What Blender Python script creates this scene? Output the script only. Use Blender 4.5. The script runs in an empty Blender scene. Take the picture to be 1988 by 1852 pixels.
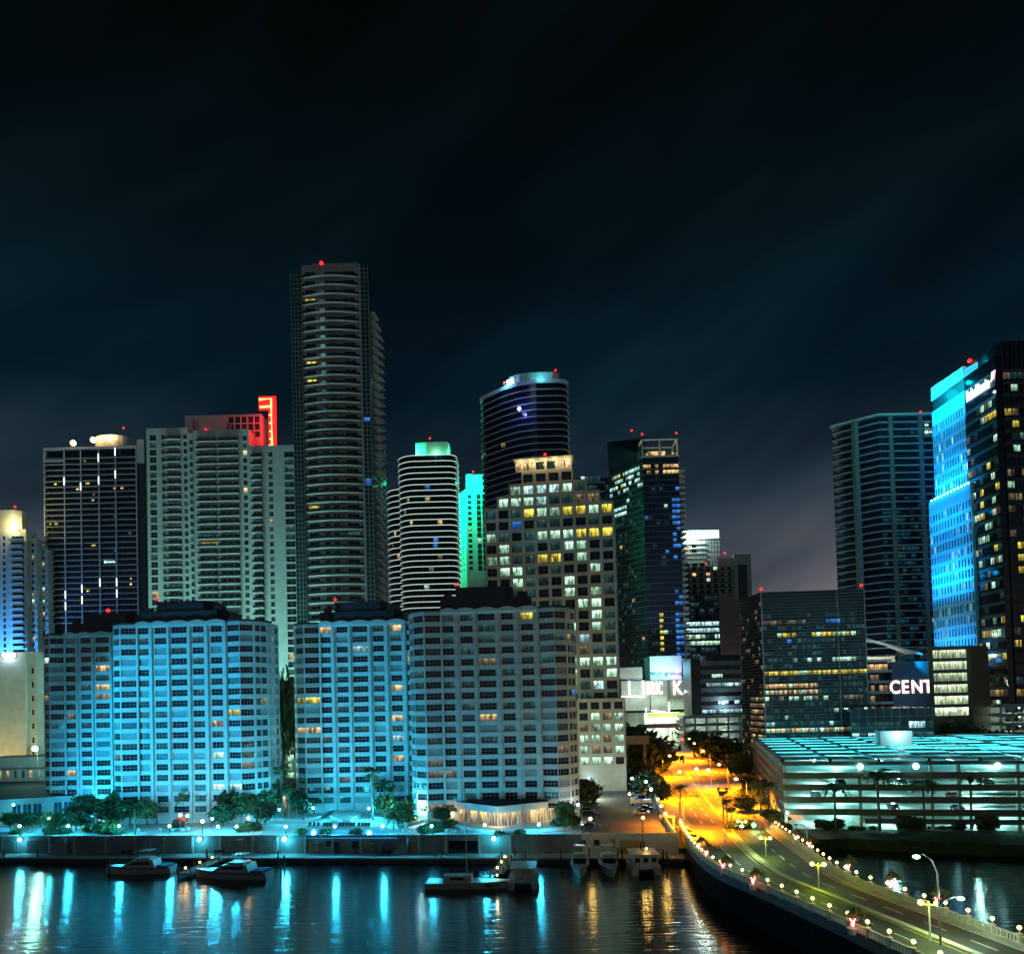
import bpy, math, random
from mathutils import Matrix, Vector
R = math.radians
rnd = random.Random(11)
sc = bpy.context.scene
C = sc.collection

# ------------------------------------------------------------------ camera
F, PX, PY, IMW, IMH, EYE = 1500.0, 994.0, 1321.0, 1988.0, 1852.0, 36.0
cd = bpy.data.cameras.new('camera'); cam = bpy.data.objects.new('camera', cd); C.objects.link(cam)
cd.sensor_fit = 'HORIZONTAL'; cd.sensor_width = 36; cd.lens = 36 * F / IMW
cd.shift_y = (PY - IMH / 2) / IMW
cd.clip_start = 1; cd.clip_end = 30000
CM = Matrix.Rotation(R(91.5), 3, 'X') @ Matrix.Rotation(R(-1.5), 3, 'Z')
cam.matrix_world = Matrix.Translation((0, 0, EYE)) @ CM.to_4x4()
sc.camera = cam

# ------------------------------------------------------------------ night sky
wd = bpy.data.worlds.new('World'); sc.world = wd; wd.use_nodes = True
nt = wd.node_tree; nt.nodes.clear()
def nd(t, kind, **kw):
    n = t.nodes.new(kind)
    for k, v in kw.items(): setattr(n, k, v)
    return n
def math_n(t, op, a, b=None, c=None):
    n = nd(t, 'ShaderNodeMath', operation=op)
    for i, v in enumerate((a, b, c)):
        if v is None: continue
        if isinstance(v, (int, float)): n.inputs[i].default_value = v
        else: t.links.new(v, n.inputs[i])
    return n.outputs[0]
def ramp(t, fac, stops):
    r = nd(t, 'ShaderNodeValToRGB'); e = r.color_ramp.elements
    while len(e) < len(stops): e.new(0.5)
    for el, (p, col) in zip(e, stops): el.position = p; el.color = (*col, 1)
    t.links.new(fac, r.inputs[0]); return r.outputs[0]
tc = nd(nt, 'ShaderNodeTexCoord'); sx = nd(nt, 'ShaderNodeSeparateXYZ'); nt.links.new(tc.outputs['Generated'], sx.inputs[0])
el = math_n(nt, 'MAXIMUM', sx.outputs['Z'], 0.0)
base = ramp(nt, el, [(0.0, (.16, .152, .170)), (.1, (.115, .118, .142)), (.165, (.064, .076, .100)), (.24, (.017, .034, .052)),
                     (.36, (.0024, .0130, .0225)), (.50, (.0014, .0066, .0104)), (.64, (.0015, .0036, .0044)), (1, (.0015, .0025, .0026))])
m0 = nd(nt, 'ShaderNodeMapping'); m0.inputs['Rotation'].default_value = (0, R(27), 0); nt.links.new(tc.outputs['Generated'], m0.inputs[0])
mp = nd(nt, 'ShaderNodeMapping'); mp.inputs['Scale'].default_value = (1.4, 1.4, 5.6)
nt.links.new(m0.outputs[0], mp.inputs[0])
nz = nd(nt, 'ShaderNodeTexNoise'); nz.inputs['Scale'].default_value = 1.9; nz.inputs['Detail'].default_value = 3; nz.inputs['Roughness'].default_value = .45
nt.links.new(mp.outputs[0], nz.inputs['Vector'])
cl = ramp(nt, nz.outputs[0], [(.36, (.22, .26, .28)), (.50, (.9, .9, .9)), (.66, (2.3, 1.8, 1.5))])
mx = nd(nt, 'ShaderNodeMix', data_type='RGBA', blend_type='MULTIPLY'); mx.inputs[0].default_value = .50
nt.links.new(base, mx.inputs[6]); nt.links.new(cl, mx.inputs[7])
sky = nd(nt, 'ShaderNodeTexSky', sky_type='NISHITA'); sky.sun_disc = False
sky.sun_elevation = R(-9); sky.sun_rotation = R(200)
bg1 = nd(nt, 'ShaderNodeBackground'); bg1.inputs[1].default_value = 0.80; nt.links.new(mx.outputs[2], bg1.inputs[0])
bg2 = nd(nt, 'ShaderNodeBackground'); bg2.inputs[1].default_value = 0.05; nt.links.new(sky.outputs[0], bg2.inputs[0])
ad = nd(nt, 'ShaderNodeAddShader'); nt.links.new(bg1.outputs[0], ad.inputs[0]); nt.links.new(bg2.outputs[0], ad.inputs[1])
wo = nd(nt, 'ShaderNodeOutputWorld'); nt.links.new(ad.outputs[0], wo.inputs[0])

# weak teal base fill added from behind the camera, not a moon
sl = bpy.data.lights.new('fill_sun', 'SUN'); sl.energy = 0.07; sl.angle = R(1.0); sl.color = (.45, .90, 1.0)
so = bpy.data.objects.new('fill_sun', sl); C.objects.link(so)
so.rotation_euler = Vector((.50, 1.0, -.52)).to_track_quat('-Z', 'Y').to_euler()

sc.view_settings.view_transform = 'Standard'; sc.view_settings.look = 'None'
sc.view_settings.exposure = 0.25; sc.view_settings.gamma = 1; sc.view_settings.use_curve_mapping = False
cy = sc.cycles
cy.max_bounces = 5; cy.diffuse_bounces = 2; cy.glossy_bounces = 3; cy.transmission_bounces = 3
cy.caustics_reflective = False; cy.caustics_refractive = False; cy.sample_clamp_indirect = 3; cy.sample_clamp_direct = 0
cy.use_denoising = True

# ------------------------------------------------------------------ pixel <-> place
def ray(x, y): return CM @ Vector(((x - PX) / F, (PY - y) / F, -1))
def at(x, y, d):
    r = ray(x, y); return Vector((0, 0, EYE)) + r * (d / r.y)
def on(x, y, z):
    r = ray(x, y); return Vector((0, 0, EYE)) + r * ((z - EYE) / r.z)
CMI = CM.transposed()
def px(p):
    c = CMI @ (Vector(p) - Vector((0, 0, EYE))); return PX + F * c.x / -c.z, PY - F * c.y / -c.z

# ------------------------------------------------------------------ materials
def mat(name, col, rough=.6, metal=0.0, var=.25, scale=.6, bump=0.0, spec=.5, stretch=None):
    m = bpy.data.materials.new(name); m.use_nodes = True; t = m.node_tree; b = t.nodes['Principled BSDF']
    b.inputs['Roughness'].default_value = rough; b.inputs['Metallic'].default_value = metal
    b.inputs['Specular IOR Level'].default_value = spec
    tcn = nd(t, 'ShaderNodeTexCoord'); n = nd(t, 'ShaderNodeTexNoise')
    n.inputs['Scale'].default_value = scale; n.inputs['Detail'].default_value = 5
    src = tcn.outputs['Object']
    if stretch:
        mm = nd(t, 'ShaderNodeMapping'); mm.inputs['Scale'].default_value = stretch; t.links.new(src, mm.inputs[0]); src = mm.outputs[0]
    t.links.new(src, n.inputs['Vector'])
    lo = tuple(max(0, c * (1 - var)) for c in col); hi = tuple(min(1, c * (1 + var)) for c in col)
    t.links.new(ramp(t, n.outputs[0], [(.3, lo), (.7, hi)]), b.inputs['Base Color'])
    if bump:
        bp = nd(t, 'ShaderNodeBump'); bp.inputs['Strength'].default_value = bump; bp.inputs['Distance'].default_value = .05
        t.links.new(n.outputs[0], bp.inputs['Height']); t.links.new(bp.outputs[0], b.inputs['Normal'])
    return m
def glow(name, col, st):
    m = bpy.data.materials.new(name); m.use_nodes = True; t = m.node_tree; b = t.nodes['Principled BSDF']
    b.inputs['Base Color'].default_value = (*[c * .5 for c in col], 1)
    b.inputs['Emission Color'].default_value = (*col, 1); b.inputs['Emission Strength'].default_value = st
    m.cycles.emission_sampling = 'NONE'; return m
def room(name, col, st, lo=.12):
    """lit room behind glass: curtains and furniture break the light up, every room differs"""
    m = bpy.data.materials.new(name); m.use_nodes = True; t = m.node_tree; b = t.nodes['Principled BSDF']
    b.inputs['Base Color'].default_value = (.02, .025, .03, 1); b.inputs['Roughness'].default_value = .12
    tcn = nd(t, 'ShaderNodeTexCoord'); oi = nd(t, 'ShaderNodeObjectInfo')
    of = nd(t, 'ShaderNodeVectorMath', operation='ADD'); t.links.new(tcn.outputs['Object'], of.inputs[0])
    cb = nd(t, 'ShaderNodeCombineXYZ'); k = math_n(t, 'MULTIPLY', oi.outputs['Random'], 80)
    t.links.new(k, cb.inputs[0]); t.links.new(k, cb.inputs[1]); t.links.new(cb.outputs[0], of.inputs[1])
    m1 = nd(t, 'ShaderNodeMapping'); m1.inputs['Scale'].default_value = (1.15, 1.15, .30); t.links.new(of.outputs[0], m1.inputs[0])
    n1 = nd(t, 'ShaderNodeTexNoise'); n1.inputs['Scale'].default_value = 1.0; n1.inputs['Detail'].default_value = 2; n1.inputs['Roughness'].default_value = .5
    t.links.new(m1.outputs[0], n1.inputs['Vector'])
    s = nd(t, 'ShaderNodeSeparateXYZ'); t.links.new(tcn.outputs['Generated'], s.inputs[0])
    v1 = ramp(t, n1.outputs[0], [(.36, (lo, lo, lo)), (.52, (.6, .6, .6)), (.64, (1, 1, 1))])
    br = math_n(t, 'MULTIPLY_ADD', oi.outputs['Random'], .95, .35)
    ceil = ramp(t, s.outputs['Z'], [(.0, (.30, .30, .30)), (.32, (.45, .45, .45)), (.72, (.85, .85, .85)), (.86, (1.5, 1.5, 1.5)), (1, (.9, .9, .9))])
    e = math_n(t, 'MULTIPLY', math_n(t, 'MULTIPLY', math_n(t, 'MULTIPLY', v1, br), st), ceil)
    hs = nd(t, 'ShaderNodeHueSaturation'); hs.inputs['Color'].default_value = (*col, 1)
    t.links.new(math_n(t, 'MULTIPLY_ADD', n1.outputs[0], .14, .43), hs.inputs['Hue'])
    t.links.new(hs.outputs[0], b.inputs['Emission Color']); t.links.new(e, b.inputs['Emission Strength'])
    m.cycles.emission_sampling = 'NONE'; return m

M = {}
M['white'] = mat('painted_concrete', (.60, .60, .57), .75, var=.10, scale=.25, bump=.15)
M['cream'] = mat('cream_stucco', (.52, .50, .42), .8, var=.12, scale=.3, bump=.15)
M['coolwhite'] = mat('cool_stucco', (.50, .53, .52), .8, var=.12, scale=.3, bump=.15)
M['greytower'] = mat('grey_stucco', (.27, .28, .27), .8, var=.12, scale=.3, bump=.15)
M['beige'] = mat('beige_stone', (.40, .37, .30), .75, var=.12, scale=.35, bump=.1)
M['pale'] = mat('pale_concrete', (.45, .46, .45), .8, var=.18, scale=.4, bump=.2)
M['grey'] = mat('grey_concrete', (.22, .23, .24), .8, var=.2, scale=.4, bump=.2)
M['dark'] = mat('dark_cladding', (.035, .04, .045), .6, var=.3)
M['roof'] = mat('dark_roofing', (.02, .022, .026), .85, var=.35, scale=.5, bump=.2)
M['brown'] = mat('brown_brick_panel', (.26, .19, .14), .8, var=.15, scale=1.2, bump=.1)
M['slab'] = mat('white_slab_edge', (.70, .72, .72), .6, var=.12, scale=.15)
M['wood'] = mat('wood_door', (.35, .20, .07), .6, var=.2, scale=2)
M['glassd'] = mat('dark_window_glass', (.010, .015, .020), .10, var=.5, scale=.4)
M['glasst'] = mat('teal_curtain_glass', (.012, .040, .048), .12, var=.6, scale=.12)
M['glassb'] = mat('blue_curtain_glass', (.010, .035, .085), .14, var=.6, scale=.12)
M['rail'] = mat('glass_railing', (.02, .035, .04), .15, var=.2)
M['blind'] = mat('drawn_blind', (.36, .38, .38), .8, var=.12, scale=1.0)
M['frame'] = mat('window_frame', (.30, .32, .33), .5, var=.1)
M['framed'] = mat('dark_mullion', (.06, .07, .075), .45, var=.1)
M['steel'] = mat('galvanised_steel', (.30, .31, .31), .4, .6, var=.15)
M['black'] = mat('black_metal', (.02, .02, .022), .5, var=.2)
M['wallc'] = mat('stained_sea_wall', (.20, .21, .20), .85, var=.3, scale=.35, bump=.3, stretch=(1, 1, .25))
M['road'] = mat('avenue_asphalt', (.17, .16, .15), .8, var=.3, scale=.35, bump=.3, stretch=(1, .2, 1))
M['bdeck'] = mat('bridge_asphalt', (.05, .05, .05), .7, var=.3, scale=.3, bump=.3)
M['asphalt'] = mat('asphalt', (.105, .10, .095), .85, var=.3, scale=.5, bump=.4)
M['concrete'] = mat('paving_concrete', (.34, .34, .33), .85, var=.2, scale=.3, bump=.3)
M['deck'] = mat('pool_terrace', (.58, .58, .55), .8, var=.15, scale=.4, bump=.2)
M['paint'] = mat('road_paint', (.72, .70, .62), .7, var=.2, scale=1.5)
M['paintw'] = mat('yellow_paint', (.62, .45, .05), .7, var=.2, scale=1.5)
M['grass'] = mat('lawn', (.035, .055, .016), .95, var=.4, scale=.8, bump=.6)
M['bark'] = mat('palm_bark', (.16, .13, .10), .9, var=.3, scale=3, bump=.5)
M['leaf'] = mat('leaf_green', (.075, .125, .035), .55, var=.45, scale=.9)
M['leafd'] = mat('leaf_dark', (.028, .055, .018), .6, var=.45, scale=.9)
M['frond'] = mat('palm_frond', (.060, .110, .030), .5, var=.4, scale=.9)
M['pool'] = mat('pool_water', (.04, .32, .58), .08, var=.1, scale=.6)
M['poolw'] = glow('glowing_pool_water', (.03, .42, .85), .55)  # underwater lighting put into the water itself as a glow
M['poolw'].node_tree.nodes['Principled BSDF'].inputs['Roughness'].default_value = .08
M['abut'] = mat('shade_black_wall', (.012, .013, .014), 1.0, var=.3, spec=.05)  # near-black: the shade along the bridge side is put into the colour
M['boat'] = mat('gelcoat_white', (.36, .36, .33), .3, var=.08)
M['boatd'] = mat('tinted_glass', (.01, .012, .014), .1)
M['canvas'] = mat('blue_canvas', (.02, .05, .22), .8)
M['red'] = mat('red_fabric', (.30, .02, .02), .8)
M['timber'] = mat('weathered_timber', (.07, .055, .04), .9, var=.35, scale=2, bump=.4)
M['rubber'] = mat('tyre_rubber', (.015, .015, .015), .8)
M['carw'] = mat('white_car_paint', (.62, .63, .64), .25, var=.03)
M['card'] = mat('dark_car_paint', (.02, .022, .026), .25, var=.1)
M['cars'] = mat('silver_car_paint', (.32, .33, .34), .3, .5, var=.05)
M['carr'] = mat('red_car_paint', (.35, .03, .02), .3, var=.05)
M['carb'] = mat('blue_car_paint', (.03, .08, .35), .3, var=.05)
M['signy'] = mat('yellow_sign', (.6, .5, .03), .5)
M['signg'] = mat('green_sign', (.02, .25, .08), .5)
M['garage'] = mat('garage_spandrel', (.13, .125, .10), .8, var=.15, scale=.3, bump=.15)
M['gfloor'] = mat('garage_floor', (.50, .55, .54), .6, var=.2, scale=.25)
# rooms
M['warm'] = room('warm_room', (1.0, .62, .26), 1.5)
M['yellow'] = room('yellow_room', (1.0, .78, .09), 1.5)
M['mint'] = room('fluorescent_room', (.56, 1.0, .68), 1.9)
M['cool'] = room('cool_white_room', (.55, .98, 1.0), 2.2)
M['blue'] = room('television_blue_room', (.05, .30, 1.0), 1.3, .4)
M['dimw'] = room('dim_warm_room_and_reflection', (1.0, .7, .4), .28)
M['dimt'] = room('dim_teal_room_and_reflection', (.25, .8, .75), .10)
M['glasslit'] = room('restaurant_interior', (1.0, .60, .22), 1.5, .18)
# lamps
M['lampc'] = glow('globe_cool', (.42, .95, 1), 5); M['lampw'] = glow('globe_warm', (1, .72, .30), 8)
M['lampo'] = glow('lamp_sodium', (1, .62, .12), 12); M['lampg'] = glow('globe_yellow', (1, .74, .26), 3.6)
M['lampb'] = glow('lamp_blue_white', (.45, .80, 1), 12); M['lampr'] = glow('beacon_red', (1, .012, .01), 4)
M['neon'] = glow('neon_red', (1, .012, .012), 1.6); M['neonc'] = glow('neon_core', (1, .42, .10), 3); M['bulb'] = glow('sign_bulb', (1, .88, .84), 4)
M['led'] = glow('slab_edge_glow', (.75, 1, .93), .85); M['ledd'] = glow('led_strip_dim', (.75, .95, .92), .20)
M['signw'] = glow('sign_white', (.92, .97, 1), 2); M['signred'] = glow('sign_pink', (1, .25, .7), 3); M['signb'] = glow('sign_blue', (.25, .65, 1), 2)
M['finl'] = glow('lit_fin', (.8, .88, 1.0), .10); M['finb'] = glow('fin_lamp', (.9, .95, 1.0), 1.6)
M['sig_red'] = glow('signal_red', (1, .04, .02), 9); M['sig_green'] = glow('signal_green', (.1, 1, .3), 5)
M['canopy'] = None

# ------------------------------------------------------------------ mesh helpers
class MB:
    def __init__(s): s.v = []; s.f = []; s.m = []; s.T = None
    def add(s, vs, fs, m=0):
        o = len(s.v)
        s.v += [tuple(s.T @ Vector(p)) if s.T else tuple(p) for p in vs]
        for f in fs: s.f.append(tuple(i + o for i in f)); s.m.append(m)
        return s
    def quad(s, a, b, c, d, m=0): return s.add([a, b, c, d], [(0, 1, 2, 3)], m)
    def box(s, x0, x1, y0, y1, z0, z1, m=0, skip=''):
        v = [(x0, y0, z0), (x1, y0, z0), (x1, y1, z0), (x0, y1, z0), (x0, y0, z1), (x1, y0, z1), (x1, y1, z1), (x0, y1, z1)]
        f = {'b': (0, 3, 2, 1), 't': (4, 5, 6, 7), 'f': (0, 1, 5, 4), 'r': (1, 2, 6, 5), 'k': (2, 3, 7, 6), 'l': (3, 0, 4, 7)}
        return s.add(v, [q for k, q in f.items() if k not in skip], m)
    def prism(s, poly, z0, z1, m=0, top=None, bottom=False):
        n = len(poly); v = [(x, y, z0) for x, y in poly] + [(x, y, z1) for x, y in poly]
        s.add(v, [(i, (i + 1) % n, n + (i + 1) % n, n + i) for i in range(n)], m)
        s.add([(x, y, z1) for x, y in poly], [tuple(range(n))], m if top is None else top)
        if bottom: s.add([(x, y, z0) for x, y in poly], [tuple(reversed(range(n)))], m)
        return s
    def tube(s, pts, rs, n=8, m=0, cap=True):
        pts = [Vector(p) for p in pts]
        if isinstance(rs, (int, float)): rs = [rs] * len(pts)
        rings = []
        for i, p in enumerate(pts):
            d = (pts[min(i + 1, len(pts) - 1)] - pts[max(i - 1, 0)]).normalized()
            a = d.orthogonal().normalized() if abs(d.z) < .99 else Vector((1, 0, 0)); b = d.cross(a).normalized(); a = b.cross(d).normalized()
            rings += [p + (a * math.cos(2 * math.pi * k / n) + b * math.sin(2 * math.pi * k / n)) * rs[i] for k in range(n)]
        fs = [(i * n + k, i * n + (k + 1) % n, (i + 1) * n + (k + 1) % n, (i + 1) * n + k) for i in range(len(pts) - 1) for k in range(n)]
        if cap: fs += [tuple(reversed(range(n))), tuple(range((len(pts) - 1) * n, len(pts) * n))]
        return s.add(rings, fs, m)
    def ball(s, c, r, n=10, k=7, m=0, sz=1.0):
        v = []; f = []
        for j in range(k + 1):
            t = math.pi * j / k
            v += [(c[0] + r * math.sin(t) * math.cos(2 * math.pi * i / n), c[1] + r * math.sin(t) * math.sin(2 * math.pi * i / n), c[2] + r * sz * math.cos(t)) for i in range(n)]
        for j in range(k):
            f += [(j * n + i, (j + 1) * n + i, (j + 1) * n + (i + 1) % n, j * n + (i + 1) % n) for i in range(n)]
        return s.add(v, f, m)
    def mesh(s, name, mats, smooth=False):
        me = bpy.data.meshes.new(name); me.from_pydata(s.v, [], s.f)
        for k in ([mats] if isinstance(mats, str) else mats): me.materials.append(M[k])
        me.polygons.foreach_set('material_index', s.m)
        if smooth: me.polygons.foreach_set('use_smooth', [True] * len(s.f))
        me.update(); return me
    def obj(s, name, mats, parent=None, smooth=False, loc=None, rz=0): return put(name, s.mesh(name, mats, smooth), parent, loc, rz)
def put(name, me, parent=None, loc=None, rz=0, scale=None):
    o = bpy.data.objects.new(name, me); C.objects.link(o)
    if parent: o.parent = parent
    if loc is not None: o.location = loc
    if rz: o.rotation_euler = (0, 0, rz)
    if scale is not None: o.scale = scale if hasattr(scale, '__len__') else (scale,) * 3
    return o
def tag(o, label, cat, group=None):
    o['label'] = label; o['category'] = cat
    if group: o['group'] = group
    return o
def thing(name, label, cat, loc=(0, 0, 0), rz=0, group=None): return tag(put(name, None, None, loc, rz), label, cat, group)
def struct(o, kind='structure', label=None):
    o['kind'] = kind
    if label: o['label'] = label
    return o
def copy_tree(o, parent=None):
    c = o.copy(); C.objects.link(c); c.parent = parent
    for ch in o.children: copy_tree(ch, c)
    return c
def point(name, pos, col, power, r=.3, parent=None, spot=None, aim=None, blend=.4):
    l = bpy.data.lights.new(name, 'SPOT' if spot else 'POINT'); l.energy = power; l.color = col; l.shadow_soft_size = r
    if parent: l.energy = power * parent.scale[0] ** 2; l.shadow_soft_size = r * parent.scale[0]
    o = bpy.data.objects.new(name, l); C.objects.link(o); o.location = pos
    if spot:
        l.spot_size = R(spot); l.spot_blend = blend
        o.rotation_euler = (Vector(aim) if aim else Vector((0, 0, -1))).to_track_quat('-Z', 'Y').to_euler()
    if parent: o.parent = parent
    return o
def text(name, s, parent, mtx, size, m, ext=.05, sx=1.0):
    c = bpy.data.curves.new(name, 'FONT'); c.body = s; c.size = size; c.extrude = ext; c.materials.append(M[m]); c.offset = size * .012
    tmp = bpy.data.objects.new('tmp', c); C.objects.link(tmp)
    me = bpy.data.meshes.new_from_object(tmp.evaluated_get(bpy.context.evaluated_depsgraph_get())); me.name = name
    bpy.data.objects.remove(tmp); bpy.data.curves.remove(c)
    if not me.materials: me.materials.append(M[m])
    o = bpy.data.objects.new(name, me); C.objects.link(o); o.matrix_local = mtx @ Matrix.Diagonal((sx, 1, 1, 1))
    if parent: o.parent = parent
    return o
def face_mtx(o, d, up=(0, 0, 1)):
    """text plane: x along d, y along up"""
    d = Vector(d).normalized(); u = Vector(up); n = d.cross(u).normalized()
    return Matrix.Translation(o) @ Matrix((d, u, n)).transposed().to_4x4()

class Bld:
    """a building: an Empty at its left front corner, x along the front, y away from the street, z up"""
    def __init__(s, name, label, cat, xl, yl, xr, D, yaw=0, zb=2.5, group=None, k=1.0):
        p = at(xl, yl, D); s.D = D; s.k = k; s.zb = zb; s.xl = xl
        a = R(yaw); d = Vector((math.cos(a), math.sin(a), 0)); lo, hi = 0, 300
        for _ in range(40):
            t = (lo + hi) / 2
            if px(p + d * t)[0] < xr: lo = t
            else: hi = t
        s.w = lo; s.o = Vector((p.x, p.y, zb)); s.a = a; s.d = d; s.n = Vector((-d.y, d.x, 0))
        s.w /= k; s.root = thing(name, label, cat, s.o, a, group); s.root.scale = (k, k, k)
    def z(s, y, x=None): return (at(s.xl if x is None else x, y, s.D).z - s.zb) / s.k
    def u(s, x, y, yy=0.0):
        """local x of the pixel on the plane local y = yy"""
        r = ray(x, y); q = s.o + s.n * yy * s.k; t = (q - Vector((0, 0, EYE))).dot(s.n) / r.dot(s.n)
        return (Vector((0, 0, EYE)) + r * t - s.o).dot(s.d) / s.k
    def W(s, p): return s.o + (s.d * p[0] + s.n * p[1] + Vector((0, 0, p[2]))) * s.k

def fvec(p0, p1):
    d = Vector((p1[0] - p0[0], p1[1] - p0[1], 0)); L = d.length; d /= L
    return d, Vector((d.y, -d.x, 0)), L
def holes_wall(mb, p0, p1, z0, z1, holes, rec=.3, m=0, mr=None):
    d, n, L = fvec(p0, p1); P = lambda u, v, w=0: (p0[0] + d.x * u + n.x * w, p0[1] + d.y * u + n.y * w, v)
    vs = sorted({z0, z1, *[h[2] for h in holes], *[h[3] for h in holes]}); vs = [v for v in vs if z0 <= v <= z1]
    for a, b in zip(vs, vs[1:]):
        row = sorted((h[0], h[1]) for h in holes if h[2] <= a + 1e-6 and h[3] >= b - 1e-6); u = 0
        for h0, h1 in row + [(L, L)]:
            if h0 - u > 1e-4: mb.quad(P(u, a), P(h0, a), P(h0, b), P(u, b), m)
            u = max(u, h1)
    for u0, u1, v0, v1 in holes:
        k = m if mr is None else mr
        mb.quad(P(u0, v0), P(u1, v0), P(u1, v0, -rec), P(u0, v0, -rec), k); mb.quad(P(u0, v1, -rec), P(u1, v1, -rec), P(u1, v1), P(u0, v1), k)
        mb.quad(P(u0, v0, -rec), P(u0, v1, -rec), P(u0, v1), P(u0, v0), k); mb.quad(P(u1, v0), P(u1, v1), P(u1, v1, -rec), P(u1, v0, -rec), k)
WM = {}
def win_mesh(w, h, nx, ny, kind, fr='frame', bar=.07):
    key = (round(w, 2), round(h, 2), nx, ny, kind, fr, bar)
    if key in WM: return WM[key]
    b = MB(); x0, x1 = -w / 2, w / 2
    b.quad((x0, 0, 0), (x1, 0, 0), (x1, 0, h), (x0, 0, h), 1)
    def bar3(a0, a1, c0, c1):
        b.quad((a0, -.06, c0), (a1, -.06, c0), (a1, -.06, c1), (a0, -.06, c1), 0)
        b.quad((a0, 0, c0), (a0, -.06, c0), (a0, -.06, c1), (a0, 0, c1), 0); b.quad((a1, -.06, c0), (a1, 0, c0), (a1, 0, c1), (a1, -.06, c1), 0)
        b.quad((a0, -.06, c1), (a1, -.06, c1), (a1, 0, c1), (a0, 0, c1), 0)
    for i in range(nx + 1):
        c = x0 + w * i / nx; c = min(max(c, x0 + bar / 2), x1 - bar / 2); bar3(c - bar / 2, c + bar / 2, 0, h)
    for j in range(ny + 1):
        c = h * j / ny; c = min(max(c, bar / 2), h - bar / 2)
        bar3(x0 + bar, x1 - bar, c - bar / 2, c + bar / 2)
    me = b.mesh('window', [fr, kind]); WM[key] = me; return me
def window(root, p0, p1, hole, rec, kind='glassd', nx=2, ny=2, fr='frame', bar=.07, name='window'):
    d, n, L = fvec(p0, p1); u0, u1, v0, v1 = hole; uc = (u0 + u1) / 2
    return put(name, win_mesh(u1 - u0, v1 - v0, nx, ny, kind, fr, bar), root, (p0[0] + d.x * uc - n.x * rec, p0[1] + d.y * uc - n.y * rec, v0), math.atan2(d.y, d.x))
def pick(table):
    r = rnd.random()
    for k, p in table:
        if r < p: return k
        r -= p
    return 'glassd'
def beacon(root, p, power=60, r=.55):
    r *= 1.0
    b = MB(); b.tube([(p[0], p[1], p[2] - 1.6), (p[0], p[1], p[2])], .12, 6, 0); m_ = b.obj('beacon_mast', 'black', root)
    b = MB(); b.ball(p, r, 10, 7, 0); b.obj('beacon_lamp', 'lampr', m_, True); point('beacon_light', p, (1, .012, .008), power * .6, r * 1.2, root)
# ------------------------------------------------------------------ the setting: water, land, terrace, road
def water_mat():
    m = bpy.data.materials.new('bay_water'); m.use_nodes = True; t = m.node_tree; b = t.nodes['Principled BSDF']
    b.inputs['Base Color'].default_value = (.0012, .006, .010, 1); b.inputs['Roughness'].default_value = .15
    b.inputs['IOR'].default_value = 1.33; b.inputs['Specular IOR Level'].default_value = .9
    tcn = nd(t, 'ShaderNodeTexCoord'); mm = nd(t, 'ShaderNodeMapping'); mm.inputs['Scale'].default_value = (.16, 1.15, 1); t.links.new(tcn.outputs['Object'], mm.inputs[0])
    n = nd(t, 'ShaderNodeTexNoise'); n.inputs['Scale'].default_value = 1.0; n.inputs['Detail'].default_value = 2; t.links.new(mm.outputs[0], n.inputs['Vector'])
    bp = nd(t, 'ShaderNodeBump'); bp.inputs['Strength'].default_value = 1.0; bp.inputs['Distance'].default_value = .085
    t.links.new(n.outputs[0], bp.inputs['Height']); t.links.new(bp.outputs[0], b.inputs['Normal'])
    n2 = nd(t, 'ShaderNodeTexNoise'); n2.inputs['Scale'].default_value = .03; n2.inputs['Detail'].default_value = 2; t.links.new(tcn.outputs['Object'], n2.inputs['Vector'])
    t.links.new(math_n(t, 'MULTIPLY_ADD', n2.outputs[0], .08, .10), b.inputs['Roughness'])
    return m
M['water'] = water_mat()
struct(MB().quad((-2500, -80, 0), (2500, -80, 0), (2500, 420, 0), (-2500, 420, 0)).obj('water', 'water'))

O0 = Vector((33, 167, 0)); UU = Vector((.9912, -.1325, 0)); NN = Vector((.1325, .9912, 0))
def wf(s, t, z=0.0): p = O0 + UU * s + NN * t; return Vector((p.x, p.y, z))
DZ, KZ = 5.0, 1.4          # terrace level, quay level
shore = [tuple(wf(-1200, 5.0)[:2]), tuple(wf(4, 5.0)[:2]), (40, 164), (58, 157), (64, 178), (76, 178), (96, 170), (120, 160), (170, 152), (400, 140), (3000, 100), (9000, 9000), (-9000, 9000)]
g = MB(); g.add([(x, y, 2.5) for x, y in shore], [tuple(range(len(shore)))])
for (a, b_), (c, d_) in zip(shore[:11], shore[1:11]): g.quad((a, b_, -2), (c, d_, -2), (c, d_, 2.5), (a, b_, 2.5))
struct(g.obj('ground', 'grass'))

# quay
qm = MB(); qm.T = Matrix(((UU.x, NN.x, 0, O0.x), (UU.y, NN.y, 0, O0.y), (0, 0, 1, 0), (0, 0, 0, 1)))
qm.box(-700, 3, 0, 4.98, KZ - .35, KZ, 0); qm.box(-700, 3, .5, 4.9, -2, KZ - .36, 1)
struct(qm.obj('quay', ['concrete', 'dark']))
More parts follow.
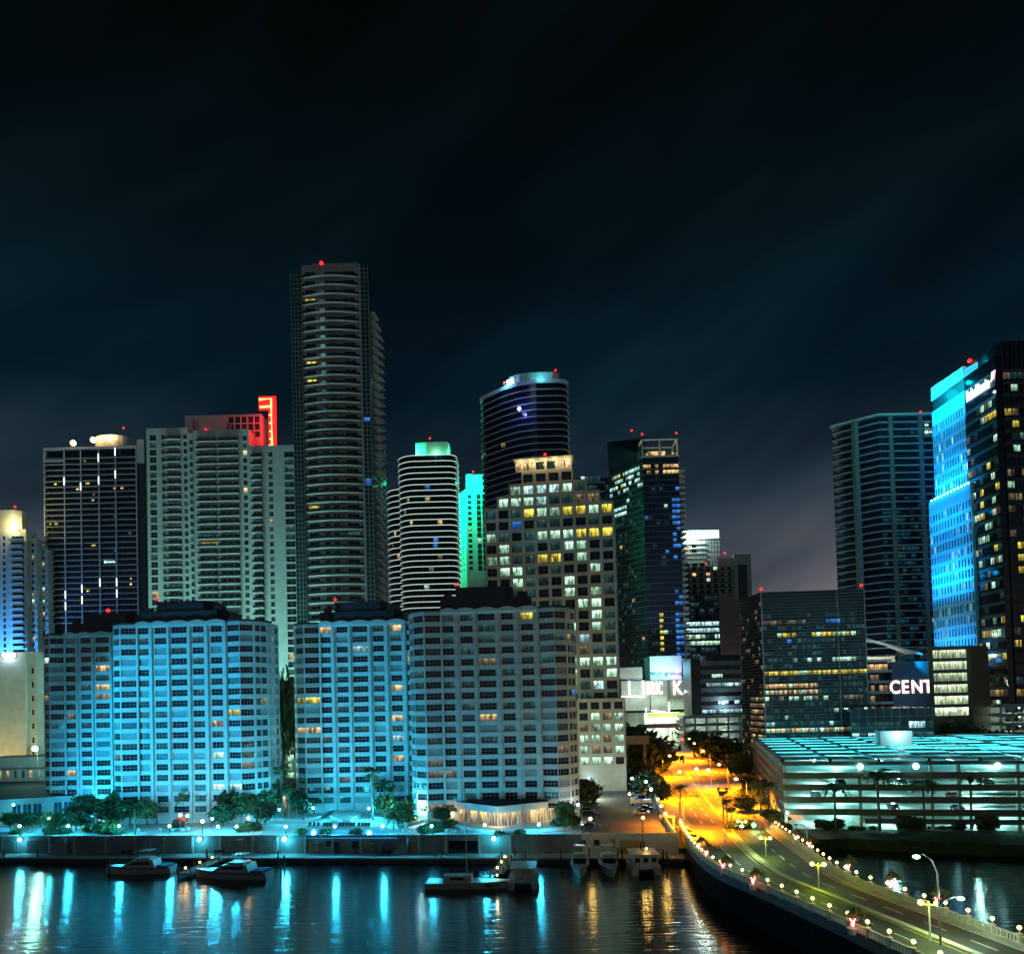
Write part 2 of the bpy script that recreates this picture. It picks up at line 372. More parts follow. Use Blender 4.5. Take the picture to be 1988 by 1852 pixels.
# terrace: a tall retaining wall with the pool deck and the car park on top
lotR = [(35.6, 172.5), (37.0, 190), (43.5, 240), (50, 290)]
tp = [tuple(wf(-700, 5)[:2]), tuple(wf(2.2, 5)[:2])] + lotR + [(-700, 420)]
tm = MB(); tm.prism(tp, 2.6, DZ, 1, 0); 
struct(tm.obj('terrace', ['deck', 'pale']))
lot = MB(); lot.add([(x, y, DZ + .012) for x, y in [(14.5, 175.5), (35.2, 173), (36.6, 190), (43, 240), (49.5, 289), (24, 289), (19, 215)]], [tuple(range(7))]); struct(lot.obj('car_park_surface', 'asphalt'))

# ---- the sea wall below the terrace, in bays; things along it
LW = thing('retaining_wall', 'long pale retaining wall with breeze-block screens between quay and pool terrace', 'wall', wf(0, 0), math.atan2(UU.y, UU.x))
SW = lambda x: (on(x, 1640, 3.4) - O0).dot(UU)
wm = MB(); wm.box(-260, -19.2, 4.9, 5.35, KZ, DZ + .55, 0); wm.box(-260, -19.2, 4.78, 5.45, DZ + .55, DZ + .68, 0)
wm.obj('wall', 'wallc', LW)
blk = MB()
def lattice(s0, s1, z0, z1, st=.62):
    fm = MB(); fm.box(s0 - .15, s1 + .15, 4.74, 4.9, z0 - .15, z1 + .15, 0); fm.obj('screen_backing', 'grey', LW)
    lm = MB(); n = max(2, int((s1 - s0) / st)); k = max(2, int((z1 - z0) / st))
    for i in range(n + 1):
        u = s0 + (s1 - s0) * i / n; lm.box(u - .07, u + .07, 4.60, 4.739, z0, z1, 0)
    for j in range(k + 1):
        v = z0 + (z1 - z0) * j / k; lm.box(s0, s1, 4.63, 4.738, v - .06, v + .06, 0)
    o = lm.obj('block_screen', 'wallc', LW); o['kind'] = 'stuff'
for x0, x1 in [(0, 36), (56, 94), (148, 206), (208, 262), (264, 318), (320, 372), (430, 488), (492, 536), (838 - 105, 800 - 42)]:
    lattice(SW(x0), SW(x1), KZ + .5, KZ + 3.1)
for x in (8, 98, 146, 207, 263, 319, 374, 428, 490, 538, 592, 645, 700, 812, 865, 930, 990):
    u = SW(x); b = MB(); b.box(u - .25, u + .25, 4.62, 4.9, KZ, DZ + .4); b.obj('pilaster', 'pale', LW)
for x0, x1, z0, z1, k in [(598, 607, .05, 2.4, 'wood'), (609, 618, .05, 2.4, 'wood'), (632, 641, 1.7, 3.0, 'black'), (648, 657, .05, 2.9, 'black'), (682, 695, 1.2, 3.0, 'black'),
                          (706, 714, .7, 2.3, 'wood'), (717, 725, .7, 2.3, 'wood'), (796, 806, .05, 2.9, 'wood'), (870, 929, .1, 3.0, 'boatd')]:
    b = MB(); b.box(SW(x0), SW(x1), 4.80, 4.9, KZ + z0, KZ + z1, 0); b.box(SW(x0) - .1, SW(x1) + .1, 4.74, 4.899, KZ + z1, KZ + z1 + .12, 1)
    b.obj('shutter' if z0 > .5 else 'door', [k, 'pale'], LW)
def stairs(x0, x1, sgn):
    t = thing('staircase', 'concrete steps from quay to terrace ' + ('left of the glass restaurant' if x0 > 600 else 'near the left picture edge'), 'stairs', wf(0, 0), math.atan2(UU.y, UU.x))
    s0, s1 = SW(x0), SW(x1); n = 16
    for i in range(n):
        a = s0 + (s1 - s0) * i / n; c = s0 + (s1 - s0) * (i + 1) / n
        b = MB(); b.box(min(a, c), max(a, c), 3.2, 4.58, KZ + .004, KZ + (i + 1) * (DZ - KZ) / n); b.obj('step', 'grey', t)
    rm = MB(); rm.tube([(s0, 3.15, KZ + 1), (s1, 3.15, DZ + 1)], .05, 6); rm.tube([(s0, 3.15, KZ), (s0, 3.15, KZ + 1)], .05, 6); rm.tube([(s1, 3.15, DZ - .2), (s1, 3.15, DZ + 1)], .05, 6)
    rm.obj('handrail', 'steel', t)
stairs(104, 136, 1); stairs(764, 793, 1)
# car park wall at the right end
CW = thing('parking_wall', 'beige wall with brown timber doors under the car park edge', 'wall', wf(0, 0), math.atan2(UU.y, UU.x))
b = MB(); b.box(-19.1, 2.2, 4.85, 5.3, KZ, DZ + .9); b.obj('wall', 'cream', CW)
for x0, x1, z0, z1, k in [(1128, 1137, 1.9, 3.0, 'black'), (1153, 1164, 1.8, 3.1, 'black'), (1186, 1195, 1.2, 3.3, 'wood'), (1203, 1228, .05, 2.9, 'wood'), (1229, 1253, .05, 2.9, 'wood')]:
    b = MB(); b.box(SW(x0), SW(x1), 4.78, 4.85, KZ + z0, KZ + z1); b.obj('door' if z0 < 1 else 'shutter', k, CW)
pw = MB()
for (a, b_), (c, d_) in zip(lotR, lotR[1:]):
    d, n, L = fvec((a, b_), (c, d_)); m4 = Matrix.Translation((a, b_, 0)) @ Matrix.Rotation(math.atan2(d.y, d.x), 4, 'Z'); pw.T = m4; pw.box(0, L, -.1, .3, 2.4, DZ + 1.0)
tag(pw.obj('parapet', 'cream'), 'long beige parapet between the car park and the orange-lit road', 'parapet')
# timber fence and small pier by the bridge end
lp = MB(); lp.T = qm.T; lp.box(3.05, 8.5, -1.5, 5.2, KZ - .5, KZ + .05, 0)
for i in range(5): lp.tube([(3.4 + i * 1.2, -1.4, -2), (3.4 + i * 1.2, -1.4, KZ + .9)], .14, 6, 0)
tag(lp.obj('jetty', 'timber'), 'small timber jetty at the foot of the bridge', 'jetty')

# ---- roads
rp = [(43.5, 186), (46, 205), (56, 300), (64.5, 393), (84, 620), (128, 1000), (176, 1000), (121, 620), (101.5, 381), (82, 300), (66, 215), (61.8, 186)]
rm = MB(); rm.add([(x, y, 2.56) for x, y in rp], [tuple(range(len(rp)))]); struct(rm.obj('road', 'road'))
cr = MB(); cr.quad((-200, 352, 2.552), (300, 332, 2.552), (300, 350, 2.552), (-200, 370, 2.552)); struct(cr.obj('cross_road', 'road'))
def road_line(t, y0, y1, w=.22, dash=None, name='lane_marking', m='paint'):
    def pt(y):
        L = [(186, 43.5), (205, 46), (300, 56), (393, 64.5), (620, 84), (1000, 128)]; Q = [(186, 61.8), (215, 66), (300, 82), (381, 101.5), (620, 121), (1000, 176)]
        def ip(T):
            for (a, b), (c, d) in zip(T, T[1:]):
                if a <= y <= c: return b + (d - b) * (y - a) / (c - a)
            return T[-1][1]
        a, b = ip(L), ip(Q); return a + (b - a) * t
    y = y0; mb = MB()
    while y < y1:
        e = min(y + (dash[0] if dash else 12), y1); a, b = pt(y), pt(e)
        mb.quad((a - w, y, 2.566), (a + w, y, 2.566), (b + w, e, 2.566), (b - w, e, 2.566)); y = e + (dash[1] if dash else 0)
    struct(mb.obj(name, m))
for t in (.17, .33): road_line(t, 192, 520, .16, (5, 7))
for t in (.66, .83): road_line(t, 192, 520, .16, (5, 7))
road_line(.49, 192, 345, .15, None, 'centre_line', 'paintw'); road_line(.515, 192, 345, .15, None, 'centre_line', 'paintw')
road_line(.5, 375, 520, .3, None, 'centre_line', 'paintw')
for i in range(9):
    b = MB(); y = 206 + i * 1.9; b.quad((57.2 + i * .25, y, 2.567), (60.6 + i * .25, y - 1.2, 2.567), (60.6 + i * .25, y - .8, 2.567), (57.2 + i * .25, y + .4, 2.567)); struct(b.obj('hatch_marking', 'paint'))
for i in range(12):
    b = MB(); x = 61 + i * 2.6; b.quad((x, 335, 2.567), (x + 1.1, 335, 2.567), (x + 1.3, 338.5, 2.567), (x + .2, 338.5, 2.567)); struct(b.obj('crossing_marking', 'paint'))
# pavements beside the road
for poly, lab in (([(38.5, 186), (43.4, 186), (45.9, 205), (55.9, 300), (62, 345), (57, 345), (51, 300), (44.2, 232), (38.8, 190)], 1), ([(61.9, 186), (66.1, 215), (82.1, 300), (92, 340), (97, 340), (87, 300), (72, 222), (66.5, 192)], 2)):
    b = MB(); b.prism(poly, 2.3, 2.69); struct(b.obj('pavement', 'concrete'))

# ---- the bridge
Lp = [(46.5, 215, 2.7), (41.1, 194.4, 3.6), (35.5, 156, 5), (34.7, 136, 5.6), (36.5, 123.6, 6), (38.7, 111, 6.3), (40.5, 99.5, 6.6), (42.1, 88.7, 6.8), (44.5, 74, 7), (49, 48, 7.1), (54, 20, 7)]
Rp = [(67.0, 215, 2.7), (61.9, 187, 3.7), (56.7, 153, 5), (53.1, 126, 5.8), (54.2, 111, 6.2), (55.7, 99.5, 6.5), (57.3, 87, 6.8), (59.6, 74, 7), (62, 60, 7.1), (66, 40, 7.1), (71, 18, 7)]
def spline(P, n):
    P = [Vector(p) for p in P]; out = []
    for i in range(1, len(P) - 2):
        a, b, c, d = P[i - 1:i + 3]
        for k in range(8):
            t = k / 8; out.append(.5 * ((2 * b) + (c - a) * t + (2 * a - 5 * b + 4 * c - d) * t * t + (3 * b - a - 3 * c + d) * t ** 3))
    out.append(P[-2]); ln = [0]
    for a, b in zip(out, out[1:]): ln.append(ln[-1] + (b - a).length)
    res = []; j = 0
    for i in range(n + 1):
        s = ln[-1] * i / n
        while j < len(ln) - 2 and ln[j + 1] < s: j += 1
        f = (s - ln[j]) / max(1e-6, ln[j + 1] - ln[j]); res.append(out[j].lerp(out[j + 1], min(1, f)))
    return res, ln[-1]
NB = 72
BL_, LL = spline(Lp, NB); BR_, LR = spline(Rp, NB)
bt = lambda i, t, dz=0.0: BL_[i].lerp(BR_[i], t) + Vector((0, 0, dz))
def strip(name, t0, t1, z, m, i0=0, i1=NB, th=None, parent=None, dash=None):
    b = MB()
    for i in range(i0, i1):
        if dash and (i // dash) % 2: continue
        a, c, d, e = bt(i, t0, z), bt(i, t1, z), bt(i + 1, t1, z), bt(i + 1, t0, z); dn = Vector((0, 0, -(th or 0)))
        b.quad(e, d, c, a)
        if th: b.quad(a, a + dn, e + dn, e); b.quad(c, d, d + dn, c + dn); b.quad(a + dn, c + dn, d + dn, e + dn)
    return b.obj(name, m, parent)
struct(strip('bridge_deck', -.01, 1.01, 0, 'bdeck', th=1.3))
BG = thing('bridge', 'curved road bridge with pale balustrades crossing the dark channel', 'bridge')
for i in range(6, NB, 9):
    for t in (.12, .38, .62, .88):
        p = bt(i, t); b = MB(); b.tube([(p.x, p.y, -2), (p.x, p.y, p.z - 1.2)], .7, 10); b.obj('pier', 'grey', BG)
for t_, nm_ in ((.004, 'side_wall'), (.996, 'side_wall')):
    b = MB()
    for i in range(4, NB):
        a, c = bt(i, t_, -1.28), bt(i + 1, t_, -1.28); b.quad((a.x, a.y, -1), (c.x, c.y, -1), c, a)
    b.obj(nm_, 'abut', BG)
strip('pavement', .005, .085, .18, 'concrete', th=.18, parent=BG); strip('pavement', .915, .995, .18, 'concrete', th=.18, parent=BG)
M['kerbg'] = mat('pale_kerb', (.50, .50, .40), .8, var=.15)
strip('median', .47, .53, .28, 'kerbg', 6, NB, th=.28, parent=BG)
for t, d, m in ((.10, None, 'paint'), (.285, 2, 'paint'), (.455, None, 'paintw'), (.545, None, 'paintw'), (.73, 2, 'paint'), (.90, None, 'paint')):
    struct(strip('lane_marking', t - .006, t + .006, .012, m, 2, NB, dash=d))
def balustrade(t, side):
    pm = MB(); pm.box(-.22, .22, -.22, .22, 0, 1.15); pm.box(-.28, .28, -.28, .28, 1.15, 1.3); post = pm.mesh('post', 'cream')
    sm = {}
    for i in range(0, NB):
        a, c = bt(i, t), bt(i + 1, t); d = c - a; L = d.length; rz = math.atan2(d.y, d.x); pit = math.asin(d.z / L)
        if i % 2 == 0: put('post', post, BG, a, rz)
        b = MB(); b.box(.0, L, -.13, .13, .95, 1.12); b.box(0, L, -.13, .13, .12, .3)
        for k in range(4):
            u = L * (k + .5) / 4; b.box(u - .12, u + .12, -.09, .09, .3, .95)
        o = b.obj('balustrade', 'cream', BG, loc=a); o.rotation_euler = (0, -pit, rz)
balustrade(.0, 0); balustrade(1.0, 1)
# ------------------------------------------------------------------ the four sister apartment towers on the terrace
FH = 2.89
M['bluedim0'] = mat('grey_curtain', (.10, .12, .13), .5, var=.6, scale=1.4)  # dark grey curtain with strongly varied tone
def sister(label, xl, yl, D, lit, stair=False, penth=0):
    B = Bld('apartment_tower', label, 'building', xl - 14, yl, xl + 300, D, -3.5, DZ, 'four sister apartment towers on the terrace'); K = 1.115
    r = B.root; nF = 18; z0 = 2.2; zt = z0 + nF * FH
    pl = [(0, 6.5), (1.75, 2.4), (4.6, .25), (8.4, 1.3), (31.2, 1.3), (34.9, .0), (37.7, 2.2), (39.7, 6.5), (39.7, 15), (36, 20), (4, 20), (0, 15)]
    pl = [(x * K, y) for x, y in pl]; wall = MB(); H = {}
    main = [(a * K, c * K) for a, c in ((.25, 3.0), (4.6, 7.5), (8.8, 12.7), (14.2, 17.0), (18.8, 21.6))]
    for i in range(len(pl)):
        p0, p1 = pl[i], pl[(i + 1) % len(pl)]; L = fvec(p0, p1)[2]; hs = []
        for f in range(nF):
            v0 = z0 + f * FH + .72; v1 = v0 + 1.72
            if i == 3: us = main
            elif i in (1, 5): us = [(.12, L - .25)]
            elif i in (2, 4): us = [(.25, L - .12)]
            elif i in (0, 6): us = [(.5, 2.2), (2.5, L - .4)]
            elif i == 7: us = [(.9, 1.7), (3.2, 4.0), (5.6, 7.8)]
            else: us = []
            for k, (a, c) in enumerate(us): hs.append((a, c, v0, v1)); H[(i, f, k)] = (p0, p1, hs[-1])
        holes_wall(wall, p0, p1, 0, zt + .5, hs, .32)
    wall.add([(x, y, zt + .5) for x, y in pl], [tuple(range(len(pl)))], 1)
    wall.obj('wall', ['white', 'roof'], r)
    for (i, f, k), (p0, p1, h) in H.items():
        if i in (0,) and k == 1: pass
        kind = lit.get((i, f, k)) or pick([('blind', .11), ('dimt', .18), ('bluedim0', .05), ('dimw', .012), ('warm', .010)])
        if stair and i == 7 and k == 1 and f % 1 == 0: kind = 'yellow' if f % 3 else 'warm'
        w = h[1] - h[0]
        window(r, p0, p1, h, .30, kind, 1 if w < 1 else (3 if w < 3.2 else 4), 2, 'frame', .06)
    # fins between the bays of the main front, each floor's sill band
    fm = MB(); fm.box(-.22, .22, -.55, 0, 0, zt + .2); fin = fm.mesh('fin', 'white')
    for u in (.0, 3.8, 8.15, 13.45, 17.9, 22.8): put('fin', fin, r, ((8.4 + min(max(u, .25), 22.55)) * K, 1.298, 0))
    sm = MB(); sm.box(0, 22.3 * K, -.18, 0, 0, .16); sill = sm.mesh('sill', 'white')
    for f in range(nF): put('sill', sill, r, (8.65 * K, 1.296, z0 + f * FH + .5))
    # scalloped crown over the main front, dark hats over the ends
    for a, c in ((0, 3.8), (3.8, 8.15), (8.15, 13.45), (13.45, 17.9), (17.9, 22.8)):
        b = MB(); n = 8
        for k in range(n):
            u0, u1 = (8.4 + a + (c - a) * k / n) * K, (8.4 + a + (c - a) * (k + 1) / n) * K
            h0, h1 = [.7 + .55 * math.sin(math.pi * q / n) for q in (k, k + 1)]
            b.quad((u0, .45, zt + .1), (u1, .45, zt + .1), (u1, .45, zt + h1), (u0, .45, zt + h0)); b.quad((u0, .45, zt + h0), (u1, .45, zt + h1), (u1, 1.9, zt + h1), (u0, 1.9, zt + h0))
            b.quad((u0, 1.29, zt - .5), (u1, 1.29, zt - .5), (u1, .45, zt + .1), (u0, .45, zt + .1))
        b.obj('crown_scallop', 'white', r)
    for q in ([pl[0], pl[1], pl[2], pl[3], (8.4 * K, 9), (0, 9)], [pl[4], pl[5], pl[6], pl[7], (39.7 * K, 9), (31.2 * K, 9)]):
        cx = sum(p[0] for p in q) / 6; cyy = sum(p[1] for p in q) / 6
        b = MB(); b.prism([(cx + (x - cx) * 1.06, cyy + (y - cyy) * 1.06) for x, y in q], zt + .52, zt + 1.0); b.obj('roof_hat', 'dark', r)
    b = MB(); b.prism([(9, 4), (31, 4), (33, 7), (33, 16), (9, 16)], zt + .51, zt + 4.2); ph = b.obj('penthouse', 'dark', r)
    b = MB(); b.prism([(13, 5.5), (26.5, 5.5), (28, 8), (28, 14), (13, 14)], zt + 4.21, zt + 7.2); b.obj('lift_house', 'dark', ph)
    b = MB(); b.box(10, 12, 4.4, 5.4, zt + 4.21, zt + 5.4); b.box(29.5, 32, 5, 8, zt + 4.21, zt + 5.6); b.obj('roof_vent', 'dark', ph)
    if penth: beacon(r, (penth, 5.3, zt + 8.2), 120)
    else: beacon(r, (13.2, 5.3, zt + 8.0), 60, .4)
    return B
lt = {}
AL = sister('pale apartment tower lit brightest cyan, at left on the terrace with trees at its foot', 211, 1300, 212,
            {(3, 8, 4): 'warm', (4, 9, 0): 'yellow', (3, 5, 4): 'mint', (3, 2, 4): 'mint', (4, 2, 0): 'cool', (3, 9, 0): 'dimt', (1, 5, 0): 'dimw', (3, 9, 2): 'blind', (3, 14, 0): 'blind', (3, 14, 1): 'blind', (3, 2, 1): 'blind', (3, 2, 2): 'blind', (6, 10, 1): 'yellow'}, True)
AR = sister('pale apartment tower nearest the car park, its left flank cyan and its front in shade', 800, 1300, 200,
            {(3, 17, 4): 'yellow', (2, 4, 0): 'dimw', (2, 3, 0): 'dimw', (3, 3, 0): 'dimw', (3, 0, 2): 'yellow', (2, 0, 0): 'dimw', (3, 13, 2): 'dimw', (6, 10, 1): 'blue', (5, 5, 0): 'dimw', (6, 15, 0): 'warm'})
ABL = sister('pale apartment tower at far left, half behind its brightest cyan sister', 77, 1300, 236,
             {(1, 15, 0): 'cool', (3, 14, 2): 'warm', (3, 11, 2): 'warm', (3, 3, 0): 'warm', (3, 9, 0): 'dimw'}, False, 21)
ABR = sister('pale apartment tower set back between its two nearer sisters, several warm windows lit', 570, 1300, 223,
             {(3, 17, 0): 'warm', (3, 17, 4): 'warm', (3, 15, 2): 'cool', (4, 14, 0): 'warm', (5, 14, 0): 'warm', (3, 11, 4): 'warm', (2, 10, 0): 'yellow', (1, 10, 0): 'yellow', (2, 7, 0): 'warm', (1, 7, 0): 'warm', (3, 6, 4): 'cool', (3, 6, 0): 'dimw', (0, 8, 1): 'yellow', (3, 3, 2): 'dimw'})

# slim stair tower with a lit strip, between two of the sisters
B = Bld('stair_block', 'slim cream stair tower with one bright strip of windows between the blue towers', 'building', 541, 1400, 576, 262, 0, 2.5)
zt = B.z(1322); b = MB(); u0, u1 = B.w * .45, B.w * .78; hs = [(u0, u1, 6 + i * 3.0, 8.3 + i * 3.0) for i in range(int((zt - 8) / 3))]
holes_wall(b, (0, 0), (B.w, 0), 0, zt, hs, .3); holes_wall(b, (B.w, 0), (B.w, 12), 0, zt, []); holes_wall(b, (0, 12), (0, 0), 0, zt, []); b.add([(0, 0, zt), (B.w, 0, zt), (B.w, 12, zt), (0, 12, zt)], [(0, 1, 2, 3)])
b.obj('wall', 'cream', B.root)
for h in hs: window(B.root, (0, 0), (B.w, 0), h, .25, 'mint', 2, 1)

# ------------------------------------------------------------------ generic towers
def slabs(B, poly, z0, z1, pitch, m='slab', th=.35, grow=0.0, name='balcony_slab', rail=None, me=None, mats=None):
    """one floor slab per storey, shared mesh"""
    b = MB(); b.prism(poly, 0, th, 0, bottom=True); me = b.mesh(name, m); rm = None
    if rail:
        q = MB(); q.prism(poly, th, th + rail, 0); q.f = q.f[:-1]; q.m = q.m[:-1]; rm = q.mesh('railing', 'rail')
    z = z0
    while z < z1:
        o_ = put(name, me, B.root, (0, 0, z))
        if rm: put('railing', rm, o_)
        z += pitch
def mullions(root, p0, p1, z0, z1, du, dv=None, m='framed', t=.09, out=.08):
    d, n, L = fvec(p0, p1); b = MB(); b.T = Matrix.Translation((p0[0], p0[1], 0)) @ Matrix.Rotation(math.atan2(d.y, d.x), 4, 'Z')
    k = max(1, round(L / du))
    for i in range(k + 1): b.box(L * i / k - t / 2, L * i / k + t / 2, -out, -.002, z0, z1, 0, 'kbt')
    if dv:
        z = z0
        while z <= z1: b.box(0, L, -out * .8, -.004, z - t / 2, z + t / 2, 0, 'klr'); z += dv
    o = b.obj('mullion_grid', m, root); o['kind'] = 'stuff'; return o
def panes(root, p0, p1, z0, pitch, nfl, du, table, h=None, n=1, fr='framed', rec=-.05, only=None):
    """lit and dark rooms on a curtain wall, one object each where lit"""
    d, nn, L = fvec(p0, p1); k = max(1, round(L / du))
    for f in range(nfl):
        for i in range(k):
            kind = only(f, i, k) if only else None
            if kind is None:
                kind = pick(table)
            if kind in ('glassd', None): continue
            window(root, p0, p1, (L * i / k + .06, L * (i + 1) / k - .06, z0 + f * pitch + .5, z0 + f * pitch + (h or pitch * .75)), rec, kind, n, 1, fr, .06)
def boxwalls(root, w, dpt, z0, z1, m, top='roof', name='wall'):
    b = MB(); b.box(0, w, 0, dpt, z0, z1, 0, 'tb'); b.quad((0, 0, z1), (w, 0, z1), (w, dpt, z1), (0, dpt, z1), 1); return b.obj(name, [m, top], root)

# --- far-left condominium
B = Bld('condominium_tower', 'white and blue condominium tower cut by the left picture edge', 'building', -60, 1200, 52, 420, 0, 2.5)
zt = B.z(1030); pit = 3.45; nfl = int(zt / pit); b = MB(); hs = []
U = lambda x: B.u(x, 1150)
cols = [(U(-12), U(-6)), (U(6), U(11))]
for f in range(nfl - 24, nfl):
    for a, c in cols: hs.append((a, c, f * pit + .8, f * pit + 2.9))
holes_wall(b, (0, 0), (B.w, 0), 0, zt, hs, .3); holes_wall(b, (B.w, 0), (B.w, 9), 0, zt, []); b.quad((0, 0, zt), (B.w, 0, zt), (B.w, 9, zt), (0, 9, zt)); b.obj('wall', 'white', B.root)
for h in hs: window(B.root, (0, 0), (B.w, 0), h, .25, pick([('dimt', .2), ('warm', .02)]), 1, 2)
bm = MB(); bm.box(U(22), U(49), -2.2, -.002, 0, .25); bm.box(U(22), U(49), -2.2, -2.12, .25, 1.2); me = bm.mesh('balcony', 'slab')
dm = MB(); dm.quad((U(24), -.02, 0), (U(47), -.02, 0), (U(47), -.02, 2.5), (U(24), -.02, 2.5)); dme = dm.mesh('balcony_door', 'glassd')
for f in range(nfl - 23, nfl):
    put('balcony', me, B.root, (0, 0, f * pit)); put('balcony_door', dme, B.root, (0, 0, f * pit + .3))
for x0, x1, yt, dy, nm in ((52, 66, 1046, 3, 'wing'), (66, 81, 1066, 6, 'wing')):
    a, c = U(x0), U(x1); z2 = B.z(yt); b = MB(); hs = [(1.0, 2.2, f * pit + .8, f * pit + 2.9) for f in range(nfl - 24, nfl - 1)]
    holes_wall(b, (a, dy), (c, dy), 0, z2, hs, .25); holes_wall(b, (c, dy), (c, dy + 9), 0, z2, []); b.quad((a, dy, z2), (c, dy, z2), (c, dy + 9, z2), (a, dy + 9, z2)); b.obj(nm, 'white', B.root)
    for h in hs: window(B.root, (a, dy), (c, dy), h, .2, pick([('warm', .1), ('mint', .08), ('dimw', .1)]), 1, 1)
    s2 = MB(); s2.box(a + 2.4, c + .6, dy - 1.2, dy - .01, 0, .25); s2.box(a + 2.4, c + .6, dy - 1.2, dy - 1.14, .25, 1.1); m2 = s2.mesh('balcony', 'pale')
    for f in range(nfl - 24, nfl - 1): put('balcony', m2, B.root, (0, 0, f * pit))
b = MB(); b.prism([(U(-40), 2), (U(25), 2), (U(33), 5), (U(33), 9), (U(-40), 9)], zt, B.z(990)); b.obj('penthouse', 'cream', B.root)
beacon(B.root, (U(25), 2.5, B.z(984)), 100); q = (U(34), -.8, zt + 1.2); bb = MB(); bb.ball(q, .6, 8, 6); bb.obj('flood_lamp', 'lampw', B.root); point('flood_light', (U(30), -2, zt + 2.5), (1, .9, .4), 6000, .7, B.root)
point('facade_wash', B.W((U(5), -18, B.z(1300))), (.05, .35, 1), 70000, 1.5)

# --- beige hotel block at the left edge
B = Bld('hotel_block', 'blank beige block with small windows and a glowing rooftop sign at left edge', 'building', -60, 1300, 69, 300, 2, 2.5)
zt = B.z(1268); b = MB(); L1 = B.u(69, 1300); a1 = B.u(49, 1300); hs = [(B.u(57, 1300), B.u(62, 1300), zt - 8.5 - k * 5.4, zt - 6.3 - k * 5.4) for k in range(7)]
holes_wall(b, (0, 0), (a1, 0), 0, zt, []); holes_wall(b, (a1, 0), (a1 + .01, 1.2), 0, zt, []); holes_wall(b, (a1, 1.2), (B.w, 1.2), 0, zt, [(u0 - a1, u1 - a1, c, d) for u0, u1, c, d in hs], .3)
holes_wall(b, (B.w, 1.2), (B.w, 14), 0, zt, []); b.quad((0, 0, zt), (B.w, 0, zt), (B.w, 14, zt), (0, 14, zt)); b.obj('wall', 'cream', B.root)
for u0, u1, c, d in hs:
    window(B.root, (a1, 1.2), (B.w, 1.2), (u0 - a1, u1 - a1, c, d), .25, 'glassd', 1, 2); q = MB(); q.box(u0 - .3, u1 + .3, .9, 1.19, d + .35, d + .55); q.obj('window_hood', 'cream', B.root)
sgn = MB(); ua = B.u(5, 1275); ub = B.u(30, 1275); ww = (ub - ua) / 3
for k in range(3): sgn.tube([(ua + ww * (k + .5) + ww * .36 * math.cos(t * .7), -.5, zt - 1.1 + 1.0 * math.sin(t * .7)) for t in range(10)], .22, 6)
sgn.obj('rooftop_sign', 'signw', B.root); point('sign_light', ((ua + ub) / 2, -2.2, zt - 1), (.55, .8, 1), 1500, .6, B.root)
point('yard_light', B.W((10, -14, 9)), (1, .8, .35), 9000, 1.0)

# --- dark balcony tower with lit fins
B = Bld('dark_tower', 'black glass tower with thin white floor lines, lit fins and three roof floodlights', 'building', 86, 1000, 280, 430, 0, 2.5)
zt = B.z(870); U = lambda x: B.u(x, 1000); W_ = B.u(267, 1000); pit = (B.z(880) - B.z(1188)) / 28
b = MB(); b.box(.4, W_ - .4, 1.6, 22, 0, zt - 1, 0); b.box(W_, B.w, .4, 22, 0, zt + 3.5, 1); b.obj('core', ['glassd', 'dark'], B.root)
mullions(B.root, (.4, 1.6), (W_ - .4, 1.6), zt - 30 * pit, zt - 1, 3.1, None, 'framed')
slabs(B, [(0, 0), (W_ - .01, 0), (W_ - .01, 1.58), (0, 1.58)], zt - 31 * pit, zt - 1.5 * pit, pit, 'slab', .28, rail=1.0)
for x in (86.5, 126, 158, 193, 225.5, 266.6):
    u = min(max(U(x), .3), W_ - .3); b = MB(); b.box(u - .28, u + .28, -.35, -.01, 0, zt - .3); b.obj('fin', 'slab', B.root)
for x, rows in ((126, (6, 26, 28)), (158, (7, 25, 27)), (193, (2, 6, 24)), (225.5, (1, 5, 24, 26))):
    for k in rows:
        b = MB(); u = U(x); b.box(u - .3, u + .3, -.5, -.36, zt - k * pit - 2.2, zt - k * pit + 2.2); b.obj('fin_lamp', 'finb', B.root)
b = MB(); b.box(0, W_ - .02, -.4, 1.7, zt - 1.2, zt); b.box(0, .9, -.45, 1.5, zt - 2.4 * pit, zt - 1.21); b.box(U(88), U(126), -.38, 1.4, zt - 2.5 * pit, zt - 2.2 * pit); b.obj('top_frame', 'slab', B.root)
b = MB(); b.box(W_ - .01, B.w + .1, .2, 1.0, zt - 10, zt + 3.6); b.obj('corner_panel', 'slab', B.root)
cxx, cyy = U(207), 10; b = MB(); n = 24; b.prism([(cxx + 10.5 * math.cos(2 * math.pi * k / n), cyy + 8 * math.sin(2 * math.pi * k / n)) for k in range(n)], zt - 1, zt + 7.5); b.obj('roof_drum', 'cream', B.root)
beacon(B.root, (U(235), 4, B.z(830)), 200)
for x, y in ((144, 862), (183, 857), (216, 855)):
    p = (U(x), -.2, B.z(y)); b = MB(); b.ball(p, 1.5, 10, 7, 0); b.tube([(p[0], .4, zt), (p[0], .1, p[2])], .12, 6, 1); b.obj('flood_lamp', ['lampw', 'black'], B.root); point('flood_light', (p[0], p[1] - .6, p[2] + 1.2), (1, .82, .5), 4500, .8, B.root)
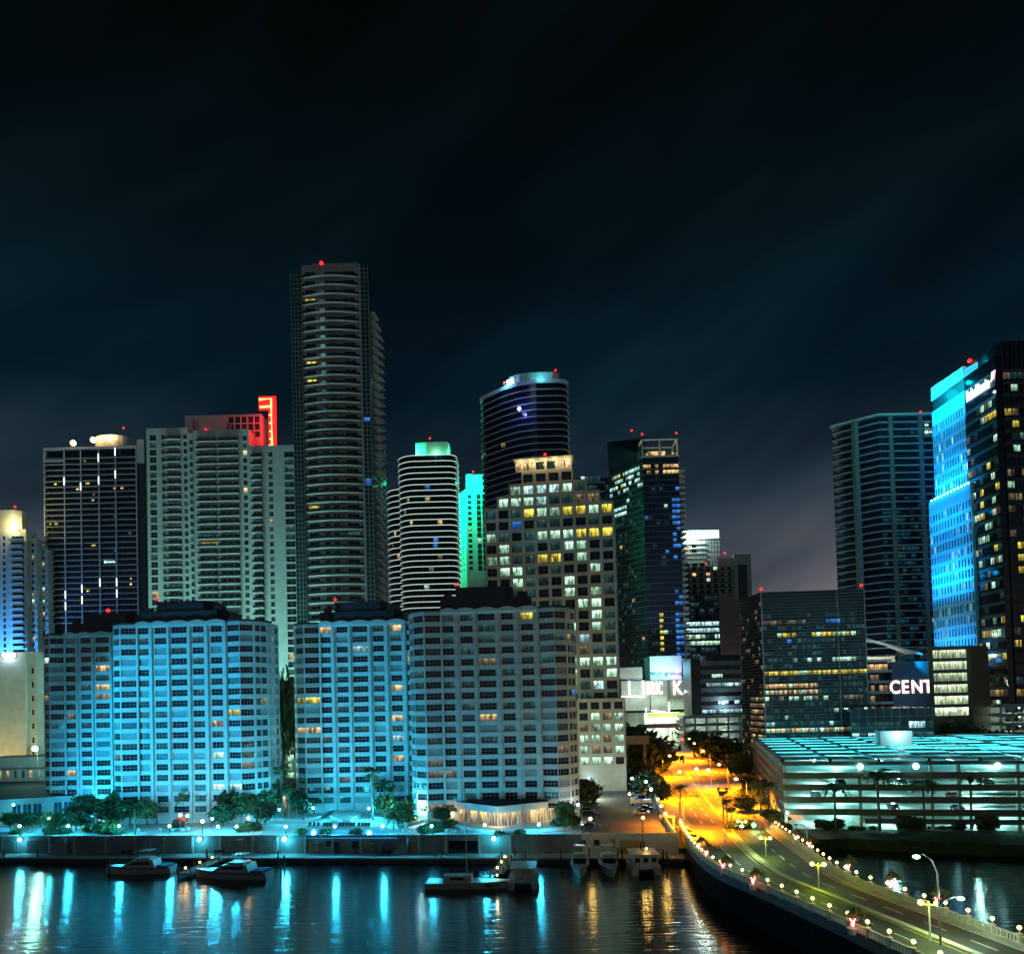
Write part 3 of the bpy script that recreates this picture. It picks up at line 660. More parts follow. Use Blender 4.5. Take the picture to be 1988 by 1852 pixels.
for x, y, k, w in ((98, 1017, 'yellow', 4), (109, 1017, 'yellow', 6), (108, 937, 'yellow', 5), (165, 896, 'yellow', 4), (182, 1058, 'yellow', 9), (213, 1092, 'cool', 22), (151, 947, 'warm', 6), (170, 946, 'warm', 8), (180, 977, 'warm', 6), (237, 952, 'warm', 6), (222, 954, 'warm', 4), (254, 1124, 'warm', 4), (254, 1137, 'warm', 4), (223, 1068, 'blue', 3), (171, 1152, 'yellow', 6), (252, 1042, 'dimw', 5), (222, 990, 'dimt', 4), (222, 1010, 'dimt', 4), (182, 963, 'dimw', 5)):
    u = B.u(x, y, 1.6); v = math.floor((B.z(y) - (zt - 31 * pit)) / pit) * pit + zt - 31 * pit + .35; hw = w / 1500 * 430 / 2
    window(B.root, (.4, 1.6), (W_ - .4, 1.6), (u - .4 - hw, u - .4 + hw, v, v + pit * .72), -.06, k, max(1, int(hw)), 1, 'framed')

# --- cream tower with balcony stacks and neon sign
B = Bld('balcony_tower', 'cream high-rise with stacks of dark balconies and a red neon sign on its roof', 'building', 286, 1000, 573, 300, 0, 2.5)
U = lambda x: B.u(x, 1000); pit = 14.7 / 1500 * 300; zA, zM, zR = B.z(832), B.z(838), B.z(871)
def XZ(z, y=450): return U(z * .2885 + (1000 - (734.5 + .2885 * y)) * .026)
nfl = 34
secs = [(286, 363, zA, [(1000, 1045, 'g'), (1080, 1102, 'w'), (1118, 1212, 'b')]), (363, 376, zA - 1.5, []), (376, 486, zM, [(1325, 1452, 'b'), (1465, 1602, 'b'), (1630, 1657, 'w')]), (486, 573, zR, [(1690, 1757, 'b'), (1800, 1828, 'w'), (1908, 1972, 'g')])]
secs[0] = (286, 366, zA, secs[0][3]); secs[1] = (366, 377, zM - 1, [(1268, 1293, 'w')]); secs[0][3].append((1228, 1254, 'w'))
bms = {}
for x0, x1, z1, cs in secs:
    p0, p1 = (U(x0), 0), (U(x1), 0); hs = []; kinds = []
    for a, c, t in cs:
        u0, u1 = XZ(a) - p0[0], XZ(c) - p0[0]
        u0 = max(u0, .2); u1 = min(u1, p1[0] - p0[0] - .15)
        for f in range(nfl):
            v = z1 - 2.2 - (f + 1) * pit
            if v < 4: break
            hs.append((u0, u1, v + (.75 if t == 'w' else .25 if t == 'b' else .35), v + pit - .35)); kinds.append((t, f))
    b = MB(); holes_wall(b, p0, p1, 0, z1, hs, .5); b.quad((p0[0], 0, z1), (p1[0], 0, z1), (p1[0], 16, z1), (p0[0], 16, z1), 1); holes_wall(b, p1, (p1[0], 16), 0, z1, [])
    holes_wall(b, (p0[0], 16), p0, 0, z1, []); b.obj('wall', ['coolwhite', 'roof'], B.root)
    for h, (t, f) in zip(hs, kinds):
        if t == 'b':
            w = h[1] - h[0]; key = round(w, 2)
            if key not in bms:
                q = MB(); q.box(-w / 2 - .15, w / 2 + .15, -1.7, -.01, -.3, 0, 0); s_ = q.mesh('balcony_slab', 'slab')
                q = MB(); q.box(-w / 2 - .1, w / 2 + .1, -1.66, -1.6, .004, 1.0, 0); s2 = q.mesh('railing', 'rail'); bms[key] = (s_, s2)
            put('railing', bms[key][1], put('balcony_slab', bms[key][0], B.root, (p0[0] + (h[0] + h[1]) / 2, 0, h[2])))
            # alternating door and wall panel inside the balcony
            window(B.root, p0, p1, h, .48, pick([('blue', .01), ('dimt', .12), ('yellow', .006)]), 3, 1, 'coolwhite', .35 if w > 4 else .15, 'balcony_door')
        else: window(B.root, p0, p1, h, .3, pick([('dimt', .25), ('warm', .012), ('blue', .01)]), 2, 2, 'frame')
zu = B.z(800); b = MB(); ua, ub = U(351), U(503); hs = [((ub - ua) * q, (ub - ua) * q + 2.0, zu - 3.3 - 3.0 * r_, zu - .9 - 3.0 * r_) for q in (.57, .655, .74, .825, .91) for r_ in range(3)]
holes_wall(b, (ua, 5), (ub, 5), 0, zu, hs, .3); holes_wall(b, (ub, 5), (ub, 20), 0, zu, []); b.quad((ua, 5, zu), (ub, 5, zu), (ub, 20, zu), (ua, 20, zu)); b.obj('upper_block', 'coolwhite', B.root)
for h in hs: window(B.root, (ua, 5), (ub, 5), h, .2, 'glassd', 2, 2)
# neon: red letter shape on a blade
nx_, ny_ = U(525.5), 3.2
zz = lambda y: B.z(y)
b = MB(); b.box(nx_ - .9, nx_ + 1.5, ny_ + .2, ny_ + 1.2, zR, zz(771)); b.box(U(503), nx_ + 1.4, ny_ + .25, ny_ + 1.1, zz(795), zz(770)); b.obj('sign_blade', 'red', B.root)
b = MB(); b.tube([(U(502), ny_, zz(775)), (nx_, ny_, zz(774)), (nx_ + .05, ny_, zz(866)), (nx_ - 1.2, ny_, zz(866))], .45, 6, 0); b.tube([(U(503), ny_, zz(790)), (nx_, ny_, zz(789))], .42, 6, 0)
for y in (806, 822, 838, 853): b.tube([(nx_, ny_, zz(y)), (nx_ - .9, ny_, zz(y))], .3, 6, 0)
b.obj('neon_tube', 'neonc', B.root)
b = MB(); b.box(nx_ - 1.1, nx_ + 1.9, ny_ + .15, ny_ + .19, zR + 1, zz(770)); b.box(U(501), nx_ + 1.9, ny_ + .14, ny_ + .185, zz(796), zz(769)); b.obj('neon_field', 'neon', B.root)
for y in (785, 815, 845): point('neon_light', (nx_ - .5, ny_ - 1.2, zz(y)), (1, .02, .03), 2500, .8, B.root)
beacon(B.root, (U(394), 4, zM + 1.5), 80, .4)
b = MB(); b.box(U(312), U(330), 3, 7, zA, zA + 1); b.box(U(440), U(445), 2, 4, zM, zM + 3.5); b.box(U(371), U(373), 3, 4, zM, zM + 6); b.obj('roof_plant', 'grey', B.root)
point('street_wash', B.W((U(430), -36, 4)), (.38, 1, .92), 105000, 2); point('street_wash', B.W((U(560), -30, 4)), (.35, 1, .85), 60000, 2); point('street_wash', B.W((U(300), -42, 4)), (.38, 1, .92), 80000, 2)

# --- tallest tower, bowed balconies
B = Bld('tall_tower', 'tallest grey tower with bowed balconies and a red beacon on top', 'building', 574, 1100, 707, 290, 0, 2.5)
X3 = lambda z: 524.6 + z * .3967
U = lambda x, y=1100: B.u(x, y); zL, zT = B.z(527), B.z(512); pit = 17.9 / 1500 * 290
x = lambda z: U(X3(z))      # at y=1100 -> z=1627
bl, br, gl, gr = x(178), x(458), x(462), x(508)
W_ = gr
b = MB(); b.box(0, bl - .3, .6, 18, 0, zL, 0); b.box(bl - .3, br + .3, 1.5, 20, 0, zT, 1); b.box(br + .31, gl + .6, .4, 20, 0, zT - .5, 1); b.box(gl + .61, gr, .3, 20, 0, zT - 1, 0); b.obj('core', ['glasst', 'greytower'], B.root)
mullions(B.root, (0, .6), (bl - .3, .6), 30, zL, 1.5, pit / 2, 'frame', .12); mullions(B.root, (gl + .61, .3), (gr, .3), 30, zT - 1, 1.7, pit / 2, 'frame', .12)
arc = []
for k in range(13):
    t = k / 12; arc.append((bl + (br - bl) * t, 1.49 - 3.0 * math.sin(math.pi * (.12 + .76 * t)) + .6))
poly = arc + [(br, 1.49), (bl, 1.49)]
nfl = int((zT - 40) / pit)
slabs(B, poly, zT - 2 - nfl * pit, zT - 2.5, pit, 'slab', .4, rail=1.05)
for f in range(nfl):
    for a, c in ((.05, .22), (.32, .42), (.48, .58), (.72, .93)):
        v = zT - 2 - nfl * pit + f * pit + .45
        k = pick([('dimt', .06)]); 
        if a == .05 and f in (nfl - 4, nfl - 11, nfl - 13, nfl - 27): k = 'yellow'
        window(B.root, (bl, 1.5), (br, 1.5), ((br - bl) * a, (br - bl) * c, v, v + 2.35), -.02, k, 2, 1, 'frame', .06, 'balcony_door')
# right flank, receding, angled balconies
fx, fy = gr, .3; ex, ey = gr - 1.6, 30.0
b = MB(); b.prism([(fx + .01, fy), (ex, ey), (ex, ey + 4), (fx + .01, ey + 4)], 0, zT - 12); b.obj('flank', 'glasst', B.root)
d, n, L = fvec((fx, fy), (ex, ey)); sb = MB()
for k in range(3):
    u = 7 + k * 9; p = [Vector((fx, fy, 0)) + d * (u + a) + n * w for a, w in ((0, .02), (0, 1.2), (7, 2.4), (7, .02))]; sb.prism([(q.x, q.y) for q in p], 0, .35, 0, bottom=True)
sme = sb.mesh('flank_balcony', 'slab')
for f in range(nfl - 3): put('flank_balcony', sme, B.root, (0, 0, zT - 2 - nfl * pit + f * pit))
mullions(B.root, (fx + .02, fy + .1), (fx + .02 + d.x * 7, fy + d.y * 7), 30, zT - 12, 1.8, pit / 2, 'frame', .12)
u0 = x(478); window(B.root, (gl + .61, .3), (gr, .3), (.4, gr - gl - 1.0, B.z(946), B.z(932)), -.05, 'blue', 3, 2)
window(B.root, (gl + .61, .3), (gr, .3), (.4, gr - gl - 1.0, B.z(822), B.z(814)), -.05, 'blue', 3, 1)
b = MB(); b.box(bl + 3, br - 1, 5, 15, zT, zT + 2.6); b.obj('penthouse', 'grey', B.root); beacon(B.root, (x(347) - 6.2, 4.6, B.z(499)), 260, .7)
# --- two round banded towers with glowing slab edges
def rounded(w, dpt, r1, r2, n=8):
    """plan with rounded front corners (r1 left, r2 right)"""
    p = [(0, dpt)]
    p += [(r1 - r1 * math.cos(math.pi / 2 * k / n), r1 - r1 * math.sin(math.pi / 2 * k / n)) for k in range(n + 1)]
    p += [(w - r2 + r2 * math.sin(math.pi / 2 * k / n), r2 - r2 * math.cos(math.pi / 2 * k / n)) for k in range(n + 1)]
    return p + [(w, dpt)]
def grow(poly, k):
    cx = sum(p[0] for p in poly) / len(poly); cy_ = sum(p[1] for p in poly) / len(poly)
    return [(cx + (x - cx) * k, cy_ + (y - cy_) * k) for x, y in poly]
for lab, xl, xr, D, yt, yb in (('round-cornered tower ringed with bright white slab edges, green-lit crown', 771, 889, 560, 886, 1190), ('slim white-ringed tower half hidden behind its bigger twin', 748, 800, 590, 951, 1175)):
    B = Bld('ringed_tower', lab, 'building', xl, 1040, xr, D, 0, 2.5, 'ringed towers'); zt = B.z(yt); pit = 11.5 / 1500 * D
    pl = rounded(B.w, 30, 14, 7); b = MB(); b.prism(grow(pl, .95), 0, zt - .3); b.obj('core', 'glassd', B.root)
    rb = MB(); n = len(pl); 
    slabs(B, pl, zt - 28 * pit, zt + .1, pit, 'slab', .35)
    em = MB(); gp = grow(pl, 1.004); em.v = []; em.prism(gp, .08, .46); em.f = em.f[:-1]; em.m = em.m[:-1]; eme = em.mesh('edge_glow', 'led')  # floodlit white slab edges, their brightness put in as a glow
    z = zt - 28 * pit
    while z < zt + .1: put('edge_glow', eme, B.root, (0, 0, z)); z += pit
    cp = grow(pl, .95); i0 = 9
    for f, i, k in ((20, 6, 'warm'), (20, 9, 'warm'), (16, 7, 'warm'), (16, 9, 'warm'), (22, 9, 'blue'), (13, 9, 'blue'), (12, 9, 'blue'), (18, 5, 'dimw'), (8, 9, 'dimw'), (5, 9, 'mint'), (10, 9, 'dimw')):
        p0, p1 = cp[i], cp[i + 1]; L = fvec(p0, p1)[2]; c = rnd.uniform(.2, .8) * L; w = min(3.5, L * .8); window(B.root, p0, p1, (max(.05, c - w / 2), min(L - .05, c + w / 2), zt - 28 * pit + f * pit + .6, zt - 28 * pit + f * pit + pit - .4), -.05, k, 3, 1, 'framed')
    if xl > 760:
        mullions(B.root, cp[9], cp[10], zt - 28 * pit, zt - .5, 4, None, 'framed', .25)
        b = MB(); a, c = B.u(806, 880), B.u(872, 880); b.prism([(a, 4), (a + 8, 2), (c - 1, 2.4), (c, 8), (c, 20), (a, 20)], zt, B.z(858)); b.obj('crown', 'white', B.root)
        beacon(B.root, (B.u(834, 860), 3, B.z(850)), 150, .7)
        point('crown_light', B.W((a - 1.5, 1, zt + 2.5)), (.02, 1, .42), 16000 * B.k ** 2, .6); point('crown_light', B.W((c + 1.5, 2, zt + 2.5)), (.05, 1, .5), 4000 * B.k ** 2, .6); point('crown_light', B.W(((a + c) / 2 + 3, -1.2, zt + 1.5)), (.25, 1, .6), 1500 * B.k ** 2, .5)

# --- green floodlit tower
B = Bld('green_lit_tower', 'white tower washed in green light, between the ringed tower and the dark curved tower', 'building', 905, 1050, 952, 620, 4, 2.5)
zt = B.z(951); pit = 12.0 / 1500 * 620 * .9; U = lambda x: B.u(x, 1050); b = MB(); nf = int(zt / pit)
hs = [(2.0, 5.0, zt - 7 - k * pit, zt - 4.2 - k * pit) for k in range(14)] + [(9.2, 12.6, zt - 7.6 - k * pit, zt - 3.6 - k * pit) for k in range(14)] + [(13.6, 17.4, zt - 7.6 - k * pit, zt - 3.6 - k * pit) for k in range(14)]
holes_wall(b, (0, 0), (B.w, 0), 0, zt, hs, .5); hs2 = [(2 + 5 * j, 4 + 5 * j, zt - 7 - k * pit, zt - 4.5 - k * pit) for j in range(4) for k in range(14)]
holes_wall(b, (-9, 22), (0, 0), 0, zt, hs2, .5); b.add([(0, 0, zt), (B.w, 0, zt), (B.w, 22, zt), (-9, 22, zt)], [(0, 1, 2, 3)]); b.obj('wall', 'white', B.root)
for h in hs: window(B.root, (0, 0), (B.w, 0), h, .4, pick([('mint', .08), ('dimw', .04)]), 2, 1, 'framed')
for h in hs2: window(B.root, (-9, 22), (0, 0), h, .4, 'glassd', 1, 1, 'framed')
b = MB(); b.box(U(908), U(942), 3, 16, zt, B.z(919)); b.obj('penthouse', 'white', B.root); beacon(B.root, (U(922), 2.5, B.z(914)), 150, .7)
point('green_wash', B.W((-16, -30, zt + 12)), (.0, 1, .45), 420000 * B.k ** 2, 2, spot=75, aim=B.d * 14 + B.n * 32 + Vector((0, 0, -22))); point('green_wash', B.W((-34, 4, zt - 22)), (.0, 1, .42), 200000 * B.k ** 2, 2); point('green_wash', B.W((U(925), -9, zt + 5)), (.0, 1, .45), 30000 * B.k ** 2, 1)

# --- curved dark tower with rooftop sign
B = Bld('curved_tower', 'dark curved tower with thin white bands and a small glowing rooftop sign', 'building', 936, 985, 1112, 480, 0, 2.5)
U = lambda x, y=985: B.u(x, y); kx = U(1022); W_ = B.w; pit = 13.3 / 1500 * 480; zt = B.z(744, 1020)
pl = [(0, 34), (-.5, 29), (.6, 25), (kx * .5, 11)] + [(kx + 2 * k, 1.6 - 1.6 * math.sin(math.pi / 2 * (k + 4) / 8) * 1.0 + (4 - k) * (.45 if k < 4 else 0)) for k in range(-2, 5)] + [(W_ - 7 + 7 * math.sin(math.pi / 2 * k / 6), 7 - 7 * math.cos(math.pi / 2 * k / 6)) for k in range(7)] + [(W_, 34)]
b = MB(); b.prism(grow(pl, .955), 0, zt - .2); b.obj('core', 'glassd', B.root); cp = grow(pl, .955)
slabs(B, pl, zt - 40 * pit, zt - pit * .5, pit, 'slab', .4, rail=1.0)
b = MB(); b.prism(grow(pl, 1.01), zt - .2, zt + 2.2, bottom=True); b.obj('roof_band', 'slab', B.root)
b = MB(); q0, q1 = U(1000, 730), U(1086, 730); b.prism([(q0 - 8, 20), (q0 - 3, 9), (q0 + 3, 4.5), (q0 + 9, 3), (q1 - 4, 3), (q1, 6), (q1, 24), (q0 - 8, 24)], zt + 2.21, B.z(719, 1040)); b.obj('roof_crown', 'pale', B.root)
beacon(B.root, (U(1079, 720), 2.4, B.z(717, 1040)), 120, .6); beacon(B.root, (U(979, 750), 8, B.z(733, 980)), 120, .6)
sx0, sx1 = (U(983, 748, ), 10.5), (U(1003, 738), 4.2)
text('rooftop_lettering', 'SLS', B.root, face_mtx((sx0[0], sx0[1], zt + 2.4), (sx1[0] - sx0[0], sx1[1] - sx0[1], 0)), 5.6, 'signw', .2, .8)
point('sign_light', (sx0[0] - 1, sx0[1] - 4, zt + 4), (.1, .6, 1), 3500, .6, B.root); point('roof_light', (U(1050, 730), -2, zt + 4.5), (.1, .7, .85), 1800, .6, B.root)
sp = B.W((U(1008, 795), -.6, B.z(795, 1020))); b = MB(); b.ball((0, 0, 0), 1.1, 10, 7); o = b.obj('balcony_spotlight', 'lampb', B.root, loc=(U(1008, 795), -1.5, B.z(795, 1020))); M['violet'] = glow('violet_lamp', (.35, .35, 1), 12); o.data.materials[0] = M['violet']
point('violet_light', (U(1008, 795), -3, B.z(795, 1020)), (.15, .15, 1), 5000, 1, B.root)
for x_, y_, k in ((1043, 761, 'mint'), (1043, 774, 'mint'), (977, 864, 'yellow'), (1076, 853, 'dimt')):
    u = B.u(x_, y_, 1.2); window(B.root, (0, 1.0), (W_, 1.0), (u - 1.2, u + 1.2, B.z(y_, x_) - 1.2, B.z(y_, x_) + 1.4), -.2, k, 1, 1, 'framed')

# --- stepped office tower, grid of square windows
B = Bld('stepped_office_tower', 'stepped beige office tower with a grid of square windows, many lit', 'building', 948, 1300, 1200, 270, -9, 2.5)
cw = B.w / 10; pit = 22.6 / 1500 * 268 ; z4 = B.z(988)  # top of the full-width part (left end)
rows = []   # (z of row bottom, first col, last col, kinds)
nmain = 17
LK = {0: 'd d d y m m y y m y'.split(), 1: 'd d b d d d d d d d'.split(), 2: 'm d d d m m m y y y'.split(), 3: 'd m d d d d m m d d'.split(), 4: 'd m d d y y d m d d'.split(), 5: 'd m m d d d d d d d'.split(),
      6: 'd d d d d d m d d d'.split(), 7: 'd d d d d d m d m d'.split(), 8: 'd d d d d d d m m d'.split(), 9: 'd d d d d d d d m d'.split()}
CK = {'d': None, 'm': 'mint', 'y': 'yellow', 'c': 'cool', 'b': 'blue'}
OT = [('mint', .16), ('yellow', .05), ('cool', .06), ('dimt', .3), ('dimw', .1)]
b = MB(); allh = []
def office_rows(c0, c1, ztop, n, first):
    p0, p1 = (c0 * cw, 0), (c1 * cw, 0); hs = []
    for k in range(n):
        v1 = ztop - .9 - k * pit
        for c in range(c1 - c0): hs.append((c * cw + cw * .12, (c + 1) * cw - cw * .12, v1 - pit * .72, v1)); allh.append((p0, p1, hs[-1], first + k, c0 + c))
    zb = ztop - n * pit - .02 if n < 10 else 0
    holes_wall(b, p0, p1, zb, ztop, hs, .55); b.quad((p0[0], 0, ztop), (p1[0], 0, ztop), (p1[0], 26, ztop), (p0[0], 26, ztop), 1)
    holes_wall(b, p1, (p1[0], 26), zb, ztop, []); holes_wall(b, (p0[0], 26), p0, zb, ztop, [])
office_rows(0, 10, z4, 17, 0); office_rows(1, 9, z4 + pit, 1, -1); office_rows(2, 8, z4 + 2 * pit, 1, -2); office_rows(3, 7, z4 + 3 * pit, 1, -3)
b.obj('wall', ['beige', 'roof'], B.root)
for p0, p1, h, rrow, c in allh:
    if rrow in LK: k = CK[LK[rrow][c]] or pick([('dimt', .4), ('mint', .04)])
    elif rrow == -2: k = ['mint', 'cool', 'cool', 'cool', 'mint', 'dimt'][c - 2]
    elif rrow == -1: k = ['mint', 'mint', 'mint', 'cool', 'dimt', 'dimt', 'dimw', 'dimw'][c - 1]
    elif rrow == -3: k = 'glasst'
    elif rrow in (13, 14, 15): k = pick([('mint', .5), ('cool', .1), ('dimt', .3)])
    else: k = pick(OT)
    window(B.root, p0, p1, h, .5, k, 2, 2 if rrow % 2 else 1, 'framed', .09)
# lit loggia on top
zl = z4 + 3 * pit; p0, p1 = (2.55 * cw, 0), (7 * cw - .3, 0); L = p1[0] - p0[0]; b = MB(); hs = [(.3, 2.2, zl + .4, zl + pit - .9), (2.8, 6.4, zl + .4, zl + pit - .9), (7.2, 10.2, zl + .4, zl + pit - .9), (11, 14, zl + .4, zl + pit - .9), (L - 4.2, L - .5, zl + .4, zl + pit - .9)]
hs = [(h[0], min(h[1], L - .2), h[2], h[3]) for h in hs]; holes_wall(b, p0, p1, zl, zl + pit - .3, hs, .5); b.box(p0[0] - .6, p1[0] + .6, -1.0, 8, zl + pit - .3, zl + pit + .3, 0); b.obj('loggia', 'cream', B.root)
for i, h in enumerate(hs): window(B.root, p0, p1, h, .45, 'glasst' if i in (2, 3) else 'warm', 2, 1, 'framed')
for t in range(5): point('loggia_light', (p0[0] + L * (t + .5) / 5, -1.6, zl + pit - 1.2), (1, .75, .35), 260, .3, B.root)
beacon(B.root, (4.9 * cw, -.4, zl + pit + 1.4), 80, .45)
# base of the tower: wider, with open parking floors
b = MB(); p0, p1 = (B.u(1122, 1400, -4), -4), (B.u(1213, 1400, -4), -4); zt = B.z(1362, 1130) + 1; L = p1[0] - p0[0]; hs = []; n = 5
for k in range(6):
    for c in range(4): hs.append((L * (c + .14) / 4, L * (c + .86) / 4, zt - 1.2 - k * 3.7 - 2.4, zt - 1.2 - k * 3.7))
hs = [h for h in hs if h[2] > .5]
holes_wall(b, p0, p1, 0, zt, hs, .5); holes_wall(b, p1, (p1[0], 24), 0, zt, []); b.quad((p0[0], -4, zt), (p1[0], -4, zt), (p1[0], 24, zt), (p0[0], 24, zt), 1); b.obj('base_wall', ['beige', 'roof'], B.root)
for i, h in enumerate(hs): window(B.root, p0, p1, h, .45, 'glassd' if i < 4 else pick([('mint', .55), ('dimw', .3)]), 2, 1, 'framed')
point('street_wash', B.W((B.w * .8, -26, 6)), (.85, 1, .75), 7000 * B.k ** 2, 1.5); point('street_wash', B.W((B.w * .35, -24, 30)), (.8, 1, .8), 5000 * B.k ** 2, 1.5)

# --- glass hotel tower with slanted roof spike
B = Bld('glass_hotel_tower', 'dark teal glass tower with a slanted roof blade and roof terrace', 'building', 1252, 1050, 1332, 600, 0, 2.5, None, 600 / 450)
U = lambda x, y=1050: B.u(x, y); pit = 11.2 / 1500 * 450; zt = B.z(742 + 20, 1290) ; zt = B.z(888, 1290); lx = -16; ly = 26; W_ = U(1322)
b = MB(); b.prism([(lx, ly), (0, 0), (W_, 0), (W_, 30), (lx, 34)], 0, zt, 0); b.obj('core', 'glasst', B.root)
b = MB(); b.box(.15, W_ - .02, -.1, -.01, 10, zt - 13); b.obj('blue_glazing', 'glassb', B.root)
sb = MB(); sb.prism([(lx - .3, ly - .2), (-.1, -.4), (W_ + .6, -.4), (W_ + .6, 6), (lx, ly + 6)], 0, .22, bottom=True); me = sb.mesh('floor_slab', 'frame'); z = zt - 37 * pit
while z < zt: put('floor_slab', me, B.root, (0, 0, z)); z += pit
mullions(B.root, (lx, ly), (0, 0), zt - 37 * pit, zt, 2.2, None, 'framed', .15); mullions(B.root, (0, 0), (W_, 0), zt - 37 * pit, zt, 2.4, None, 'framed', .15, .16)
bb = MB(); bb.box(W_ + .01, W_ + 3.4, -.3, 8, 0, .25); bb.box(W_ + .01, W_ + 3.4, -.3, -.22, .25, 1.2); me = bb.mesh('balcony', 'slab')
for k in range(2, 37): put('balcony', me, B.root, (0, 0, zt - k * pit - 2))
tab = lambda f, i, k: ('cool' if rnd.random() < .35 else 'mint' if rnd.random() < .4 else 'yellow' if rnd.random() < .2 else 'glassd') if f > 31 else ('cool' if rnd.random() < .75 else 'mint') if f in (29, 28) and i < 6 else None
panes(B.root, (lx, ly), (0, 0), zt - 37 * pit, pit, 36, 2.6, [('mint', .012), ('dimt', .18), ('warm', .01)], None, 1, 'framed', -.1, tab)
def tab2(f, i, k):
    if f in (34, 35): return 'warm' if rnd.random() < .75 else 'glassd'
    if i == k - 1 or i == k - 2: return 'blue' if rnd.random() < (.75 if f < 12 or 20 < f < 30 else .25) else 'glassd'
    if i == 3 and 2 < f < 10: return 'yellow'
    return None
panes(B.root, (0, 0), (W_, 0), zt - 37 * pit, pit, 36, 2.4, [('warm', .012), ('mint', .01), ('dimt', .06), ('blue', .015)], None, 1, 'framed', .12 - .3, tab2)
b = MB(); zr = zt + 4.2
b.box(-14 * .0 - .6, W_ + .6, -.8, 26, zt, zt + 1.0, 0); b.obj('terrace_slab', 'slab', B.root)
b = MB(); zf = B.z(851, 1310)
for u_, y_ in ((.2, .2), (W_ * .5, .2), (W_ - .3, .2), (W_ - .3, 14), (.2, 14)): b.box(u_ - .35, u_ + .35, y_ - .35, y_ + .35, zt + 1, zf - .7)
b.box(-.4, W_ + .2, -.3, .5, zf - .7, zf); b.box(-.4, .4, .51, 15, zf - .7, zf); b.box(W_ - .6, W_ + .2, .51, 15, zf - .7, zf); b.box(-.4, W_ + .2, 15.01, 15.7, zf - .7, zf); b.obj('roof_frame', 'slab', B.root)
b = MB(); P = [at(1175, 838, 478), at(1240, 838, 468), at(1257, 905, 462), at(1216, 872, 452)]; za = B.z
bl0 = [(lx, ly), (lx + 9, ly - 14.5)]
A0 = Vector((lx - .5, ly, zt)); A1 = Vector((-2, 3, zt)); T0 = Vector((lx - 1, ly, B.z(840, 1180) + 3)); T1 = Vector((-2.5, 3.5, zt + 4)); T2 = Vector((6, 20, B.z(838, 1240) + 3)); A2 = Vector((6, 20, zt))
b.quad(A0, A1, T1, T0); b.quad(A1, A2, T2, T1); b.add([T0, T1, T2], [(0, 1, 2)]); b.quad(A2, A0, T0, T2); b.obj('roof_blade', 'glasst', B.root)
b = MB(); b.box(4, 14, 3, 9, zt + 1.01, zt + 4.6); b.obj('bar_pavilion', 'warm', B.root)
for x_, z_ in ((2.5, 1.5), (W_ * .6, 1.2), (W_ - 3, 1.3)):
    point('terrace_light', (x_, 1.2, zt + 3), (1, .6, .2), 500, .4, B.root)
    q = MB()
    for k in range(60): 
        c = Vector((rnd.gauss(0, 1.2), rnd.gauss(0, .8), rnd.uniform(0, 2.4))); q.add([c, c + Vector((.5, .1, .3)), c + Vector((.1, .2, .6))], [(0, 1, 2)])
    q.obj('roof_shrub', 'leaf', B.root, loc=(x_ + 1.4, 1.2, zt + 1.0))
beacon(B.root, (-4.5, 8, B.z(833, 1240) + 2), 120, .6); beacon(B.root, (.4, 1, B.z(842, 1248)), 120, .6); beacon(B.root, (W_ - .5, 1, B.z(840, 1310)), 120, .6)

# --- small dark block behind the office tower
B = Bld('distant_block', 'small dark block with pale floor lines peeping between two towers', 'building', 1112, 960, 1184, 570, 0, 2.5)
zt = B.z(928); b = MB(); b.box(.5, B.w - .5, .8, 20, 0, zt); b.obj('core', 'glassb', B.root); slabs(B, [(0, 0), (B.w - 4, 0), (B.w, 5), (B.w, 20), (0, 20)], zt - 24, zt + .2, 11 / 1500 * 570 * 1.6, 'slab', .6)
panes(B.root, (.5, .8), (B.w - .5, .8), zt - 24, 6.7, 4, 3, [('dimt', .5), ('cool', .08)])

# --- pale twin-winged tower with a bright top band
B = Bld('bright_topped_tower', 'pale balcony tower with a glowing white band and floodlight at its top', 'building', 1328, 1130, 1400, 800, 0, 2.5, None, 800 / 680)
zt = B.z(1048); pit = 9.2 / 1500 * 680; boxwalls(B.root, B.w, 22, 0, zt, 'pale')
slabs(B, [(0, -1.5), (B.w * .62, -1.5), (B.w * .62, -.01), (0, -.01)], zt - 30 * pit, zt - 1, pit, 'slab', .4); mullions(B.root, (B.w * .62, 0), (B.w, 0), zt - 120, zt, 2.6, pit, 'framed', .4)
for f in range(29):
    for k in range(3):
        if rnd.random() < .8: window(B.root, (0, 0), (B.w * .62, 0), (B.w * .62 * k / 3 + .8, B.w * .62 * (k + 1) / 3 - 1.5, zt - 30 * pit + f * pit + .6, zt - 30 * pit + f * pit + pit - .4), -.02, pick([('mint', .06), ('warm', .04), ('cool', .03)]), 2, 1, 'framed')
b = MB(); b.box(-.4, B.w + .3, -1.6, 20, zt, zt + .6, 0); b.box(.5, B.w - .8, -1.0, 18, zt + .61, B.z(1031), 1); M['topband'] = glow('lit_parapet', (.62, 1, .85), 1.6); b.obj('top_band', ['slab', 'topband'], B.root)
p = (B.u(1338, 1040), -3, B.z(1041)); b = MB(); b.ball(p, 2.2, 10, 7); b.obj('flood_lamp', 'lampc', B.root); point('flood_light', (p[0], p[1] - 3, p[2]), (.7, 1, .9), 60000, 2.4, B.root)
B = Bld('balcony_block', 'grey balcony block with red beacons in front of the bright-topped tower', 'building', 1332, 1200, 1460, 720, 0, 2.5, None, 720 / 600)
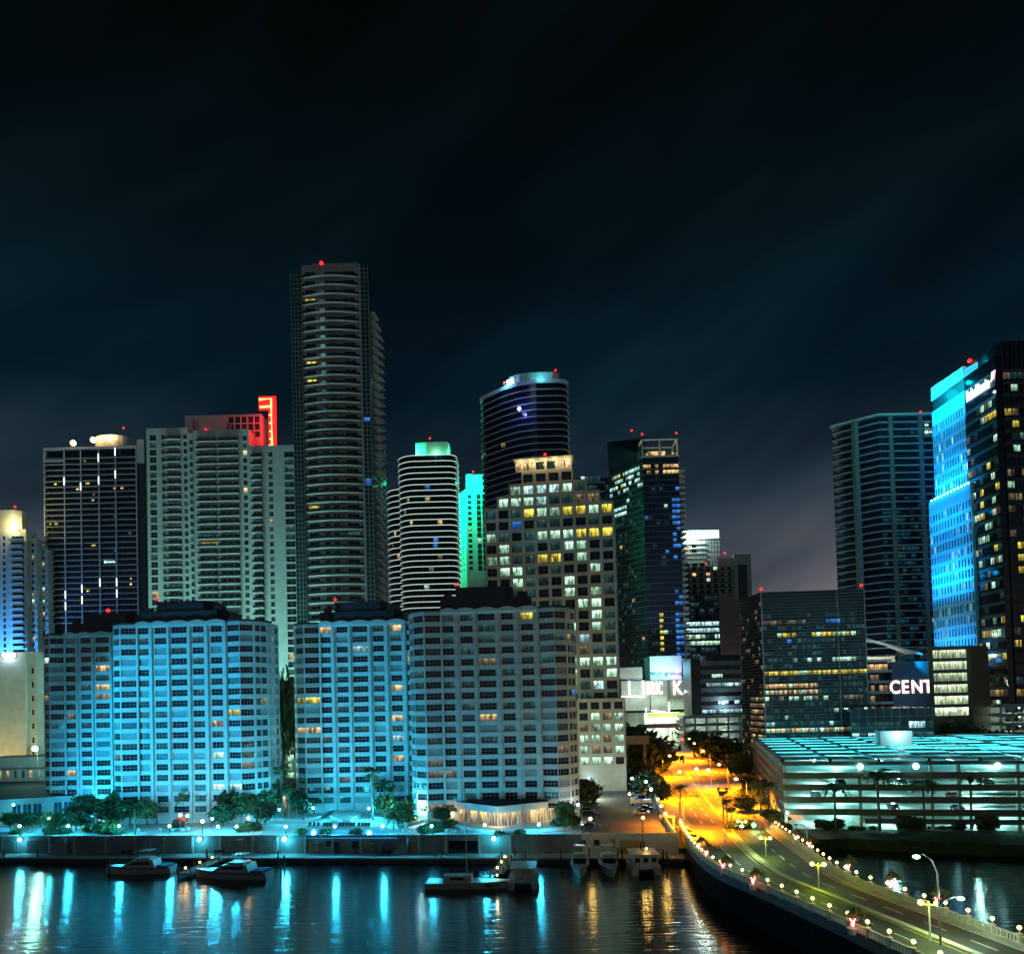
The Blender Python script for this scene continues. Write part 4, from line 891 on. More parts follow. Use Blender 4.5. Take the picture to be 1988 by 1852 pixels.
U = lambda x: B.u(x, 1200); z1 = B.z(1101); z2 = B.z(1080); pit = 11 / 1500 * 600; b = MB(); b.box(0, U(1428), 0, 20, 0, z1); b.box(U(1428) + .01, B.w, -2, 20, 0, z2); b.box(U(1400), U(1428), 4, 20, z1, z2 - 1); b.obj('wall', 'pale', B.root)
slabs(B, [(0, -1.6), (U(1426), -1.6), (U(1426), -.01), (0, -.01)], z1 - 26 * pit, z1, pit, 'slab', .35, rail=1.0)
for f in range(26):
    for k in range(7):
        L = U(1428); window(B.root, (0, 0), (L, 0), (L * (k + .08) / 7, L * (k + .62) / 7, z1 - 26 * pit + f * pit + .5, z1 - 26 * pit + f * pit + pit - .5), -.02, pick([('mint', .04), ('warm', .03), ('cool', .03)]), 2, 1, 'framed')
b = MB(); b.box(U(1434), U(1452), -2.15, -2.01, z1 - 24 * pit, z2 - 8); b.obj('window_bay', 'glassd', B.root); beacon(B.root, (U(1412), 1, z2 + 2), 100, .8); beacon(B.root, (U(1374), 0, z1 + 2), 60, .6)

# --- mid-rise glass block with slanted dark wing
B = Bld('glass_midrise', 'glass mid-rise with two brightly lit floors beside a slant-topped brown wing', 'building', 1332, 1230, 1397, 640, 0, 2.5, None, 640 / 520)
zt = B.z(1155); pit = 12.5 / 1500 * 520; boxwalls(B.root, B.w, 20, 0, zt, 'glasst'); mullions(B.root, (0, 0), (B.w, 0), 0, zt, 2.2, pit, 'frame', .2)
panes(B.root, (0, 0), (B.w, 0), zt - 12 * pit, pit, 12, 3.2, [('dimt', .4)], None, 1, 'framed', -.1, lambda f, i, k: 'cool' if f in (6, 7) else 'mint' if f in (4, 5) and rnd.random() < .7 else None)
a, c = B.w + .01, B.u(1446, 1230); zr = B.z(1172); zl2 = B.z(1150); b = MB(); b.add([(a, -1, 0), (c, -1, 0), (c, -1, zr), (a, -1, zl2), (a, 18, 0), (c, 18, 0), (c, 18, zr), (a, 18, zl2)], [(0, 1, 2, 3), (1, 5, 6, 2), (3, 2, 6, 7), (4, 0, 3, 7)]); b.obj('slanted_wing', 'brown', B.root)
sb = MB(); sb.box(a, c, -1.12, -1.01, 0, .18); me = sb.mesh('cladding_line', 'frame')
for k in range(1, 12): put('cladding_line', me, B.root, (0, 0, zr - 2 - k * pit * .9))
for k in range(5): point('facade_wash', B.W((a + 8, -9, 26)), (.8, .6, .9), 1600 * B.k ** 2, .5)

# --- shopping centre podium with bulb letters
B = Bld('shopping_centre', 'pale panelled shopping centre with red-white bulb letters and bright light lines', 'building', 1206, 1340, 1343, 560, 0, 2.5, None, 560 / 408)
U = lambda x, y=1340: B.u(x, y); zt = B.z(1322, 1250); zb = B.z(1352, 1250)
b = MB(); b.box(0, U(1296), 0, 30, zb, zt); b.box(U(1296) + .01, B.w, 2, 30, zb - .5, zt + .4); b.obj('upper_box', 'pale', B.root)
b = MB(); b.box(U(1206), U(1250), 3, 30, zt, B.z(1295, 1220)); b.obj('blue_parapet_box', 'white', B.root)
b = MB(); b.box(U(1210), U(1262), .6, 28, B.z(1380), zb - .01); b.box(U(1263), U(1294), -1.2, 28, B.z(1384), zb - .01); b.box(U(1296), B.w, 6, 28, B.z(1380), zb - .51); b.obj('lower_box', 'pale', B.root)
b = MB(); b.box(-6, B.w + 6, 10, 30, 0, B.z(1385)); b.obj('ground_floor', 'grey', B.root)
for k in range(7):
    q = MB(); q.box(.2, U(1295.5), -.08, -.01, zb + .6 + k * 1.3, zb + .75 + k * 1.3); q.obj('panel_line', 'grey', B.root)
    q = MB(); q.box(U(1297), B.w - .2, 1.9, 1.99, zb + .6 + k * 1.3, zb + .75 + k * 1.3); q.obj('panel_line', 'grey', B.root)
for x0, y0, x1, y1, yy in ((1222, 1322, 1222, 1352, -.3), (1249, 1322, 1249, 1352, -.3), (1206, 1352, 1252, 1353, -.3), (1253, 1376, 1253, 1383, -.5), (1263, 1381, 1296, 1386, -1.5), (1297, 1365, 1297, 1384, -1.5)):
    q = MB(); q.tube([(U(x0), yy, B.z(y0)), (U(x1), yy, B.z(y1))], .24, 6); q.obj('light_line', 'bulb', B.root)
M['pinkl'] = glow('bulb_letter', (1, .62, .60), 3.2)
for s, x_, yy, sz in (('B', 1255, -.3, 9.4), ('R', 1264, -.3, 9.4), ('I', 1273, -.3, 9.4), ('C', 1277.5, -.3, 9.4), ('K', 1307, 1.7, 10.2)):
    text('sign_letter', s, B.root, face_mtx((U(x_), yy, zb + 1.2 + (0 if s != 'K' else -.4)), (1, 0, 0)), sz, 'pinkl', .15, .36 if s not in 'IK' else .5 if s == 'I' else .8)
b = MB(); b.box(U(1270), U(1333), 10, 28, zt + .41, B.z(1271, 1300)); b.obj('white_box', 'white', B.root); point('facade_wash', B.W((U(1290), 2, zt + 6)), (.25, .75, 1), 9000 * B.k ** 2, .8); point('facade_wash', B.W((U(1325), 4, zt + 3)), (.6, .3, 1), 2500 * B.k ** 2, .5)
point('facade_wash', B.W((U(1245), -14, zb + 3)), (.8, 1, .85), 9000 * B.k ** 2, 1); point('facade_wash', B.W((U(1318), -14, zb + 2)), (.7, 1, .75), 5000 * B.k ** 2, 1)
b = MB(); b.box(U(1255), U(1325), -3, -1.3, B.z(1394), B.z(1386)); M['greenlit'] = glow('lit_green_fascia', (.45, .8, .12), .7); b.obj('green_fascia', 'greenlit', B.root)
# covered street and lit shops at the road's end
b = MB(); b.box(U(1228), U(1330), -22, -19, B.z(1412), B.z(1404)); b.obj('street_canopy', 'grey', B.root)
b = MB(); b.box(U(1256), U(1322), 6, 9.9, .2, 16); M['shopglow'] = room('lit_shopfronts', (.80, 1, .70), 3.5, .3); b.obj('shopfront', 'shopglow', B.root); point('shop_light', B.W((U(1290), -6, 8)), (.75, 1, .7), 14000 * B.k ** 2, 1.5)

# --- dark banded office with parking floors
B = Bld('banded_office', 'low dark office with grey bands above lit parking floors, beside the glass office', 'building', 1342, 1340, 1447, 520, 0, 2.5, None, 520 / 400)
zt = B.z(1283, 1380); pit = 17.2 / 1500 * 400; b = MB(); b.box(0, 5, -.3, 18, B.z(1388), zt + 1, 0); b.box(5.01, B.w, .6, 18, B.z(1388), zt, 1); b.obj('core', ['dark', 'glassd'], B.root)
sb = MB(); sb.box(5.01, B.w + .2, -.2, .58, 0, pit * .52); me = sb.mesh('spandrel', 'grey')
for k in range(6): put('spandrel', me, B.root, (0, 0, zt - pit * .52 - k * pit))
panes(B.root, (5.2, .6), (B.w, .6), zt - 6 * pit, pit, 6, 2.9, [('mint', .04)], pit * .5, 1, 'framed', -.1, lambda f, i, k: 'cool' if (f == 3 and i > 0) or (f == 1 and i in (3, 4, 6)) or (f == 0) else 'mint' if f == 4 and i == 2 else None)
b = MB(); b.box(B.u(1374, 1280), B.w, 3, 16, zt, B.z(1272)); b.obj('plant_room', 'dark', B.root)
z0 = B.z(1388) ; pp = 15.0 / 1500 * 400; b = MB()
L = B.w + 6
for k in range(5): b.box(-5, B.w, -4, 15, z0 - k * pp - 1.6, z0 - k * pp - .2, 0)
for k in range(7): u = -5 + L * k / 6; b.box(u - .4, u + .4, -3.9, -3, 0, z0 - .25, 0)
b.box(-5, B.w, 8, 8.5, 0, z0 - .3, 1); b.obj('parking_deck', ['pale', 'white'], B.root)
for k in range(5): point('parking_light', (4, 2, z0 - k * pp - 2.2), (.75, 1, .85), 700, .5, B.root); point('parking_light', (18, 2, z0 - k * pp - 2.2), (.75, 1, .85), 700, .5, B.root)
p = (B.u(1402, 1366), -2, B.z(1366)); b = MB(); b.ball(p, .7, 8, 6); b.obj('wall_lamp', 'lampb', B.root); point('wall_light', (p[0], p[1] - 1.5, p[2]), (.5, .8, 1), 1500, .6, B.root)

# --- glass office with red beacons
B = Bld('glass_office', 'glass office block with two red beacons and bright floors, behind the parking garage', 'building', 1482, 1300, 1683, 300, -3, 2.5)
zt = B.z(1150); pit = 12.3 / 1500 * 300; U = lambda x: B.u(x, 1300); lx, ly = -2.0, 26.0
b = MB(); b.prism([(lx, ly), (0, 0), (B.w, 0), (B.w, 28), (lx, 28)], 0, zt, 0); b.obj('core', 'glasst', B.root)
b = MB(); b.box(.02, B.w - .02, -.12, -.02, zt - pit * 1.6, zt - .1); b.obj('top_band', 'black', B.root)
d_, n_, L_ = fvec((lx, ly), (0, 0))
sb = MB(); sb.box(.0, B.w, -.22, -.01, 0, .10, 0); sb.T = Matrix.Translation((lx, ly, 0)) @ Matrix.Rotation(math.atan2(d_.y, d_.x), 4, 'Z'); sb.box(0, L_, -.22, -.01, 0, .10, 0); me = sb.mesh('floor_line', 'frame')
nfl = int(zt / pit * 2)
for k in range(nfl): put('floor_line', me, B.root, (0, 0, zt - k * pit / 2))
b = MB(); b.box(U(1629), U(1629) + .25, -.3, -.02, 0, zt); b.box(-.15, .25, -.35, .05, 0, zt); b.box(B.w - .2, B.w + .1, -.3, 0, 0, zt); b.obj('corner_mullion', 'frame', B.root); mullions(B.root, (0, 0), (B.w, 0), 0, zt, 1.6, None, 'framed', .06, .14)
def gt(f, i, k):
    t = i / k
    T = int(zt / pit) - 1 - f
    if T == 6 and .10 < t < .32 or T == 6 and .47 < t < .88: return 'yellow' if rnd.random() < .6 else 'mint'
    if T == 4 and .58 < t < .78: return 'blue' if rnd.random() < .7 else None
    if T == 7 and .2 < t < .26: return 'blue'
    if T == 10 and t > .28 and rnd.random() < .55: return 'mint'
    if T == 12: return 'yellow' if rnd.random() < .85 else 'mint'
    if T in (14, 15) and t < .5: return 'warm' if rnd.random() < .75 else 'mint'
    if T == 16: return 'mint' if rnd.random() < .25 else 'dimw' if rnd.random() < .4 else None
    if T in (18, 19) : return 'mint' if rnd.random() < .12 else None
    if T == 20: return 'cool' if rnd.random() < .4 else 'dimt'
    if T == 21: return 'mint' if rnd.random() < .6 else 'warm'
    if T == 4 and t < .4: return 'dimw' if rnd.random() < .3 else None
    return 'glassd' if T < 3 else None
panes(B.root, (0, 0), (B.w, 0), zt - int(zt / pit) * pit - 1.0, pit, int(zt / pit) - 1, 1.9, [('dimt', .42)], pit * .85, 1, 'framed', -.08, gt)  # dim teal panes also paint in reflections on the glass front
panes(B.root, (lx, ly), (0, 0), zt - int(zt / pit) * pit - 1.0, pit, int(zt / pit) - 1, 2.4, [('dimw', .12)], pit * .85, 1, 'framed', -.08, lambda f, i, k: ('dimw' if rnd.random() < .8 else 'warm') if 4 < f < 13 and i > k * .3 else None)  # beige reflections on this face put in as dim warm panes
beacon(B.root, (.2, -.2, zt + 1.3), 350, .6); beacon(B.root, (B.w - 1, -.2, zt + 1.5), 350, .6)
b = MB(); q1 = B.u(1812, 1400, -8); b.box(B.w * .75, q1, -8, 18, 0, B.z(1380)); b.obj('podium', 'glasst', B.root); panes(B.root, (B.w * .75, -8), (q1, -8), 3, 4, int(B.z(1380) / 4) - 1, 3, [('cool', .35), ('mint', .15), ('dimt', .3)]); mullions(B.root, (B.w * .75, -8), (q1, -8), 0, B.z(1380), 3, 4, 'frame', .12)

# --- dark slab tower on the right
B = Bld('slab_tower', 'dark blue tower with pale projecting floor slabs, left of the bright blue facade', 'building', 1713, 1050, 1862, 430, 0, 2.5)
U = lambda x: B.u(x, 1050); zt = B.z(809, 1690); pit = 14.2 / 1500 * 430; lx, ly = U(1662), 15.0; W_ = B.w
pl = [(lx, ly), (0, 0), (W_ - 3, 0), (W_ + 3, 5), (W_ + 3, 30), (lx, 30)]; b = MB(); b.prism(grow(pl, .96), 0, zt - .3); b.obj('core', 'glassb', B.root)
sp = [(lx - 4.5, ly + 1.5), (-.6, -1.6), (W_ - 2.6, -1.6), (W_ + 4.2, 4.6), (W_ + 3, 8), (lx, ly + 8)]
slabs(B, sp, zt - 36 * pit, zt - .5, pit, 'slab', .38, rail=.9)
b = MB(); b.prism([(lx - 5.5, ly + 1), (-.8, -2), (W_ - 2.4, -2), (W_ + 4.6, 4.4), (W_ + 3.5, 12), (lx, ly + 10)], zt - .2, zt + 1.0, bottom=True); b.obj('roof_slab', 'slab', B.root)
for x_ in (1678, 1735, 1793, 1822):
    u = U(x_); yy = -1.8 if u > 0 else -1.8 - u * .9; b = MB(); b.box(u - 1.2, u + 1.2, yy + (0 if u > 0 else -2.5), yy + 1.5, 0, zt - .3); b.obj('fin_wall', 'grey', B.root)
cp = grow(pl, .96)
def tb(f, i, k):
    if f in (34, 33) and i > k * .65: return 'mint' if rnd.random() < .6 else None
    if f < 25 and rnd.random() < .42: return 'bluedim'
    if f in (1, 4) and i < 4: return 'mint'
    return None
M['bluedim'] = room('blue_reflection_glow', (.05, .42, .75), .12, .2)  # blue reflection put into the panes as a faint glow
panes(B.root, cp[1], cp[2], zt - 36 * pit, pit, 36, 2.6, [('mint', .012), ('dimt', .03), ('warm', .006)], pit * .86, 1, 'framed', -.05, tb)
b = MB(); b.box(lx + 8, W_ - 6, 6, 20, zt + 1, zt + 2.2); b.obj('plant_room', 'dark', B.root); beacon(B.root, (U(1801), 2, B.z(797, 1800)), 150, .6)
point('blue_wash', B.W((W_ * .6, -40, 12)), (.03, .6, 1), 4000 * B.k ** 2, 2)

# --- blue floodlit bank tower at the right edge
X0, Y0, SB_ = 220.5, 343.0, 1.4
LW_ = lambda x, y, z: (X0 + x * SB_, Y0 + y * SB_, 2.5 + z * SB_)
T = thing('bank_tower', 'tall bank tower with a bright blue flank, dark glass front and glowing sign', 'building', (X0, Y0, 2.5), 0); T.scale = (SB_,) * 3
zc = lambda x_, y_, D: (at(x_, y_, D * SB_).z - 2.5) / SB_
zfr = zc(1985, 664, 246)
zs = zc(1958, 690, 245)
b = MB(); b.box(2.2, 60, 0, 17, 0, zfr); b.box(0, 2.21, .4, 17, 0, zs); b.obj('core', 'glassd', T)
pitb = 3.9; nfb = int(zs / pitb)
mullions(T, (2.2, 0), (60, 0), 20, zfr, 1.6, None, 'framed', .1)
sb = MB(); sb.box(2.21, 60, -.12, -.01, 0, 1.1); me = sb.mesh('spandrel', 'dark'); s2 = MB(); s2.box(-.12, -.01, .4, 17, 0, 1.1); me2 = s2.mesh('spandrel', 'dark')
for k in range(6, nfb):
    put('spandrel', me, T, (0, 0, k * pitb))
    put('spandrel', me2, T, (0, 0, k * pitb))
panes(T, (2.2, 0), (30, 0), 5.2, pitb, int(zfr / pitb) - 3, 2.3, [('yellow', .12), ('mint', .07), ('dimt', .14), ('dimw', .14)], 3.2, 2, 'framed', -.06)
panes(T, (0, 17), (0, .4), 5.2, pitb, nfb - 4, 2.0, [('yellow', .10), ('mint', .09), ('dimt', .12), ('dimw', .12), ('blue', .01)], 3.2, 2, 'framed', -.06, lambda f, i, k: ('yellow' if rnd.random() < .6 else 'mint') if f == nfb - 6 and i > 3 else None)
def flank(y0, y1, z0, z1, xo, n, nm):
    b = MB(); hs = []; L = y1 - y0; rows_ = int((z1 - z0 - 5) / pitb)
    for r_ in range(rows_):
        for c in range(n): hs.append((L * (c + .28) / n, L * (c + .78) / n, z1 - 5 - (r_ + 1) * pitb + .9, z1 - 5 - r_ * pitb - .35))
    holes_wall(b, (xo, y1), (xo, y0), z0, z1, hs, .35); b.box(xo, xo + 14, y0, y1, z0, z1, 0, 'lb'); o = b.obj(nm, 'bluewall', T)
    lit_row = MB(); g = MB(); d2 = MB()
    d, n2, L2 = fvec((xo, y1), (xo, y0))
    for h in hs:
        tgt = lit_row if rnd.random() < .16 else g
        A = lambda u, v: (xo + .3, y1 - u, v); tgt.quad(A(h[0], h[2]), A(h[1], h[2]), A(h[1], h[3]), A(h[0], h[3]))
    struct(g.obj('dark_window_strips', 'glassb', T), 'stuff'); struct(lit_row.obj('lit_window_strips', 'cool', T), 'stuff')
M['bluewall'] = mat('pale_blue_panel', (.24, .54, .66), .6, var=.06, scale=.2)
yk = 262.2 - 245; zu1 = zc(1880, 757, 262) ; zu0 = zc(1868, 985, 272); 
flank(17.05, 38, 0, zu1, 0.2, 13, 'blue_flank')
zlo = zc(1880, 942, 262)
flank(14.0, 40, 8, zlo, -1.2, 14, 'lower_blue_flank')
b = MB(); z1 = zu1; b.box(.6, 14, 17.2, 37.8, zu1 + .01, zu1 + 4.2); b.obj('dark_attic', 'black', T)
za, zb2 = zc(1826, 752, 285), zc(1880, 720, 262); z3 = zc(1938, 683, 249)
b = MB(); b.add([(.1, 38, zu1 + 4.2), (.1, 17.4, zu1 + 4.6), (.1, 17.4, zu1 + 8.4), (.1, 38, zu1 + 9.2), (1.2, 38, zu1 + 4.2), (1.2, 17.4, zu1 + 4.6), (1.2, 17.4, zu1 + 8.4), (1.2, 38, zu1 + 9.2)], [(0, 1, 2, 3), (7, 6, 5, 4), (3, 2, 6, 7), (0, 4, 5, 1), (1, 5, 6, 2), (0, 3, 7, 4)]); b.obj('crown_wing', 'white', T)
b = MB(); b.add([(.15, 17.2, zu1 + 4.4), (6, 7, zu1 + 5.5), (6, 4, zu1 + 9), (.15, 17.2, zu1 + 7.2)], [(0, 1, 2, 3)]); b.box(6.01, 8, 7, 17, zu1 + 4, zu1 + 8); b.obj('crown_blade', 'white', T)
for y_, z_, pw_ in ((22, zu1 + 4.5, 2600), (33, zu1 + 4.5, 2600)): point('crown_light', LW_(-4.5, y_, z_), (.0, .85, 1), pw_ * 3, .6)
point('crown_light', LW_(1, 9, zu1 + 6), (.05, .85, 1), 1800, .6)
for y_ in (18, 25, 32, 39):
    point('ledge_wash', LW_(-8, y_, zlo + 3), (.0, .38, 1), 11340, 1, None, 130, (1, 0, .4))
    point('ledge_wash', LW_(-8, y_, zlo + 32), (.0, .38, 1), 9720, 1, None, 120, (1, 0, 0))
    point('base_wash', LW_(-9, y_, zlo - 60), (.0, .38, 1), 12960, 1, None, 120, (1, 0, .25)); point('base_wash', LW_(-9, y_, zlo - 9), (.0, .38, 1), 6500, 1, None, 120, (1, 0, 0)); point('base_wash', LW_(-9, y_, zlo - 30), (.0, .38, 1), 11880, 1, None, 120, (1, 0, .1))
sb = MB()
for k in range(12): sb.box(-1.2, -.9, 15 + k * 2.1, 15.3 + k * 2.1, zlo, zlo + .5)
struct(sb.obj('ledge_lamps', 'lampb', T), 'stuff')
zsg = zs - 9
text('sign_lettering', 'Bank of America', T, face_mtx((-.5, 15.2, zsg), (0, -1, 0)), 5.0, 'signw', .2, .37)
for k in range(3):
    b = MB(); y_ = 2.0 - k * .75; b.add([(-.5, y_, zsg + 1.2 + k * .2), (-.5, y_ - .55, zsg + 1.3 + k * .2), (-.5, y_ - 1.3, zsg + 4.1), (-.5, y_ - .75, zsg + 4.3)], [(0, 1, 2, 3)]); b.obj('sign_flag_bar', 'signred' if k == 2 else 'signw', T)
point('sign_light', LW_(-4, 7, zsg), (.3, .65, 1), 1500, .5)
beacon(T, (1.6, 16.0, zu1 + 9.6), 300, .7)

# --- white slanted roof, sign block, lit brown office, garage at the edge
B = Bld('terraced_mall', 'mall block with dark terraces, a white slanted canopy and bulb letters on a grey wall', 'building', 1683, 1330, 1806, 400, 0, 2.5)
U = lambda x, y=1330: B.u(x, y); zt = B.z(1285, 1700); pit = 20.5 / 1500 * 400; xm = U(1727)
b = MB(); b.box(0, xm, 1.5, 24, 0, zt); b.obj('core', 'glassd', B.root); sb = MB(); sb.box(-.5, xm + 1.5, 0, 1.49, 0, 1.3); me = sb.mesh('terrace_slab', 'pale')
for k in range(6): put('terrace_slab', me, B.root, (0, 0, zt - k * pit))
panes(B.root, (0, 1.5), (xm, 1.5), zt - 5 * pit, pit, 5, 2.6, [('dimw', .5), ('warm', .06)], pit * .8, 1, 'framed', -.1, lambda f, i, k: 'warm' if f == 4 else None)
b = MB(); b.box(xm + 1.6, B.w, .5, 24, 0, B.z(1286)); M['bluegrey'] = mat('blue_grey_panel', (.07, .09, .10), .7, var=.15); b.obj('sign_wall', 'bluegrey', B.root)
for s, x_ in (('C', 1727), ('E', 1750), ('N', 1769), ('T', 1793)): text('sign_letter', s, B.root, face_mtx((U(x_), .2, B.z(1347)), (1, 0, 0)), 9.4, 'pinkl', .15, .85)
za = B.z(1240); zb3 = B.z(1272); b = MB(); ua, ub = U(1682), U(1800); zr = B.z(1289)
b.add([(ua, 3, za), (ua + 6, 3, za - .5), (ub, 3, zb3 + .5), (ub, 20, zb3 + .5), (ua + 6, 20, za + 4), (ua, 20, za + 4)], [(0, 1, 4, 5), (1, 2, 3, 4)]); b.add([(ua, 3, za - 1.5), (ua + 6, 3, za - 2), (ub, 3, zb3 - .7), (ub, 3, zb3 + .5), (ua + 6, 3, za - .5), (ua, 3, za)], [(0, 1, 2, 3, 4, 5)]); b.obj('slanted_canopy', 'white', B.root)
b = MB(); b.box(ua + .5, ub - 8, 16, 17, zr, zb3); b.obj('back_wall', 'white', B.root); point('canopy_light', B.W((U(1700), 6, zr + 3)), (.7, 1, .85), 2600 * B.k ** 2, .6); point('canopy_light', B.W((U(1745), 6, zr + 2)), (1, .85, .6), 2400 * B.k ** 2, .6); point('canopy_light', B.W((U(1720), -6, za)), (.7, 1, .9), 1500 * B.k ** 2, .6)
point('sign_wash', B.W((U(1760), -10, B.z(1370))), (.4, .8, 1), 900 * B.k ** 2, .6)
for x_ in (1753, 1764, 1776):
    q = MB()
    for k in range(50): c = Vector((rnd.gauss(0, .9), rnd.gauss(0, .7), rnd.uniform(0, 2.2))); q.add([c, c + Vector((.5, .1, .3)), c + Vector((.1, .2, .6))], [(0, 1, 2)])
    q.obj('roof_shrub', 'leafd', B.root, loc=(U(x_), 2, B.z(1286)))

B = Bld('brown_office', 'brown brick office with six bands of bright vertical-blind windows', 'building', 1806, 1330, 1886, 332, -6, 2.5)
U = lambda x, y=1330: B.u(x, y); zt = B.z(1255); pit = 22.3 / 1500 * 332; L = B.w; hs = []
for k in range(6): hs.append((1.6, L - 1.4, zt - 1.6 - k * pit - pit * .74, zt - 1.6 - k * pit))
b = MB(); holes_wall(b, (0, 0), (L, 0), 0, zt, hs, .4); rx, ry = B.u(1921, 1330, 14) , 14.0; holes_wall(b, (L, 0), (rx, ry), 0, zt, []); b.add([(0, 0, zt), (L, 0, zt), (rx, ry, zt), (0, 20, zt)], [(0, 1, 2, 3)]); b.obj('wall', 'brown', B.root)
M['blindlit'] = room('lit_vertical_blinds', (.80, 1, .62), 1.7, .25)
for h in hs: window(B.root, (0, 0), (L, 0), h, .35, 'blindlit', 12, 1, 'framed', .1)
b = MB(); b.box(-.25, -.01, -.2, .4, 0, zt + .2); b.box(L - .2, L + .15, -.15, -.01, 8, zt + .2); b.obj('edge_trim', 'brown', B.root)
point('street_wash', B.W((L * .9, -16, 10)), (1, .75, .45), 9000 * B.k ** 2, 1)
B = Bld('edge_garage', 'small lit parking structure at the right picture edge', 'building', 1945, 1400, 2060, 335, -4, 2.5)
zt = B.z(1366, 1950); b = MB()
for k in range(4): b.box(0, B.w, 0, 16, zt - 1.6 - k * 4, zt - .2 - k * 4, 0)
for k in range(6): b.box(B.w * k / 5 - .3, B.w * k / 5 + .3, .1, .8, 0, zt - .3, 0)
b.box(0, B.w, 12, 12.4, 0, zt - .4, 1); b.obj('parking_deck', ['pale', 'white'], B.root)
for k in range(4): point('parking_light', (6, 4, zt - 2.2 - k * 4), (.7, 1, .8), 500, .4, B.root); point('parking_light', (16, 4, zt - 2.2 - k * 4), (.7, 1, .8), 500, .4, B.root)
# ------------------------------------------------------------------ the parking garage
GA = thing('parking_garage', 'long five-level parking garage glowing cyan inside with a canopy roof and palms in front', 'garage', (66.8, 192.5, 2.5), math.atan2(-11.9, 51.3))
gw, gd = 100.0, 104.0; lsk = 54.0   # front width, depth, how far the left side runs back sideways
lv = 3.25; zt = 16.3
GD = Vector((math.cos(math.atan2(-11.9, 51.3)), math.sin(math.atan2(-11.9, 51.3)), 0)); GN = Vector((-GD.y, GD.x, 0)); GO = Vector((66.8, 192.5, 2.5))
gl = lambda p: ((Vector(p) - GO).dot(GD), (Vector(p) - GO).dot(GN))
bx, by = gl((96.5, 312, 2.5))      # far end of the left side
foot = [(0, 0), (gw, 0), (gw + bx, by), (bx, by)]
lev = [0.0, 4.3, 7.3, 10.3, 13.2]   # floor heights
slabm = MB(); slabm.prism([(.2, .3), (gw, .3), (gw + bx, by), (bx + .2, by)], -.3, 0, 0, bottom=True); sl_me = slabm.mesh('floor_slab', 'gfloor')
for z in lev: put('floor_slab', sl_me, GA, (0, 0, max(z, .12)))
ang = math.atan2(by, bx)
for z in lev[1:]:
    b = MB(); b.box(-.05, gw, -.35, .28, z - .75, z + .75); b.obj('spandrel', 'garage', GA)
    b = MB(); b.T = Matrix.Rotation(ang, 4, 'Z'); L = math.hypot(bx, by); b.box(.4, L, -.0, .35, z - .75, z + .85); b.obj('side_spandrel', 'garage', GA)
b = MB(); b.box(0, gw, -.3, .2, zt - .6, zt + .3); b.obj('top_beam', 'garage', GA)
L = math.hypot(bx, by)
b = MB(); b.T = Matrix.Rotation(ang, 4, 'Z'); b.box(.4, L, .0, .3, zt - .55, zt + .3); b.obj('side_top_beam', 'garage', GA)
cm_ = MB(); cm_.box(-.35, .35, -.2, .5, 0, zt - .6); col = cm_.mesh('column', 'white')
for u in (.3, 17.6, 33.5, 39.5, 52, 60, 72, 84, 96): put('column', col, GA, (u, .3, .12))
for k in range(1, 8): put('column', col, GA, (bx * k / 8 + .5, by * k / 8, .12))
for k in range(5):
    for j in range(3): put('column', col, GA, (12 + 18 * k + bx * (.3 + .25 * j), by * (.3 + .25 * j), .12))
b = MB(); b.T = Matrix.Rotation(ang, 4, 'Z')
for k in range(26): u = 2 + k * (L - 4) / 25; b.box(u - .35, u + .35, .05, .3, 5.2, zt - .7)
o = b.obj('side_mullions', 'garage', GA); o['kind'] = 'stuff'
b = MB(); b.quad((18, .6, .1), (18 + bx * .35, by * .35, .1), (18 + bx * .35, by * .35, 3.9), (18, .6, 3.9)); b.quad((bx * .9, by * .9, .1), (gw, by * .9, .1), (gw, by * .9, zt - 1), (bx * .9, by * .9, zt - 1)); b.obj('inner_wall', 'white', GA)
b = MB(); b.box(18.4, gw, -.3, -.02, 1.6, 2.8); b.obj('low_wall', 'garage', GA)
for k in range(9):
    b = MB(); u = 2 + k * 1.9; b.quad((u, 3, .13), (u + .18, 3, .13), (u + .18 + bx * .1, 14, .13), (u + bx * .1, 14, .13)); b.obj('bay_line', 'paint', GA)
tube = MB(); tube.box(-.12, .12, -5, 5, -.12, 0); tme = tube.mesh('ceiling_tube', 'lampc')
for zi, z in enumerate(lev):
    top = (lev + [zt])[zi + 1] - (.36 if zi < 4 else .1)
    for k in range(6):
        put('ceiling_tube', tme, GA, (8 + 16 * k + bx * .1, 9, top - .05))
    for k in range(5):
        point('garage_light', (9 + 19 * k + rnd.uniform(-3, 3), rnd.uniform(5, 9), top - .45), (.42, 1, .86), rnd.uniform(1400, 2600), .35, GA)
        if k % 2 == 0: point('garage_light', (16 + 19 * k, rnd.uniform(18, 26), top - .45), (.30, 1, .82), 3000, .35, GA)
for zi in (1, 2, 3):
    b = MB(); z0_, z1_ = lev[zi] + .02, lev[zi] + 2.2; b.quad((42, 9, z0_), (88, 9, z1_), (88, 15, z1_), (42, 15, z0_)); b.quad((42, 8.9, z0_), (88, 8.9, z1_), (88, 8.9, z1_ + .9), (42, 8.9, z0_ + .3)); b.obj('ramp', 'gfloor', GA)
for k in range(12):
    for zi in range(5):
        b = MB(); b.box(4 + 8 * k - .2, 4 + 8 * k + .2, 1, 30, (lev + [zt])[zi + 1] - .75, (lev + [zt])[zi + 1] - .31); b.obj('ceiling_beam', 'white', GA)
